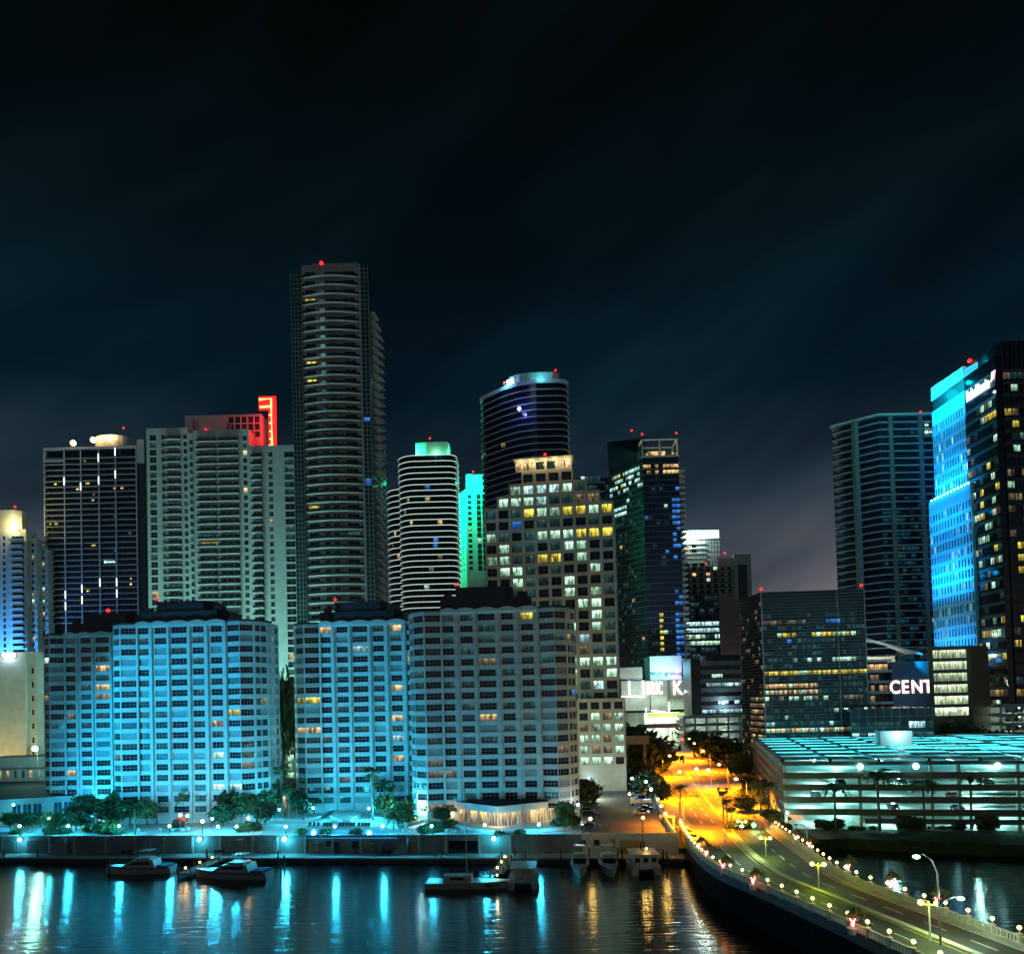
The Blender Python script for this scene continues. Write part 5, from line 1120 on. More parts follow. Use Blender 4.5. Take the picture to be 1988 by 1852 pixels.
# canopy of frosted glass and opaque panels on dark beams
M['frost'] = mat('frosted_glass', (.72, .80, .82), .5, var=.1); t_ = M['frost'].node_tree; t_.nodes['Principled BSDF'].inputs['Transmission Weight'].default_value = .0
tr = nd(t_, 'ShaderNodeBsdfTranslucent'); tr.inputs[0].default_value = (.75, .92, .95, 1); ms = nd(t_, 'ShaderNodeMixShader'); ms.inputs[0].default_value = .75
t_.links.new(t_.nodes['Principled BSDF'].outputs[0], ms.inputs[1]); t_.links.new(tr.outputs[0], ms.inputs[2]); t_.links.new(ms.outputs[0], t_.nodes['Material Output'].inputs[0])
M['panel'] = mat('teal_panel', (.10, .15, .17), .5, var=.12)
nb, nr = 9, 24
def cp_(i, j, z=0): return (gw * i / nb + bx * .93 * j / nr + bx * .02, 1.0 + by * .93 * j / nr, zt + .35 + z)
pm = {}
for kind in ('frost', 'panel'):
    q = MB(); a, c, d, e = [Vector(cp_(*ij)) - Vector(cp_(0, 0)) for ij in ((0, 0), (1, 0), (1, .94), (0, .94))]
    s = Vector((.5, 0, 0)); q.quad(a + s, c - s * .4, d - s * .4, e + s); pm[kind] = q.mesh('canopy_panel', kind)
for i in range(nb):
    for j in range(nr):
        r_ = rnd.random(); put('canopy_panel', pm['frost' if (j + i // 3) % 3 == 0 or r_ < .14 else 'panel'], GA, (*cp_(i, j)[:2], zt + .35 + (.25 if (i // 2) % 2 else 0)))
for i in range(nb + 1):
    b = MB(); a, c = Vector(cp_(i, 0)), Vector(cp_(i, nr)); w = Vector((.38, 0, 0)); b.quad(a - w + Vector((0, 0, .45)), a + w + Vector((0, 0, .45)), c + w + Vector((0, 0, .45)), c - w + Vector((0, 0, .45))); b.quad(a - w - Vector((0, 0, .3)), a + w - Vector((0, 0, .3)), a + w + Vector((0, 0, .45)), a - w + Vector((0, 0, .45))); b.obj('canopy_beam', 'dark', GA)
b = MB(); q = cp_(3, 11); b.box(q[0], q[0] + 9, q[1], q[1] + 7, zt - 2, zt + 5); b.obj('stair_head', 'white', GA); point('stair_light', (q[0] + 5, q[1] - 2.5, zt + 4), (.5, 1, 1), 900, .3, GA)
for k in range(5):
    l = bpy.data.lights.new('canopy_light', 'AREA'); l.shape = 'RECTANGLE'; l.size = 17; l.size_y = 85; l.energy = 13000; l.color = (.08, .86, 1)
    o = bpy.data.objects.new('canopy_light', l); C.objects.link(o); o.parent = GA; o.location = (10 + 19 * k + bx * .5, by * .5, lev[4] + .5); o.rotation_euler = (R(180), 0, 0)
for x_ in (1612, 1702, 1836, 1939):
    p = on(x_, 1470, 16.9); u, v = gl(p); b = MB(); b.ball((u, -.9, zt - .9), .75, 10, 7, 0); b.tube([(u, .1, zt - .5), (u, -.9, zt - .5)], .07, 6, 1); b.obj('front_lamp', ['lampc', 'steel'], GA); point('front_light', (u, -1.2, zt - .9), (.4, 1, 1), 260, .6, GA)
p = (.4, -1.2, 4.2); b = MB(); b.ball(p, .4, 8, 6); b.obj('corner_lamp', 'lampc', GA); point('corner_light', (p[0], p[1] - .3, p[2]), (.5, 1, 1), 500, .45, GA)

# ------------------------------------------------------------------ terrace pavilions
def pavilion(name, label, poly, z0, zw, zr, over, wallm, cols=None):
    t = thing(name, label, 'building'); b = MB()
    n = len(poly)
    b.prism(grow(poly, 1 + over), zw, zw + 1.5); b.obj('fascia', 'blue_fascia', t)
    b = MB(); g2 = grow(poly, 1 + over * 1.02); g3 = grow(poly, .72)
    for i in range(n): a, c = g2[i], g2[(i + 1) % n]; d, e = g3[(i + 1) % n], g3[i]; b.quad((*a, zw + 1.52), (*c, zw + 1.52), (*d, zr), (*e, zr))
    b.add([(*p, zr) for p in g3], [tuple(range(n))]); b.obj('roof', 'roof', t)
    return t
M['blue_fascia'] = mat('pale_fascia', (.42, .46, .48), .7, var=.08)
def facade(t, p0, p1, z0, z1, n, kind, fr='white', bar=.22, nx=2, ny=1, skip=()):
    d, nn, L = fvec(p0, p1); b = MB(); hs = [(L * (i + .06) / n, L * (i + .94) / n, z0 + .35, z1 - .15) for i in range(n) if i not in skip]
    holes_wall(b, p0, p1, z0, z1, hs, .2); b.obj('wall', fr, t)
    for h in hs: window(t, p0, p1, h, .15, kind if isinstance(kind, str) else kind(), nx, ny, 'white', .14)
# left pavilion
G_ = lambda x, y, z=DZ: tuple(on(x, y, z)[:2])
pA, pB = G_(-40, 1592), G_(142, 1580); pC = G_(205, 1555); 
M['glassblue'] = mat('blue_tinted_glass', (.03, .09, .14), .12, var=.4)
pv = pavilion('pavilion', 'low white pavilion with dark roof and tall windows at far left', [pA, pB, pC, (pC[0] + 3, pC[1] + 18), (pA[0] - 30, pA[1] + 40)], DZ, DZ + 4.2, DZ + 8.2, .03, 'white')
facade(pv, pA, pB, DZ, DZ + 4.2, 9, 'glassblue', skip=(2, 6)); facade(pv, pB, pC, DZ, DZ + 4.2, 6, 'glassblue')
# rear podium with lit restaurant
p0, p1 = G_(470, 1568), G_(745, 1571)
pv2 = pavilion('restaurant_podium', 'long dark-roofed podium with a warm lit restaurant front behind the pool', [p0, p1, (p1[0] + 4, p1[1] + 22), (p0[0] + 2, p0[1] + 22)], DZ, DZ + 4.0, DZ + 7.4, .02, 'white')
facade(pv2, p0, p1, DZ, DZ + 4.0, 9, lambda: rnd.choice(['glasslit', 'glasslit', 'warm', 'dimw']), 'cream', nx=3, ny=2)
for k in range(5): q = Vector((*p0, 0)).lerp(Vector((*p1, 0)), .45 + k * .13); point('eave_light', (q.x, q.y - 1.5, DZ + 3.6), (1, .85, .55), 420, .25)
# restaurant at the foot of the right-hand tower
e0, e1, e2, e3 = G_(874, 1594), G_(967, 1608), G_(1062, 1597), G_(1108, 1598)
pv3 = pavilion('terrace_restaurant', 'warm glowing glass restaurant with a dark roof at the foot of the shaded tower', [e0, e1, e2, (e2[0] + 1, e2[1] + 14), (e0[0] + 1, e0[1] + 14)], DZ, DZ + 3.9, DZ + 5.9, .03, 'white')
facade(pv3, e0, e1, DZ, DZ + 3.9, 5, 'glasslit', 'white', nx=3); facade(pv3, e1, e2, DZ, DZ + 3.9, 5, 'glasslit', 'white', nx=3); facade(pv3, (e2[0] + .3, e2[1] + 1), e3, DZ, DZ + 3.6, 3, 'glasslit', 'white', nx=3)
for q in (e0, e1, e2): point('dining_light', (q[0], q[1] - 2.5, DZ + 2.5), (1, .7, .3), 320, .4)
lb = MB(); lb.prism([G_(868, 1606), G_(967, 1622), G_(1085, 1613), G_(1110, 1610), G_(1110, 1600), G_(1064, 1601), G_(967, 1611), G_(874, 1598)], DZ - .2, DZ + .9); tag(lb.obj('planter_wall', 'white'), 'white low wall curving in front of the warm glass restaurant', 'wall')
# low block behind the left pavilion, lit windows, palms
B = Bld('garden_annex', 'low pale annex with lit windows behind the dark roof at left', 'building', -40, 1480, 96, 262, 0, 2.5)
zt_ = B.z(1470, 40); hs = [(B.w * k / 9 + 1, B.w * (k + 1) / 9 - .6, zt_ - 7, zt_ - 4.4) for k in range(9)]; b = MB(); holes_wall(b, (0, 0), (B.w, 0), 0, zt_, hs, .3); b.quad((0, 0, zt_), (B.w, 0, zt_), (B.w, 15, zt_), (0, 15, zt_)); b.box(0, B.w, -1.2, -.01, zt_ - 3.4, zt_ - 2.6); b.obj('wall', 'pale', B.root)
for h in hs: window(B.root, (0, 0), (B.w, 0), h, .25, pick([('warm', .35), ('mint', .25)]), 3, 1)

# ------------------------------------------------------------------ the pool terrace
pp_ = [G_(556, 1627), G_(772, 1627), G_(745, 1612), G_(590, 1610)]
pb = MB(); pb.prism(pp_, DZ + .01, DZ + .06); tag(pb.obj('swimming_pool', 'poolw'), 'long blue swimming pool lit at the edge of the terrace', 'pool')
pp2 = [G_(-40, 1616), G_(18, 1614), G_(28, 1607), G_(-40, 1606)]; pb = MB(); pb.prism(pp2, DZ + .01, DZ + .06); tag(pb.obj('small_pool', 'poolw'), 'small blue pool cut by the left picture edge', 'pool')
# white curving planter walls
def low_wall(pts, h, label, m='white', w=.5):
    b = MB(); P = [Vector((*G_(x, y), 0)) for x, y in pts]
    for a, c in zip(P, P[1:]):
        d = (c - a); L = d.length; b.T = Matrix.Translation(a) @ Matrix.Rotation(math.atan2(d.y, d.x), 4, 'Z'); b.box(0, L, -w / 2, w / 2, DZ - .1, DZ + h)
    tag(b.obj('planter_wall', m), label, 'wall')
low_wall([(492, 1602), (540, 1598), (590, 1598), (620, 1592), (640, 1580), (650, 1578)], 1.0, 'white wavy planter wall left of the pool steps')
low_wall([(716, 1580), (728, 1592), (760, 1597), (790, 1604), (812, 1600), (820, 1597)], 1.0, 'white wavy planter wall right of the pool steps')
b = MB(); b.prism([G_(640, 1588), G_(665, 1599), G_(680, 1599), G_(700, 1586), G_(690, 1580), G_(650, 1580)], DZ, DZ + 1.1); tag(b.obj('fountain_plinth', 'white'), 'white wedge-shaped plinth above the pool sunbeds', 'plinth')
low_wall([(0, 1594), (60, 1594), (110, 1590), (142, 1588)], .9, 'white planter wall below the left pavilion windows')
# sunbeds
def sunbed():
    t = thing('sunbed', 'x', 'sunbed')
    b = MB(); b.box(-.35, .35, 0, 1.3, .3, .4); b.obj('seat', 'black', t); b = MB(); b.add([(-.35, 1.3, .35), (.35, 1.3, .35), (.35, 1.8, 1.05), (-.35, 1.8, 1.05), (-.35, 1.38, .3), (.35, 1.38, .3), (.35, 1.88, 1.0), (-.35, 1.88, 1.0)], [(0, 1, 2, 3), (7, 6, 5, 4), (3, 2, 6, 7), (0, 3, 7, 4), (1, 5, 6, 2)]); b.obj('backrest', 'black', t)
    for x in (-.3, .3):
        for y in (.1, 1.2): b = MB(); b.box(x - .03, x + .03, y - .03, y + .03, 0, .3); b.obj('leg', 'steel', t)
    return t
SB = sunbed(); xs = [599, 607, 615, 627, 633, 639, 658, 664, 671, 678, 684, 695, 702, 708, 714]
for i, x in enumerate(xs):
    o = SB if i == 0 else copy_tree(SB); o.location = on(x, 1606, DZ); o['label'] = 'dark sunbed in the row along the far edge of the blue pool'; o['group'] = 'sunbeds by the pool'

# ------------------------------------------------------------------ lamps
def globe_post(z0, h, r, lampm, n='lamp_post', pole='black'):
    t = thing(n, 'x', 'lamp'); b = MB(); b.tube([(0, 0, 0), (0, 0, .5), (0, 0, h - r)], [.12, .07, .06], 8); b.obj('pole', pole, t)
    b = MB(); b.ball((0, 0, h), r, 12, 8); b.obj('globe', lampm, t, True); return t
def place_lamp(proto, first, x, y, z0, h, label, col, power, r, group):
    p = on(x, y, z0 + h); o = proto if first else copy_tree(proto); o.location = (p.x, p.y, z0); o['label'] = label; o['group'] = group
    point('lamp_light', (0, 0, h), col, power, r * 1.25, o); return o
GP = globe_post(DZ, 3.4, .38, 'lampc')
deckl = [(95, 1589, 'by the pavilion door'), (113, 1583, 'right of the pavilion door'), (38, 1603, 'beside the small pool'), (132, 1603, 'right of the pavilion terrace shrubs'), (231, 1603, 'left of the tall palm by the wall'),
         (183, 1562, 'against the pale wall behind the pavilion corner'), (329, 1603, 'left of the red parasol'), (412, 1589, 'among trees under the brightest tower'), (423, 1604, 'first of a pair right of the red parasol'), (459, 1604, 'second of a pair right of the red parasol'),
         (542, 1571, 'left of the lit restaurant behind tall palms'), (608, 1568, 'at the left end of the lit restaurant'), (716, 1569, 'at the right end of the lit restaurant'), (773, 1573, 'beside the palm group near the shaded tower'),
         (555, 1604, 'at the left end of the pool'), (650, 1604, 'at the middle of the pool'), (743, 1603, 'at the right end of the pool'), (838, 1603, 'left of the glass restaurant terrace'), (941, 1601, 'in front of the glass restaurant, left'), (1046, 1600, 'in front of the glass restaurant, right'), (217, 1574, 'half hidden in trees left of the tall palm'), (291, 1568, 'under the trees at the brightest tower base')]
GP2 = globe_post(DZ, 2.5, .38, 'lampc')
for i, (x, y, s) in enumerate(deckl): place_lamp(GP2 if y > 1599 else GP, i in (0, 2), x, y, DZ, 2.5 if y > 1599 else 3.4, 'white globe lamp ' + s, (.03, .64, 1), 2600 if 'glass restaurant' in s else 5000, .38, 'globe lamps on the terrace')
WP = globe_post(DZ, 3.6, .4, 'lampw'); 
for i, (x, y, s) in enumerate([(350, 1582, 'over the red parasol'), (364, 1583, 'just right of the red parasol'), (393, 1594, 'low among shrubs right of the red parasol'), (482, 1588, 'beside the thatched trees at the tower base')]): place_lamp(WP, i == 0, x, y, DZ, 3.6, 'warm globe lamp ' + s, (1, .62, .22), 500, .4, 'warm globe lamps on the terrace')
PL = globe_post(DZ, 4.2, .42, 'lampg')
for i, (x, y, s) in enumerate([(1146, 1589, 'between the two dark parked cars'), (1248, 1587, 'in front of the white car'), (1222, 1541, 'left of the parked truck'), (1277, 1551, 'at the car park parapet, far'), (1284, 1564, 'at the car park parapet, middle'), (1292, 1579, 'at the car park parapet, near')]): place_lamp(PL, i == 0, x, y, DZ, 4.2, 'yellowish globe lamp ' + s, (1, .60, .14), 900, .42, 'car park lamps')
CL = globe_post(2.5, 7, .45, 'lampb')
for i, (x, y, s) in enumerate([(1227, 1511, 'left of three over the car park trees'), (1254, 1517, 'middle of three over the car park trees'), (1264, 1532, 'lowest of three over the car park trees'), (1142, 1511, 'below the big tree beside the shaded tower')]): place_lamp(CL, i == 0, x, y, 2.5, 7, 'blue-white lamp ' + s, (.5, .75, 1), 900, .45, 'blue-white lamps')
# flood lamps on brackets
def flood(x, y, z, label, power, r=.5, col=(.05, .72, 1), poleto=None, m='lampc', d=None):
    p = at(x, y, d) if d else wf(SW(x), 4.15, z) if y > 1620 else on(x, y, z); t = thing('flood_lamp', label, 'lamp', p); b = MB(); b.ball((0, 0, 0), r, 12, 8); b.obj('lens', m, t, True)
    b = MB(); b.box(-r * .8, r * .8, r * .5, r * 1.3, -r * .6, r * .7); b.obj('housing', 'black', t)
    if poleto is not None: b = MB(); b.tube([(0, r * 1.5, poleto - p.z), (0, r * 1.5, 0)], .09, 6); b.obj('pole', 'steel', t)
    point('flood_light', (0, -r * .3, 0), col, power, r * 1.2, t); return t
flood(390, 1629, 4.9, 'dazzling flood lamp on the sea wall beside the moored yachts', 2200, .55)
flood(44, 1629, 4.9, 'bright flood lamp on the sea wall near the left picture edge', 1800, .5)
flood(554, 1628, 4.9, 'blown-out flood lamp on the wall kiosk left of the pool', 3000, .6)
flood(959, 1628, 4.9, 'star-bright flood lamp on the wall below the glass restaurant', 2200, .5)
flood(26, 1562, 9.4, 'flood lamp under the pavilion eave at far left', 1800, .4)
flood(819, 1563, 9.5, 'flood lamp on the left corner of the shaded tower', 15000, .5, (.5, .95, 1))
flood(1122, 1562, 9.0, 'flood lamp on the right corner of the shaded tower', 1500, .4, (.8, .95, 1))
flood(68, 1453, 0, 'big green-white flood lamp on a tall pole behind the pavilion roof', 16000, .9, (.35, 1, .85), 3, 'lampc', 246)
# sodium lamps at far left
OP = globe_post(2.5, 5, .5, 'lampo')
for i, (x, y, s) in enumerate([(35, 1512, 'left of two behind the dark roof'), (70, 1504, 'right of two behind the dark roof')]): place_lamp(OP, i == 0, x, y, 8.0, 5, 'orange globe lamp ' + s, (1, .5, .06), 1600, .5, 'orange garden lamps')

# ------------------------------------------------------------------ street lamps of the orange avenue
def street(x, y, h, label, arm, col=(1, .245, .001), power=150000, m='lampo', r=.6, z0=2.6, spot=True):
    p = on(x, y, z0 + h); t = thing('street_lamp', label, 'street lamp', (p.x - arm, p.y, z0), 0, 'street lamps of the avenue'); b = MB()
    b.tube([(0, 0, 0), (0, 0, h - .8), (arm * .3, 0, h), (arm, 0, h + .15)], [.16, .11, .08, .06], 8); b.obj('pole', 'steel', t)
    b = MB(); b.ball((arm, 0, h), r, 10, 7, 0, .6); b.obj('lamp_head', m, t, True)
    b = MB(); b.box(arm - .5, arm + .35, -.2, .2, h + r * .62, h + r * .62 + .18); b.obj('housing', 'steel', t.children[0])
    l = point('street_light', (arm, 0, h - .35), col, power, .5, t, 154, (0, 0, -1), .35) if spot else point('street_light', (arm, 0, h - .3), col, power, .5, t)
    return t
street(1319, 1498, 9, 'street lamp over the left kerb of the orange avenue, nearest of that side', 3)
street(1300, 1467, 9, 'street lamp over the left kerb, second from the parking lot', 3)
street(1288, 1450, 9, 'street lamp over the left kerb, farthest before the canopy', 3, power=100000)
street(1290, 1441, 9, 'street lamp over the left kerb beyond the crossing', 3, power=130000)
street(1348, 1443, 9, 'street lamp over the right kerb beyond the crossing', -3, power=130000)
street(1298, 1433, 9, 'far street lamp on the left before the lit shops', 3, power=130000)
street(1338, 1434, 9, 'far street lamp on the right before the lit shops', -3, power=130000)
street(1256, 1449, 9, 'street lamp with star glow beside the flyover at far left of the avenue', 2, power=60000)
street(1365, 1458, 9, 'street lamp in the trees right of the avenue, farthest', -3)
street(1396, 1484, 9, 'street lamp in the trees right of the avenue, middle', -3)
street(1429, 1512, 9, 'street lamp right of the avenue beside the garage, nearest', -3)
street(1352, 1492, 6, 'blue-white twin street lamp right of the avenue, left one', -1, (.45, .8, 1), 1800, 'lampb')
street(1375, 1494, 6, 'blue-white twin street lamp right of the avenue, right one', -1, (.2, .75, 1), 1800, 'lampb')
street(1354, 1546, 9.5, 'unlit-looking curved street lamp standing before the orange avenue', 3.5, power=100000, m='steel', r=.25)
# tall arm lamps over the bridge
def arm_lamp(xb, yb, zb, xt, yt, label, lit=True):
    p = on(xb, yb, zb); q = at(xt, yt, p.y); t = thing('street_lamp', label, 'street lamp', p, 0, 'arm lamps on the bridge'); d = q - p
    b = MB(); b.tube([(0, 0, 0), (0, 0, d.z * .8), (d.x * .25, 0, d.z * .95), (d.x * .7, 0, d.z * 1.02), (d.x, 0, d.z)], [.16, .11, .09, .07, .06], 8); b.obj('pole', 'steel', t)
    b = MB(); b.ball((d.x, 0, d.z - .08), .42, 10, 7, 0, .5); b.obj('lamp_head', 'lampc' if lit else 'steel', t, True)
    if lit: point('street_light', (d.x, 0, d.z - .4), (.65, 1, .75), 1500, .4, t)
arm_lamp(1826, 1838, 6.5, 1779, 1661, 'tall arm lamp in front of the lagoon, lamp head at its left')
arm_lamp(1826.5, 1837, 6.6, 1865, 1742, 'short arm lamp over the right balustrade of the bridge')
arm_lamp(1568, 1655, 4.5, 1545, 1600, 'slim unlit arm lamp at the garage end of the bridge', False)
arm_lamp(1409, 1668, 5.2, 1440, 1602, 'slim arm lamp at the left of the bridge landing', True)
# twin-globe lamps on the median
def twin(x, y, zb, label):
    h = 4.6; q = on(x, y, zb + h); p = Vector((q.x, q.y, zb)); t = thing('twin_lamp', label, 'street lamp', p, R(-20), 'twin lamps on the bridge median')
    b = MB(); b.tube([(0, 0, -.3), (0, 0, .9), (0, 0, h + .2)], [.3, .12, .09], 8); b.tube([(-.8, 0, h - .2), (.8, 0, h - .2)], .06, 6); b.obj('pole', 'cream', t)
    for s in (-.85, .85): b = MB(); b.ball((s, 0, h), .33, 12, 8); b.obj('globe', 'lampg', t, True)
    point('twin_light', (0, 0, h), (.66, 1, .02), 1000, .5, t)
for x, y, zb, s in ((1440, 1594, 3.2, 'farthest, before the avenue'), (1486, 1626, 4.3, 'second, at the bridge landing'), (1588, 1677, 5.5, 'third, mid-bridge'), (1803, 1752, 6.5, 'nearest, beside the tall arm lamp')): twin(x, y, zb, 'twin globe lamp on the bridge median, ' + s)
# little lamps on both balustrades
bm_ = MB(); bm_.tube([(0, 0, 1.3), (0, 0, 1.7)], .06, 6, 1); bm_.ball((0, 0, 1.95), .25, 10, 7, 0); bl_me = bm_.mesh('balustrade_lamp', ['lampg', 'cream'], True)
for side, t in ((0, 0.0), (1, 1.0)):
    for i in range(2, NB - 1, 2):
        o = put('balustrade_lamp', bl_me, None, bt(i, t)); k = i // 3
        tag(o, 'small glowing globe on the %s balustrade of the bridge' % ('left' if side == 0 else 'lagoon-side'), 'lamp', 'globes on the %s balustrade' % ('left' if side == 0 else 'lagoon-side'))
        point('balustrade_light', bt(i, t, 1.95), (1, .50, .05), 55, .32)
# festive trees in tubs along the balustrade
def leafball(n, rx, rz, s, seed):
    r_ = random.Random(seed); b = MB()
    cl_ = [(Vector((r_.gauss(0, 1), r_.gauss(0, 1), r_.gauss(0, .8))).normalized() * r_.uniform(.45, 1.0)) for _ in range(max(6, n // 28))]
    for k in range(n):
        c = cl_[k % len(cl_)] + Vector((r_.gauss(0, .2), r_.gauss(0, .2), r_.gauss(0, .17))); c = Vector((c.x * rx, c.y * rx, c.z * rz))
        a = Vector((r_.gauss(0, 1), r_.gauss(0, 1), r_.gauss(0, .6))).normalized(); u = a.orthogonal().normalized(); v = a.cross(u)
        q = s * r_.uniform(.6, 1.3); b.quad(c - u * q, c - v * q * .5, c + u * q, c + v * q * .5)
    return b
TUB = []
tb_ = MB(); tb_.tube([(0, 0, 0), (0, 0, .8)], [.45, .62], 10); tubm = tb_.mesh('tub', 'white'); tr_ = MB(); tr_.tube([(0, 0, .7), (0, 0, 2.0)], .07, 6); trm = tr_.mesh('trunk', 'bark'); crm = leafball(260, 1.15, .75, .22, 5).mesh('crown', 'leaf')
om = MB()
for k in range(5):
    a = -.5 + k * .25; om.tube([(a * .3, 0, .9), (a * .9, .1, 1.5), (a * .7, -.1, 2.0), (a * 2.2, 0, 2.3 + .35 * math.cos(3 * a))], .075, 5, k % 2)
orn = om.mesh('light_ornament', ['neon', 'bulb'])
for x, y, zb, w in [(1357, 1642, 5, 'on the left balustrade, farthest'), (1371, 1657, 5, 'on the left balustrade, second from the jetty'), (1404, 1684, 5.4, 'on the left balustrade, third from the jetty'), (1462, 1713, 5.9, 'on the left balustrade, mid-bridge'), (1655, 1799, 6.6, 'on the left balustrade, nearest with a white tub'), (1545, 1626, 4.6, 'on the lagoon balustrade, farthest'), (1571, 1640, 4.8, 'on the lagoon balustrade, second'), (1646, 1686, 5.6, 'on the lagoon balustrade, third'), (1727, 1720, 6.1, 'on the lagoon balustrade, fourth'), (1818, 1755, 6.5, 'on the lagoon balustrade, by the nearest twin lamp')]:
    p = on(x, y + 14, zb); t = thing('festive_tree', 'tub tree with red-white light ornament ' + w, 'tree', p, 0, 'festive trees on the bridge'); put('tub', tubm, t); put('trunk', trm, t); put('crown', crm, t, (.8, .6, 2.3)); put('light_ornament', orn, t, (-.1, -.45, .5), 0, .6)
    point('ornament_light', (-.1, -1.0, 2), (1, .15, .05), 40, .3, t)
# ------------------------------------------------------------------ palms and trees
def frond_mesh(L, droop, seed, n=13, wid=.85):
    r_ = random.Random(seed); b = MB(); pts = []
    for i in range(n + 1):
        t = i / n; pts.append(Vector((L * (t - .18 * t * t), 0, L * (.55 * t - droop * t * t))))
    for i in range(n):
        a, c = pts[i], pts[i + 1]; t = (i + .5) / n
        b.quad(a + Vector((0, -.035, 0)), c + Vector((0, -.03, 0)), c + Vector((0, .03, 0)), a + Vector((0, .035, 0)))
        w = wid * math.sin(math.pi * min(1, .18 + .82 * t)) ** .7
        for s in (-1, 1):
            for h in (0, .5):
                o = a.lerp(c, h); tip = o + Vector((.32 * L * .25, s * w * r_.uniform(.8, 1.1), -w * r_.uniform(.25, .7))); b.add([o, o + (c - a) * .32, tip], [(0, 1, 2)])
    return b.mesh('frond', 'frond')
FM = [frond_mesh(1.0, .75, 1, wid=.34), frond_mesh(1.0, 1.05, 2, wid=.34), frond_mesh(1.0, .45, 3, wid=.34)]
FANM = []
for k in range(2):
    b = MB(); r_ = random.Random(k)
    for i in range(14):
        a = -1.25 + 2.5 * i / 13; d = Vector((math.cos(a), math.sin(a), 0)); s = Vector((-d.y, d.x, 0)) * .05
        b.quad(Vector((.45, 0, .1)), Vector((.45, 0, .1)) + d * .35 + s, Vector((.45, 0, .02)) + d * .62 + Vector((0, 0, -.16 - .1 * r_.random())), Vector((.45, 0, .1)) + d * .35 - s)
    b.quad((0, -.02, 0), (.45, -.02, .1), (.45, .02, .1), (0, .02, 0)); FANM.append(b.mesh('frond', 'frond'))
pn = [0]
def palm(p, h, L, label, group, fan=False, n=15, parts=True, lean=0.0, boot=False):
    pn[0] += 1; r_ = random.Random(pn[0] * 7); t = thing('palm_tree', label, 'palm', p, r_.uniform(0, 6), group); b = MB()
    tp_ = (lean, .1 * h * r_.uniform(-.3, .3), h); k = .019 * h + .06 if not fan else .015 * h + .07
    b.tube([(0, 0, -.2), (tp_[0] * .2, tp_[1] * .3, h * .35), (tp_[0] * .6, tp_[1] * .7, h * .7), tp_], [k * 1.35, k, k * .9, k * .8], 7); b.obj('trunk', 'bark', t)
    if boot: q = MB(); q.ball((tp_[0], tp_[1], h - 1.0), .75, 8, 6, 0, 1.1); q.obj('seed_cluster', 'leafd', t)
    for i in range(n):
        me = (FANM if fan else FM)[i % (2 if fan else 3)]; o = put('frond', me, t, (tp_[0], tp_[1], h), 0, L * r_.uniform(.85, 1.1))
        el_ = r_.uniform(-.9, .75) if fan else r_.uniform(-.55, .35); o.rotation_euler = (r_.uniform(-.2, .2), -el_, i * 2.4 + r_.uniform(-.3, .3))
    return t
TM = [leafball(2200, 1, .8, .16, s).mesh('crown', m) for s, m in ((1, 'leaf'), (2, 'leaf'), (3, 'leafd'), (4, 'leafd'))]
def tree(p, h, r, label, group, k=0, rz=None):
    t = thing('tree', label, 'tree', p, k * 1.7, group); b = MB(); tr = max(.12, .03 * h)
    b.tube([(0, 0, -.2), (.1 * r, 0, h * .35), (0, 0, h * .7)], [tr * 1.3, tr, tr * .6], 7)
    for a in (0, 2.1, 4.2): b.tube([(0, 0, h * .4), (math.cos(a) * r * .5, math.sin(a) * r * .5, h * .75)], [tr * .5, tr * .2], 5)
    b.obj('trunk', 'bark', t); put('crown', TM[k % 4], t, (0, 0, h - r * .55), k * .9, (r, r, rz or r)); return t
def shrub(x, y, z, r, label, group, k=2, d=None, sz=1.0):
    p = on(x, y, z); o = put('shrub', TM[k % 4], None, (p.x, p.y, z + r * .75 * sz), k * 1.1, (r, r, r * sz)); tag(o, label, 'shrub', group); return o
onp = lambda x, y, z: on(x, y, z)
# big palms along the garage
for x, yb, yt, L, s in ((1622, 1612, 1524, 4.2, 'leftmost of four'), (1708, 1613, 1500, 3.8, 'second of four, frond blown right'), (1796, 1611, 1518, 3.6, 'third of four'), (1886, 1609, 1505, 4.6, 'rightmost of four, fullest crown')):
    p = on(x, yb, 2.5); h = at(x, yt, p.y).z - 2.5; palm(p, h, L * 1.3, 'tall dark palm against the glowing garage, ' + s, 'palms in front of the garage', n=16, boot=True)
for x, yb, yt, L, s in ((1478, 1585, 1515, 3.6, 'left'), (1494, 1592, 1520, 3.8, 'right')): p = on(x, yb, 2.6); palm(p, at(x, yt, p.y).z - 2.6, L, 'drooping palm at the garage corner beside the avenue, %s of two' % s, 'palms at the garage corner')
# palms standing between bridge and avenue
for x, yb, yt, L, s in ((1405, 1598, 1535, 1.7, 'left'), (1412, 1602, 1552, 1.7, 'middle'), (1420, 1600, 1568, 1.9, 'right')): p = on(x, yb, 3.0); palm(p, at(x, yt, p.y).z - 3, L, 'slim fan palm on the median before the avenue, %s of three' % s, 'median palms', True, 16)
p = on(1320, 1600, 3.0); palm(p, at(1311, 1528, p.y).z - 3, 3.2, 'lone wind-bent palm beside the gate kiosk, dark against the orange avenue', 'lone palm', n=12, lean=.6)
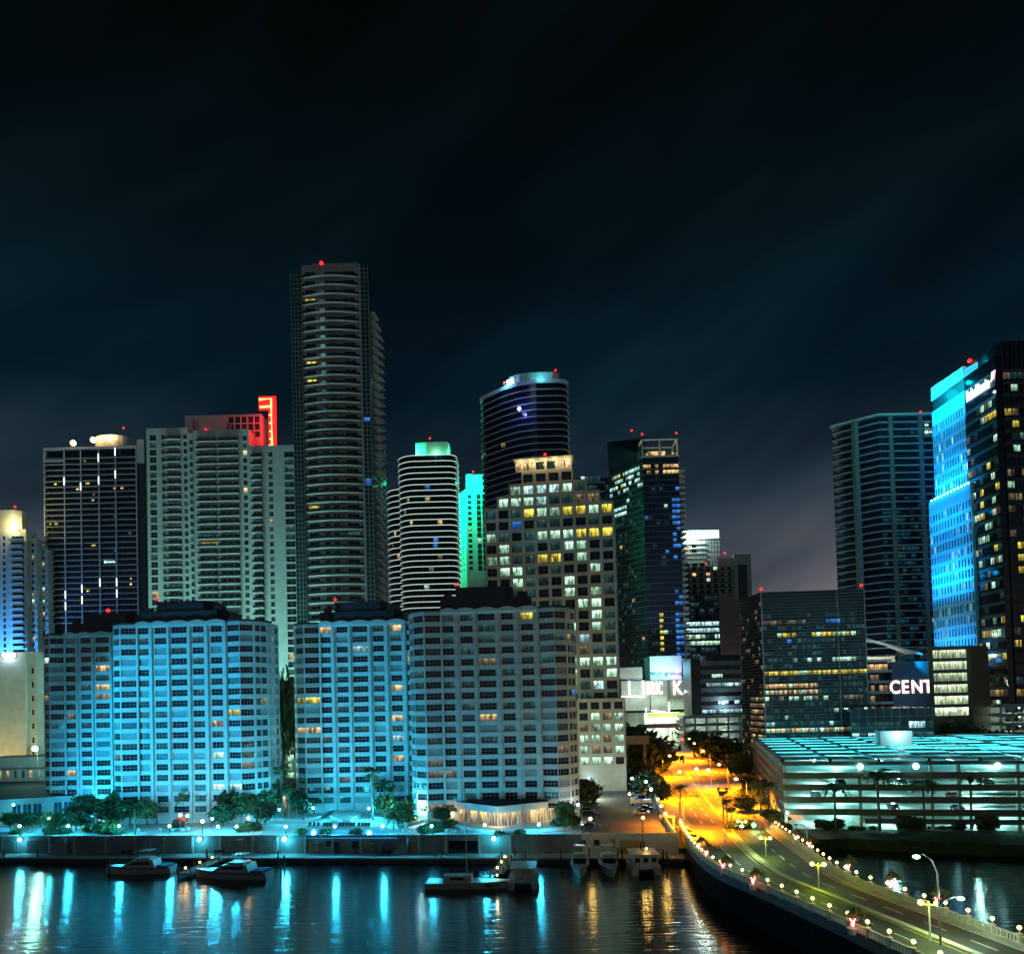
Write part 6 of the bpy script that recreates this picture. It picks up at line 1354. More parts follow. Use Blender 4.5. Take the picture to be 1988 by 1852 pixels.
# terrace palms
for x, yb, yt, L, fan, s in ((725, 1592, 1500, 2.0, True, 'tall fan palm, tallest of the cluster left of the shaded tower'), (716, 1575, 1513, 1.8, True, 'fan palm left of the tallest in the cluster'), (738, 1580, 1520, 1.8, True, 'fan palm right of the tallest in the cluster'), (757, 1582, 1524, 1.8, True, 'fan palm, rightmost tall one of the cluster'),
                             (549, 1588, 1494, 1.9, True, 'tall fan palm left of the stair tower, highest there'), (532, 1585, 1522, 1.9, True, 'shorter fan palm left of the stair tower'), (561, 1588, 1530, 1.8, True, 'fan palm in front of the stair tower'),
                             (764, 1612, 1588, 2.6, False, 'feathery palm at the right end of the pool'), (772, 1590, 1562, 2.6, False, 'feathery palm right of the fan palm cluster'), (790, 1592, 1556, 2.7, False, 'feathery palm beside the shaded tower foot'), (741, 1585, 1560, 2.5, False, 'low feathery palm in the palm cluster'), (610, 1580, 1552, 2.4, False, 'low palm left of the lit restaurant'), (262, 1620, 1568, 3.6, False, 'big drooping palm at the sea wall under the brightest tower')):
    p = on(x, yb, DZ); palm(p, at(x, yt, p.y).z - DZ, L * 1.3, s, 'terrace palms', fan, 16 if fan else 14)
for x, yb, yt, s in ((20, 1520, 1480, 'leftmost'), (38, 1512, 1470, 'middle'), (55, 1515, 1474, 'right'), (79, 1512, 1482, 'rightmost')): p = on(x, yb, 7.0); palm((p.x, p.y, 3), at(x, yt, p.y).z - 3, 3.6, 'amber-lit palm behind the dark pavilion roof, ' + s, 'palms behind the pavilion', n=12)
# broadleaf trees on the terrace
for i, (x, yb, h, r, s) in enumerate([(232, 1598, 8, 3.2, 'bushy tree left of the drooping palm under the brightest tower'), (252, 1602, 6, 2.6, 'round tree just left of the drooping palm'), (165, 1590, 6, 3.4, 'wide dark tree in front of the pavilion corner'), (322, 1596, 7, 2.0, 'slim tree under the brightest tower between palm and parasol'), (372, 1594, 9, 3.2, 'amber-lit tree right of the red parasol'), (395, 1592, 8, 3.0, 'tree second from the red parasol'), (415, 1592, 9, 3.2, 'tree in the middle of the brightest tower foot'), (455, 1594, 8, 3.6, 'thatch-shaped tree at the right foot of the brightest tower'), (505, 1590, 8, 3.4, 'tree at the right corner of the brightest tower'), (522, 1588, 6, 3.0, 'low tree between the towers left of the fan palms'), (578, 1586, 6.5, 2.6, 'tree left of the lit restaurant'), (54, 1612, 4.2, 2.2, 'small tree beside the small pool'), (106, 1612, 4, 2.4, 'small tree right of the pavilion terrace'), (80, 1606, 3.4, 1.8, 'little tree under the pavilion windows'),
    (148, 1612, 5.5, 3.0, 'dark tree between stairs and bar screen'),
    (215, 1608, 6.5, 3.4, 'dense tree behind the wide shrub at the sea wall'),
    (285, 1604, 6, 2.8, 'tree just right of the drooping palm'),
    (300, 1592, 8, 2.8, 'tree against the brightest tower left of the parasol'),
    (338, 1590, 8.5, 2.6, 'slender tree behind the red parasol'),
    (434, 1604, 5, 2.8, 'low tree between the lamp pair'),
    (442, 1590, 9, 3.2, 'tree behind the lamp pair'),
    (480, 1598, 7, 3.2, 'tree left of the closed red parasol'),
    (515, 1602, 5.5, 2.8, 'low tree right of the closed red parasol'),
    (590, 1592, 5, 2.4, 'low tree at the left of the wavy wall'),
    (748, 1592, 6, 2.8, 'leafy tree among the fan palms'),
    (782, 1604, 5, 2.6, 'leafy tree right of the pool'),
    (805, 1590, 6, 2.6, 'tree at the shaded tower foot'),
    (858, 1602, 4, 2.0, 'small tree left of the glass restaurant'),
    (1098, 1600, 5, 2.4, 'small tree right of the glass restaurant'),
    (20, 1610, 4, 2.0, 'small tree at the left picture edge')]):
    p = on(x, yb, DZ); tree((p.x, p.y, DZ), h, r, s, 'terrace trees', i)
for i, (x, y, r, s) in enumerate([(205, 1618, 3.0, 'wide dark shrub along the terrace edge left of the palm'), (182, 1616, 2.2, 'dark shrub left of the wide one'), (228, 1620, 1.6, 'shrub by the palm'), (126, 1618, 1.5, 'shrub above the stairs'), (30, 1619, 1.2, 'shrub on the wall edge at left'), (98, 1619, 1.6, 'reddish shrub above the screens'), (345, 1606, 1.4, 'shrub under the red parasol'), (490, 1612, 2.0, 'shrub left of the pool'), (470, 1614, 1.6, 'shrub right of the lamp pair'), (585, 1620, 1.3, 'shrub at the pool front, left'), (632, 1621, 1.4, 'shrub at the pool front, middle'), (690, 1622, 1.5, 'shrub at the pool front, right'), (790, 1600, 2.2, 'bright shrub by the restaurant wall'), (800, 1596, 1.8, 'shrub behind the wavy wall'), (830, 1618, 2.0, 'shrub above the second stairs'), (850, 1613, 2.2, 'shrub left of the glass restaurant'), (872, 1606, 1.8, 'shrub against the glass restaurant'), (1095, 1608, 2.6, 'bush right of the glass restaurant'), (1110, 1602, 2.2, 'bush at the car park corner'), (970, 1624, 1.2, 'low shrub below the restaurant, left'), (1010, 1622, 1.3, 'low shrub below the restaurant, right'), (60, 1588, 1.4, 'clipped hedge under the pavilion windows'), (78, 1588, 1.4, 'clipped hedge right under the pavilion windows')]): shrub(x, y, DZ, r, s, 'terrace shrubs', i, sz=.7)
# garage front planting
for i, (x, y, r, s) in enumerate([(1592, 1607, 1.2, 'first'), (1608, 1611, 1.3, 'second'), (1629, 1607, 1.3, 'third'), (1758, 1610, 2.0, 'fourth'), (1780, 1611, 1.7, 'fifth'), (1862, 1612, 1.4, 'sixth'), (1917, 1612, 2.2, 'seventh')]): shrub(x, y, 2.5, r, 'clipped ball shrub before the garage, %s from the left' % s, 'ball shrubs before the garage', 3, sz=1.15)
for i, x in enumerate((1655, 1672, 1695, 1810, 1830, 1848)): shrub(x, 1610, 2.5, .9, 'low hedge clump before the garage, %s from the left' % ('first', 'second', 'third', 'fourth', 'fifth', 'sixth')[i], 'hedge clumps before the garage', 2, sz=.6)
# trees around the car park and along the avenue
for i, (x, yb, z0, h, r, s) in enumerate([(1155, 1515, 2.5, 15, 8, 'big dark tree right of the shaded tower, tallest'), (1185, 1510, 2.5, 14, 7, 'big dark tree second from the shaded tower'), (1135, 1560, 5, 6, 4.2, 'low tree between white van and wall'), (1222, 1500, 2.5, 8, 4.5, 'tree left of the avenue under the flyover'), (1251, 1497, 2.5, 10, 3.2, 'round street tree silhouetted on the orange avenue'), (1240, 1530, 2.5, 8, 5, 'car park edge tree, farthest'), (1262, 1550, 2.5, 7.5, 4.5, 'car park edge tree, middle'), (1278, 1560, 2.5, 6, 3.6, 'car park edge tree, nearest'), (1212, 1540, 2.5, 7, 4.5, 'tree behind the parked truck'),
                                          (1242, 1425, 2.5, 16, 13, 'dark tree left of the bright street canopy'), (1222, 1430, 2.5, 16, 10, 'dark tree beside the office tower base'), (1338, 1425, 2.5, 15, 9, 'round tree right of the bright street canopy'), (1352, 1452, 2.5, 9, 7, 'amber-lit tree right of the avenue, farthest'), (1375, 1468, 2.5, 10, 8, 'amber-lit tree right of the avenue, second'), (1398, 1478, 2.5, 10, 7, 'amber-lit tree right of the avenue, third'), (1420, 1490, 2.5, 10, 7, 'dark tree right of the avenue by the garage'), (1440, 1508, 2.5, 8, 5, 'dark tree at the garage wall'), (1462, 1560, 2.5, 5, 3.4, 'bush tree at the garage corner'), (1447, 1575, 2.5, 4, 2.6, 'bush at the pavement by the garage'), (1835, 1430, 2.5, 14, 8, 'dark tree below the brown office, left'), (1868, 1424, 2.5, 17, 8, 'dark tree below the brown office, tallest'), (1900, 1432, 2.5, 14, 8, 'dark tree below the brown office, right'), (1940, 1445, 2.5, 13, 8, 'dark tree behind the garage roof at right'), (1975, 1452, 2.5, 12, 8, 'dark tree at the right picture edge')]):
    p = on(x, yb, z0)
    if yb < 1460 and x > 1800: p = at(x, yb, 322); p.z = 2.5
    if p.y > 600: p = at(x, yb, 345 if x < 1300 else 545); p.z = 2.5
    tree((p.x, p.y, z0), h, r, s, 'street trees', i)
for i, (x, s) in enumerate(((1268, 'first'), (1281, 'second'), (1294, 'third'), (1308, 'fourth'), (1322, 'fifth'), (1335, 'sixth'))):
    p = at(x, 1322, 574); palm((p.x, p.y, p.z), 6, 3.8, 'small roof palm on the shopping centre, %s from the left' % s, 'roof palms on the shopping centre', n=10)
p = at(547, 1450, 256); tree((p.x, p.y, 2.5), 33, 4.5, 'tall dark ficus in the gap between the two blue towers', 'gap tree', 3, 16)
for i, (x, y, r) in enumerate([(1330, 1622, 1.4), (1342, 1632, 1.3), (1430, 1612, 2.2), (1452, 1608, 2.0), (1512, 1598, 2.2), (1498, 1590, 2.4), (1524, 1612, 1.6)]): shrub(x, y, 3.2, r, 'verge shrub by the bridge landing, %s from the left' % ('first', 'second', 'third', 'fourth', 'sixth', 'fifth', 'seventh')[i], 'verge shrubs', i, sz=.7)

# ------------------------------------------------------------------ parasols and terrace furniture
def parasol(x, y, label, m, closed=False):
    t = thing('parasol', label, 'parasol', on(x, y, DZ)); b = MB(); b.tube([(0, 0, 0), (0, 0, 2.9)], .05, 6); b.obj('pole', 'steel', t); n = 10; b = MB()
    if closed: b.tube([(0, 0, 1.0), (0, 0, 1.6), (0, 0, 3.0)], [.32, .26, .04], 8)
    else:
        for k in range(n):
            a, c = 2 * math.pi * k / n, 2 * math.pi * (k + 1) / n; P = lambda q, r, z: (r * math.cos(q), r * math.sin(q), z)
            b.add([P(a, 1.9, 2.3), P(c, 1.9, 2.3), P(c, 1.1, 2.85), P(a, 1.1, 2.85), (0, 0, 3.15)], [(0, 1, 2, 3), (3, 2, 4)]); b.quad(P(a, 1.9, 2.05), P(c, 1.9, 2.05), P(c, 1.9, 2.3), P(a, 1.9, 2.3))
    b.obj('canopy', m, t)
parasol(350, 1610, 'open dark red parasol under the warm lamps', 'red'); parasol(305, 1606, 'closed blue parasol right of the drooping palm', 'canvas', True); parasol(499, 1602, 'closed dark red parasol left of the pool', 'red', True)
for i, (x, y) in enumerate([(275, 1614), (318, 1614), (360, 1614), (372, 1612), (340, 1614), (785, 1614), (800, 1614), (868, 1615), (885, 1617), (905, 1617)]):
    t = thing('cafe_table', 'round terrace table, %s from the left' % ('first', 'third', 'fifth', 'sixth', 'fourth', 'seventh', 'eighth', 'ninth', 'tenth', 'last')[i], 'table', on(x, y, DZ), 0, 'terrace tables'); b = MB(); b.tube([(0, 0, .68), (0, 0, .74)], .55, 12); b.obj('tabletop', 'white', t); b = MB(); b.tube([(0, 0, 0), (0, 0, .68)], .06, 6); b.obj('pedestal', 'black', t)
    for a in (.6, 2.7, 4.6):
        c = thing('cafe_chair', 'small dark chair at a round terrace table', 'chair', on(x, y, DZ) + Vector((math.cos(a) * 1.0, math.sin(a) * 1.0, 0)), a + 1.57, 'terrace chairs'); b = MB(); b.box(-.22, .22, -.22, .22, .42, .47); b.obj('seat', 'white', c); b = MB(); b.box(-.22, .22, -.26, -.22, .47, .9); b.obj('backrest', 'white', c)
b = MB(); b.box(0, 4.6, 0, .3, 0, 2.2); o = b.obj('bar_screen', 'black', None, False, on(151, 1602, DZ)); tag(o, 'black bar counter screen in front of the dark tree at left', 'screen')
b = MB(); b.box(0, 2.2, 0, .3, 0, 2.0); o = b.obj('menu_board', 'signw', None, False, on(137, 1600, DZ)); o.data.materials[0] = glow('lit_board', (.9, 1, .95), .9); tag(o, 'bright lit board left of the black bar screen', 'sign')
b = MB(); b.ball((0, 0, 1.4), 1.1, 12, 8, 0, .9); o = b.obj('neon_disc', 'signb', None, True, on(200, 1602, DZ)); tag(o, 'glowing blue-white sign between bar screen and trees', 'sign'); point('sign_light', on(199, 1600, DZ) + Vector((0, -2, 1.6)), (.2, .6, 1), 600, .5)

# ------------------------------------------------------------------ cars
def car_meshes(kind):
    b = MB(); sect = {'sedan': [(-2.2, .55, .62), (-2.1, .35, .85), (-1.3, .3, .95), (-.7, .3, 1.42), (.5, .3, 1.45), (1.2, .3, 1.0), (2.1, .32, .85), (2.25, .45, .6)], 'suv': [(-2.3, .5, .9), (-2.25, .4, 1.1), (-2.0, .35, 1.7), (-1.2, .35, 1.78), (.5, .35, 1.75), (1.15, .35, 1.15), (2.15, .38, 1.0), (2.3, .5, .75)]}[kind]
    return sect
def car(p, rz, m, label, kind='sedan', group='parked cars'):
    t = thing('parked_car', label, 'car', p, rz, group); s = car_meshes(kind); b = MB(); w = .9; belt = .88 if kind == 'sedan' else 1.05
    for (x0, lo0, h0), (x1, lo1, h1) in zip(s, s[1:]):
        wi = lambda h: w if h <= belt + .1 else w * .8
        for sg in (-1, 1):
            v = [(x0, sg * w, lo0), (x1, sg * w, lo1), (x1, sg * w, min(h1, belt)), (x0, sg * w, min(h0, belt))]; b.add(v, [(0, 1, 2, 3) if sg < 0 else (3, 2, 1, 0)], 0)
            if max(h0, h1) > belt + .1: b.add([(x0, sg * w, min(h0, belt)), (x1, sg * w, min(h1, belt)), (x1, sg * wi(h1), h1), (x0, sg * wi(h0), h0)], [(0, 1, 2, 3) if sg < 0 else (3, 2, 1, 0)], 1)
        st = abs(h1 - h0) > .3
        b.quad((x0, -wi(h0), h0), (x1, -wi(h1), h1), (x1, wi(h1), h1), (x0, wi(h0), h0), 1 if st else 0)
    a = s[0]; b.quad((a[0], w, a[1]), (a[0], -w, a[1]), (a[0], -w, a[2]), (a[0], w, a[2])); a = s[-1]; b.quad((a[0], -w, a[1]), (a[0], w, a[1]), (a[0], w, a[2]), (a[0], -w, a[2])); b.obj('body', [m, 'boatd'], t)
    for x in (-1.4, 1.4):
        for y in (-.82, .82): q = MB(); q.tube([(x, y - .1, .33), (x, y + .1, .33)], .33, 12); w_ = q.obj('wheel', 'rubber', t); q = MB(); q.tube([(x, y - .115, .33), (x, y + .115, .33)], .19, 10); q.obj('rim', 'frame', w_)
    for y in (-.6, .6): q = MB(); q.box(s[-1][0] - .08, s[-1][0] + .02, y - .2, y + .2, .6, .75); q.obj('headlight', 'frame', t); q = MB(); q.box(s[0][0] - .02, s[0][0] + .08, y - .2, y + .2, .65, .8); q.obj('tail_light', 'red', t)
    return t
car(on(1246, 1581, DZ), R(172), 'carw', 'white hatchback parked by the car park parapet'); car(on(1252, 1573, DZ), R(172), 'card', 'dark car just behind the white hatchback')
car(on(1148, 1586, DZ), R(-5), 'card', 'dark four-wheel drive parked beside the shaded tower', 'suv'); car(on(1145, 1607, DZ), R(-5), 'card', 'dark car under the yellowish lamp beside the wall edge'); car(on(1139, 1577, DZ), R(-5), 'cars', 'silver car behind the dark four-wheel drive')
car(on(1245, 1553, DZ), R(172), 'card', 'black car behind the flatbed truck'); car(on(1238, 1545, DZ), R(172), 'cars', 'silver car, second behind the truck'); car(on(1232, 1537, DZ), R(172), 'card', 'dark car, farthest in the car park row')
t = thing('box_truck', 'white flat-sided truck parked behind the white hatchback', 'truck', on(1244, 1563, DZ), R(172), 'parked trucks'); b = MB(); b.box(-3.2, 1.6, -1.1, 1.1, .9, 1.7); b.obj('flatbed', 'carw', t); b = MB(); b.box(1.7, 3.1, -1.05, 1.05, .6, 2.2); b.box(2.4, 3.14, -.95, .95, 1.4, 2.05, 1); b.obj('cab', ['carw', 'boatd'], t)
for x in (-2, 2.3):
    for y in (-1, 1): q = MB(); q.tube([(x, y - .12, .42), (x, y + .12, .42)], .42, 12); q.obj('wheel', 'rubber', t)
t = thing('delivery_van', 'pale delivery van standing by the low tree in the car park', 'van', on(1140, 1557, DZ), R(-4), 'parked trucks'); b = MB(); b.box(-2.8, 1.6, -1, 1, .45, 2.4); b.obj('body', 'cars', t); b = MB(); b.box(1.6, 2.9, -.98, .98, .45, 1.5); b.add([(1.6, -.98, 2.35), (2.3, -.98, 1.5), (2.3, .98, 1.5), (1.6, .98, 2.35)], [(0, 1, 2, 3)], 1); b.obj('cab', ['cars', 'boatd'], t)
for x in (-1.9, 1.9):
    for y in (-.9, .9): q = MB(); q.tube([(x, y - .12, .38), (x, y + .12, .38)], .38, 12); q.obj('wheel', 'rubber', t)
gz = 2.5
for i, (u, v, z, m, s) in enumerate([(39, 4, lev[2], 'carr', 'red car on the second garage level'), (58, 4, lev[2], 'carr', 'second red car on the garage level'), (40, 4, lev[1], 'carb', 'bright blue car on the first garage level'), (56, 4, lev[1], 'carb', 'second blue car on the first garage level'), (26, 5, lev[1], 'card', 'dark car on the first garage level left of the blue car'), (70, 3.5, lev[0] + .1, 'card', 'dark car on the garage ground level'), (8, 5, lev[2], 'cars', 'silver car at the left end of the second garage level'), (14, 5, lev[3], 'card', 'dark car at the left end of the third garage level'), (28, 5, lev[3], 'carw', 'white car on the third garage level'), (47, 5, lev[3], 'carb', 'blue car on the third garage level'), (66, 5, lev[2], 'cars', 'silver car right of the red cars in the garage'), (46, 5, lev[0] + .1, 'carr', 'red car on the garage ground level'), (71, 5, lev[4], 'carr', 'small red car on the roof level under the canopy'), (76, 5, lev[4], 'card', 'dark car on the roof level beside the red one')]):
    p = GO + GD * u + GN * v; car((p.x, p.y, 2.5 + z + .02), R(80), m, s, 'sedan', 'cars inside the garage')
# gate kiosk
t = thing('gate_kiosk', 'small white flat-roofed gate kiosk beside the lone palm', 'kiosk', on(1283, 1606, 3.0), R(-8)); b = MB(); b.box(-.2, 3.6, -.3, 2.4, 2.5, 2.95); b.obj('roof', 'white', t)
for x in (0, 3.0): b = MB(); b.box(x, x + .45, 0, 2.0, -.5, 2.49); b.obj('post', 'white', t)
# signs and signals
t = thing('warning_sign', 'yellow diamond road sign at the pavement by the garage', 'sign', on(1466, 1606, 2.7)); b = MB(); b.tube([(0, 0, 0), (0, 0, 2.4)], .05, 6); b.obj('post', 'steel', t); b = MB(); b.add([(0, -.08, 1.9), (.65, -.08, 2.55), (0, -.08, 3.2), (-.65, -.08, 2.55), (0, -.04, 1.9), (.65, -.04, 2.55), (0, -.04, 3.2), (-.65, -.04, 2.55)], [(0, 1, 2, 3), (7, 6, 5, 4)]); b.obj('plate', 'signy', t)
t = thing('entrance_sign', 'low lit garage entrance sign with a bright white base', 'sign', on(1508, 1610, 2.7)); b = MB(); b.box(-1.4, 1.4, -.2, .2, .2, .9); b.obj('base', 'signw', t); b = MB(); b.tube([(1.1 * math.cos(k * .35), 0, .9 + .9 * math.sin(k * .35)) for k in range(10)], .16, 6); b.obj('arch', 'neon', t); point('sign_light', (0, -1.2, 1), (1, .9, .7), 200, .3, t)
def signal(x, y, d, label, arm, m):
    p = at(x, y, d); t = thing('traffic_signal', label, 'traffic light', (p.x + arm, p.y, 2.6), 0, 'traffic signals'); h = p.z - 2.6; b = MB(); b.tube([(0, 0, 0), (0, 0, h + .6), (-arm, 0, h + .9)], [.15, .12, .07], 8); b.obj('mast', 'black', t)
    b = MB(); b.box(-arm - .3, -arm + .3, -.2, .2, h - .9, h + .8); b.obj('housing', 'black', t); b = MB(); b.ball((-arm, -.25, h), .55, 10, 7); b.obj('lens', m, t, True); point('signal_light', (-arm, -1.2, h), (1, .04, .03) if m == 'sig_red' else (.1, 1, .3), 900, .5, t)
signal(1323, 1434, 520, 'red traffic signal at the crossing, right', 14, 'sig_red'); signal(1304, 1436, 520, 'red traffic signal at the crossing, left', 18, 'sig_red'); signal(1463, 1601, 184, 'green traffic signal by the bridge landing', 2, 'sig_green')
# overpass at the left of the avenue
t = thing('flyover', 'yellow-lit flyover slab beside the office tower base', 'overpass', at(1208, 1435, 330)); p = at(1208, 1435, 330); zz_ = p.z; b = MB(); b.box(-4, 11, -2, 12, -2.2, .6); b.obj('deck', 'cream', t); b = MB(); b.box(.5, 2, 0, 6, -zz_ + 2.5, -2.2); b.box(9, 10, 0, 6, -zz_ + 2.5, -2.2); b.obj('pier', 'cream', t)
b = MB(); b.box(-4, 11, -2.2, -2.01, .0, 1.5); b.obj('parapet', 'cream', t)

# ------------------------------------------------------------------ boats, pilings, docks
def hull(b, L, w, h, bow=1.0, m=0, md=1, tr=.85):
    n = 10; secs = []
    for i in range(n + 1):
        t = i / n; x = -L / 2 + L * t; k = (tr + (1 - tr) * min(1, t * 3)) * (1 - max(0, (t - .45) / .55) ** 2.2 * .97); hz = h * (1 + .35 * bow * max(0, t - .3)); secs.append((x, w / 2 * k, hz))
    for (x0, w0, h0), (x1, w1, h1) in zip(secs, secs[1:]):
        for s in (-1, 1):
            a = [(x0, s * w0 * .62, -.25), (x1, s * w1 * .62, -.25), (x1, s * w1, h1), (x0, s * w0, h0)]; b.add(a, [(0, 1, 2, 3) if s < 0 else (3, 2, 1, 0)], m)
        b.quad((x0, -w0, h0), (x1, -w1, h1), (x1, w1, h1), (x0, w0, h0), md)
    x0, w0, h0 = secs[0]; b.quad((x0, w0 * .62, -.25), (x0, -w0 * .62, -.25), (x0, -w0, h0), (x0, w0, h0), m)
def hull_line(L, w, h, bow=1.0, tr=.85):
    o = []
    for i in range(11):
        t = i / 10; o.append((-L / 2 + L * t, w / 2 * (tr + (1 - tr) * min(1, t * 3)) * (1 - max(0, (t - .45) / .55) ** 2.2 * .97), h * (1 + .35 * bow * max(0, t - .3))))
    return o
def boat_thing(x, y, rz, label, cat='boat', z=0): return thing('moored_boat', label, cat, on(x, y, 0), rz, 'moored boats')
def yacht(x, y, rz, L, label, tower=False):
    t = boat_thing(x, y, rz, label); b = MB(); hull(b, L, L * .3, 1.5, 1); b.obj('hull', ['boat', 'boat'], t); w = L * .12
    b = MB(); q = [(-L * .28, 1.5), (L * .22, 1.7), (L * .08, 3.0), (-L * .25, 3.1)]
    b.add([(X, -w, Z) for X, Z in q] + [(X, w, Z) for X, Z in q], [(0, 1, 2, 3), (7, 6, 5, 4), (1, 5, 6, 2), (3, 2, 6, 7), (0, 3, 7, 4)]); cab_ = b.obj('cabin', 'boat', t)
    b = MB(); b.add([(-L * .2, -w - .02, 2.1), (L * .12, -w - .02, 2.1), (L * .05, -w - .02, 2.75), (-L * .2, -w - .02, 2.75)], [(0, 1, 2, 3)]); b.add([(-L * .2, w + .02, 2.1), (L * .12, w + .02, 2.1), (L * .05, w + .02, 2.75), (-L * .2, w + .02, 2.75)], [(3, 2, 1, 0)]); b.add([(L * .203, -w * .85, 1.85), (L * .203, w * .85, 1.85), (L * .105, w * .85, 2.85), (L * .105, -w * .85, 2.85)], [(0, 1, 2, 3)]); b.obj('window', 'boatd', cab_)
    b = MB(); b.box(-L * .2, L * .02, -w * .8, w * .8, 3.1, 3.5); b.box(-L * .2, -L * .04, -w * .75, w * .75, 5.0, 5.1); b.obj('flybridge', 'boat', t); b = MB()
    for X in (-L * .19, -L * .05):
        for Y in (-w * .7, w * .7): b.tube([(X, Y, 3.4), (X, Y, 5.0)], .05, 5)
    if tower: 
        for Y in (-w * .5, w * .5): b.tube([(-L * .12, Y, 5.0), (-L * .1, Y * .5, 8.0)], .05, 5)
        b.box(-L * .14, -L * .06, -w * .4, w * .4, 8, 8.1)
        for s in (-1, 1): b.tube([(-L * .1, s * w, 3.2), (-L * .3, s * w * 2.2, 9.5)], .04, 5)
    b.obj('frame_tubes', 'steel', t); b = MB(); b.tube([(L * .1, -w * 1.05, 1.95), (L * .33, -w * .6, 2.4), (L * .48, 0, 2.7), (L * .33, w * .6, 2.4), (L * .1, w * 1.05, 1.95)], .035, 5); b.obj('bow_rail', 'steel', t)
    b = MB(); ss = hull_line(L, L * .3, 1.5)
    for s in (-1, 1): b.tube([(x_, s * (w_ + .03), h_ - .22) for x_, w_, h_ in ss], .09, 5)
    b.obj('rub_rail', 'canvas', t); b = MB(); b.tube([(-L * .1, w * .5, 3.4), (-L * .14, w * .5, 8.5)], .03, 4); b.tube([(-L * .1, -w * .5, 3.4), (-L * .15, -w * .5, 7.8)], .03, 4); b.obj('antenna', 'steel', t); b = MB(); b.box(-L * .46, -L * .3, -w * 1.0, w * 1.0, 1.52, 1.9); b.obj('cockpit_cover', 'canvas', t); return t
yacht(272, 1694, R(178), 15, 'long low motor yacht moored left, with blue covers'); yacht(452, 1703, R(170), 17, 'big sport yacht with tuna tower moored right of the dock lamps', True)
yacht(1126, 1690, R(-95), 13, 'white sport-fishing boat stern-on by the beige wall, left', True); yacht(1182, 1690, R(-92), 13, 'white cabin cruiser by the beige wall, second from left')
t = boat_thing(912, 1722, R(-4), 'cream sailing catamaran with a tall mast and script name on the hull'); b = MB(); hull(b, 17, 4.6, 1.3, .3, 0, 0, .95); b.obj('hull', 'boat', t); b = MB(); b.box(-5, .5, -1.4, 1.4, 1.3, 2.5); b.obj('cabin', 'boat', t); b = MB(); b.box(-3.6, -1, -1.43, -1.41, 1.7, 2.2); b.obj('window', 'boatd', t); b = MB(); b.tube([(-.5, 0, 1.3), (-.5, 0, 19)], [.12, .07], 8); b.obj('mast', 'steel', t); b = MB(); b.tube([(-.5, 0, 3.2), (5, 0, 3.4)], .09, 6); b.tube([(-.5, 0, 18.8), (8, 0, 1.8)], .02, 4); b.tube([(-.5, 0, 18.8), (-8, 0, 1.6)], .02, 4); b.obj('boom_and_stays', 'steel', t); b = MB(); b.tube([(0, 0, 3.35), (4.8, 0, 3.55)], [.3, .2], 8); b.obj('furled_sail', 'canvas', t)
text('hull_lettering', 'Marich', t, face_mtx((3.2, -2.32, .55), (1, 0, 0)), 1.1, 'card', .01)
b = MB(); b.ball((5.5, -1.2, 2.6), .18, 8, 6); b.obj('cabin_lamp', 'lampw', t); point('cabin_light', (5.5, -1.6, 3.0), (1, .75, .2), 60, .25, t)
t = boat_thing(1040, 1712, R(86), 'dark cluttered work catamaran lying stern-on left of the fishing boat'); b = MB(); hull(b, 12, 1.6, 1.3); b.T = Matrix.Translation((0, 4.4, 0)); hull(b, 12, 1.6, 1.3); b.T = None; b.box(-5.2, 3, .5, 4, 1.1, 1.4); b.obj('hull', ['grey', 'grey'], t); b = MB(); b.box(-2.5, 2, .6, 3.9, 1.4, 3.0); b.obj('cabin', 'grey', t); b = MB(); b.box(-4.8, 2.6, -.3, 4.8, 3.6, 3.75)
for X in (-4.5, 2.3):
    for Y in (0, 4.5): b.tube([(X, Y, 1.2), (X, Y, 3.6)], .06, 5)
b.obj('roof_frame', 'steel', t); b = MB(); b.tube([(1.5, 2.2, 3.7), (1.5, 2.2, 15)], .07, 6); b.obj('mast', 'steel', t); b = MB(); b.box(-5.3, -5.2, 1.4, 2.0, 1.3, 2.6); b.obj('stern_locker', 'boat', t)
t = boat_thing(1249, 1690, R(90), 'pale houseboat catamaran with square windows nearest the bridge'); b = MB(); b.box(-4, 4, -2.9, -1.6, -.2, 1.2); b.box(-4, 4, 1.6, 2.9, -.2, 1.2); b.box(-4, 4, -2.9, 2.9, 1.2, 1.7); b.obj('hull', 'boat', t); b = MB(); b.box(-3.6, 3, -2.5, 2.5, 1.7, 3.9); b.box(-3.9, 3.4, -2.8, 2.8, 3.9, 4.1); b.obj('cabin', 'boat', t)
for y in (-1.7, 0, 1.7): b = MB(); b.box(-3.66, -3.61, y - .5, y + .5, 2.5, 3.4); b.obj('window', 'boatd', t)
b = MB(); b.tube([(0, 0, 4.1), (0, 0, 17)], .08, 6); b.obj('mast', 'red', t); b = MB(); b.add([(-.3, .3, 4.3), (1.6, .3, 4.3), (1.2, .3, 5.6), (-.2, .3, 6.2)], [(0, 1, 2, 3), (3, 2, 1, 0)]); b.obj('cover', 'canvas', t); b = MB(); b.ball((0, -.8, 4.6), .2, 8, 6); b.obj('mast_lamp', 'lampw', t); point('cabin_light', (-1, -1.2, 5.2), (1, .7, .2), 50, .2, t)
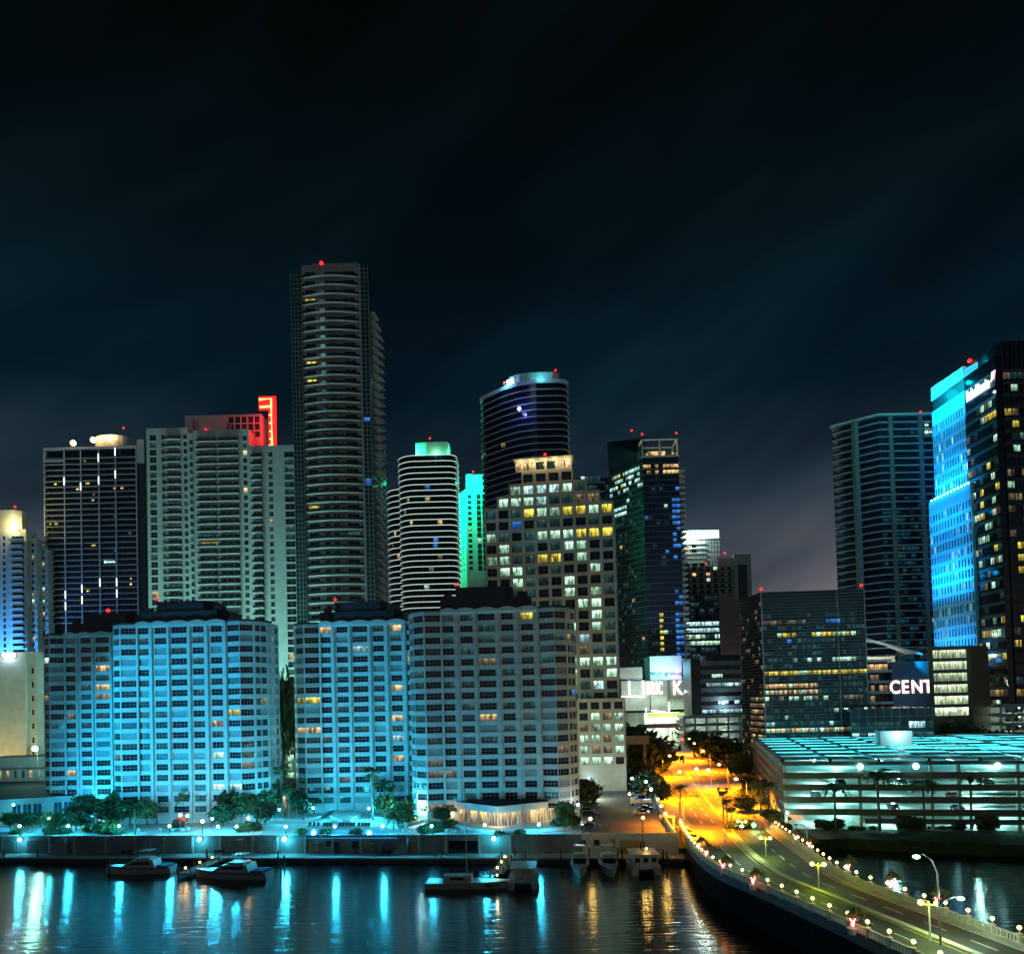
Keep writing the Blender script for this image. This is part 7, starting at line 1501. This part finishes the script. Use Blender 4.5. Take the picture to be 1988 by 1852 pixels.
# finger docks with amber pedestal lamps
for x0, y0, s, lab in ((368, 1690, 1, 'finger dock between the two yachts with amber pedestal lamps'), (968, 1690, 1, 'finger dock beside the catamaran with amber pedestal lamps')):
    p = on(x0, y0, 1.0); t = thing('finger_dock', lab, 'dock', (p.x, p.y, 0), math.atan2(UU.y, UU.x)); b = MB(); b.box(-1.4, 1.4, -2.5, 20, .75, 1.0); b.obj('planking', 'timber', t)
    for y in (-2, 4, 10): 
        for x in (-1.3, 1.3): b = MB(); b.tube([(x, y, -2), (x, y, 2.2)], .15, 6); b.obj('piling', 'timber', t)
    for y in (-1.6, 4.2, 9.5): b = MB(); b.tube([(0, y, 1), (0, y, 1.8)], .1, 6, 1); b.ball((0, y, 2), .22, 8, 6, 0); b.obj('pedestal_lamp', ['lampo', 'timber'], t); point('pedestal_light', (0, y, 2.1), (1, .6, .1), 35, .26, t)
pil = MB(); pil.tube([(0, 0, -2), (0, 0, 3.2)], [.2, .17], 8); pme = pil.mesh('piling', 'timber')
for i, (x, y) in enumerate([(7, 1668), (73, 1668), (256, 1665), (212, 1690), (305, 1666), (402, 1668), (540, 1672), (546, 1690), (552, 1682), (690, 1664), (745, 1664), (845, 1668), (858, 1670), (975, 1676), (1000, 1668), (1020, 1672), (1145, 1668), (1200, 1668), (1208, 1672), (1288, 1672), (1295, 1676), (1090, 1672)]):
    o = put('mooring_pile', pme, None, on(x, y + 6, 0)); tag(o, 'dark timber mooring pile standing in the water along the quay', 'pile', 'mooring piles')
for x0, x1, y0, s in ((907, 907, 1546, 'tall thin mast behind the catamaran'),):
    pass
for i, (x, s) in enumerate(((430, 'right of the flood lamp'), (250, 'left of the yacht'), (760 - 8, 'below the second stairs'))):
    t = thing('bench', 'dark bench on the quay ' + s, 'bench', wf(SW(x), 3.6, KZ), math.atan2(UU.y, UU.x), 'quay benches'); b = MB(); b.box(-1.3, 1.3, -.3, .3, .4, .5); b.obj('seat', 'black', t); b = MB(); b.box(-1.3, 1.3, .25, .32, .5, 1.0); b.obj('backrest', 'black', t)
    for q in (-1, 1): b = MB(); b.box(q - .05, q + .05, -.25, .25, 0, .4); b.obj('leg', 'black', t)
# added fill light: made-up mast off frame left that brightens the cyan apartment towers
tm_ = thing('added_fill_mast', 'added fill-light mast on a piled platform beyond the left picture edge', 'added fill light', (-150, 150, 0)); b = MB(); b.tube([(0, 0, -2), (0, 0, 26)], [.4, .2], 8); b.obj('mast', 'steel', tm_); 
for k in range(4): b = MB(); b.ball((-1.8 + k * 1.2, 0, 26), .5, 10, 7); b.obj('floodlight', 'lampc', tm_, True)  # lamp heads of the added mast
b = MB(); b.box(-2.4, 2.4, -.1, .1, 25.2, 25.5); b.obj('crossarm', 'steel', tm_); b = MB(); b.box(-2, 2, -2, 2, 1.2, 1.6); b.obj('platform', 'timber', tm_)
for x in (-1.7, 1.7):
    for y in (-1.7, 1.7): b = MB(); b.tube([(x, y, -2), (x, y, 1.2)], .25, 8); b.obj('piling', 'timber', tm_)
b = MB(); b.box(-4.5, 5.5, .3, 4.6, 25.55, 25.6); b.obj('light_shield', 'steel', tm_)  # plate added to keep the fill light off the sea wall
point('fill_light', (0.6, 1.0, 26.5), (.01, .54, 1), 360000, .35, tm_, 70, (.62, .785, -.13), .6)
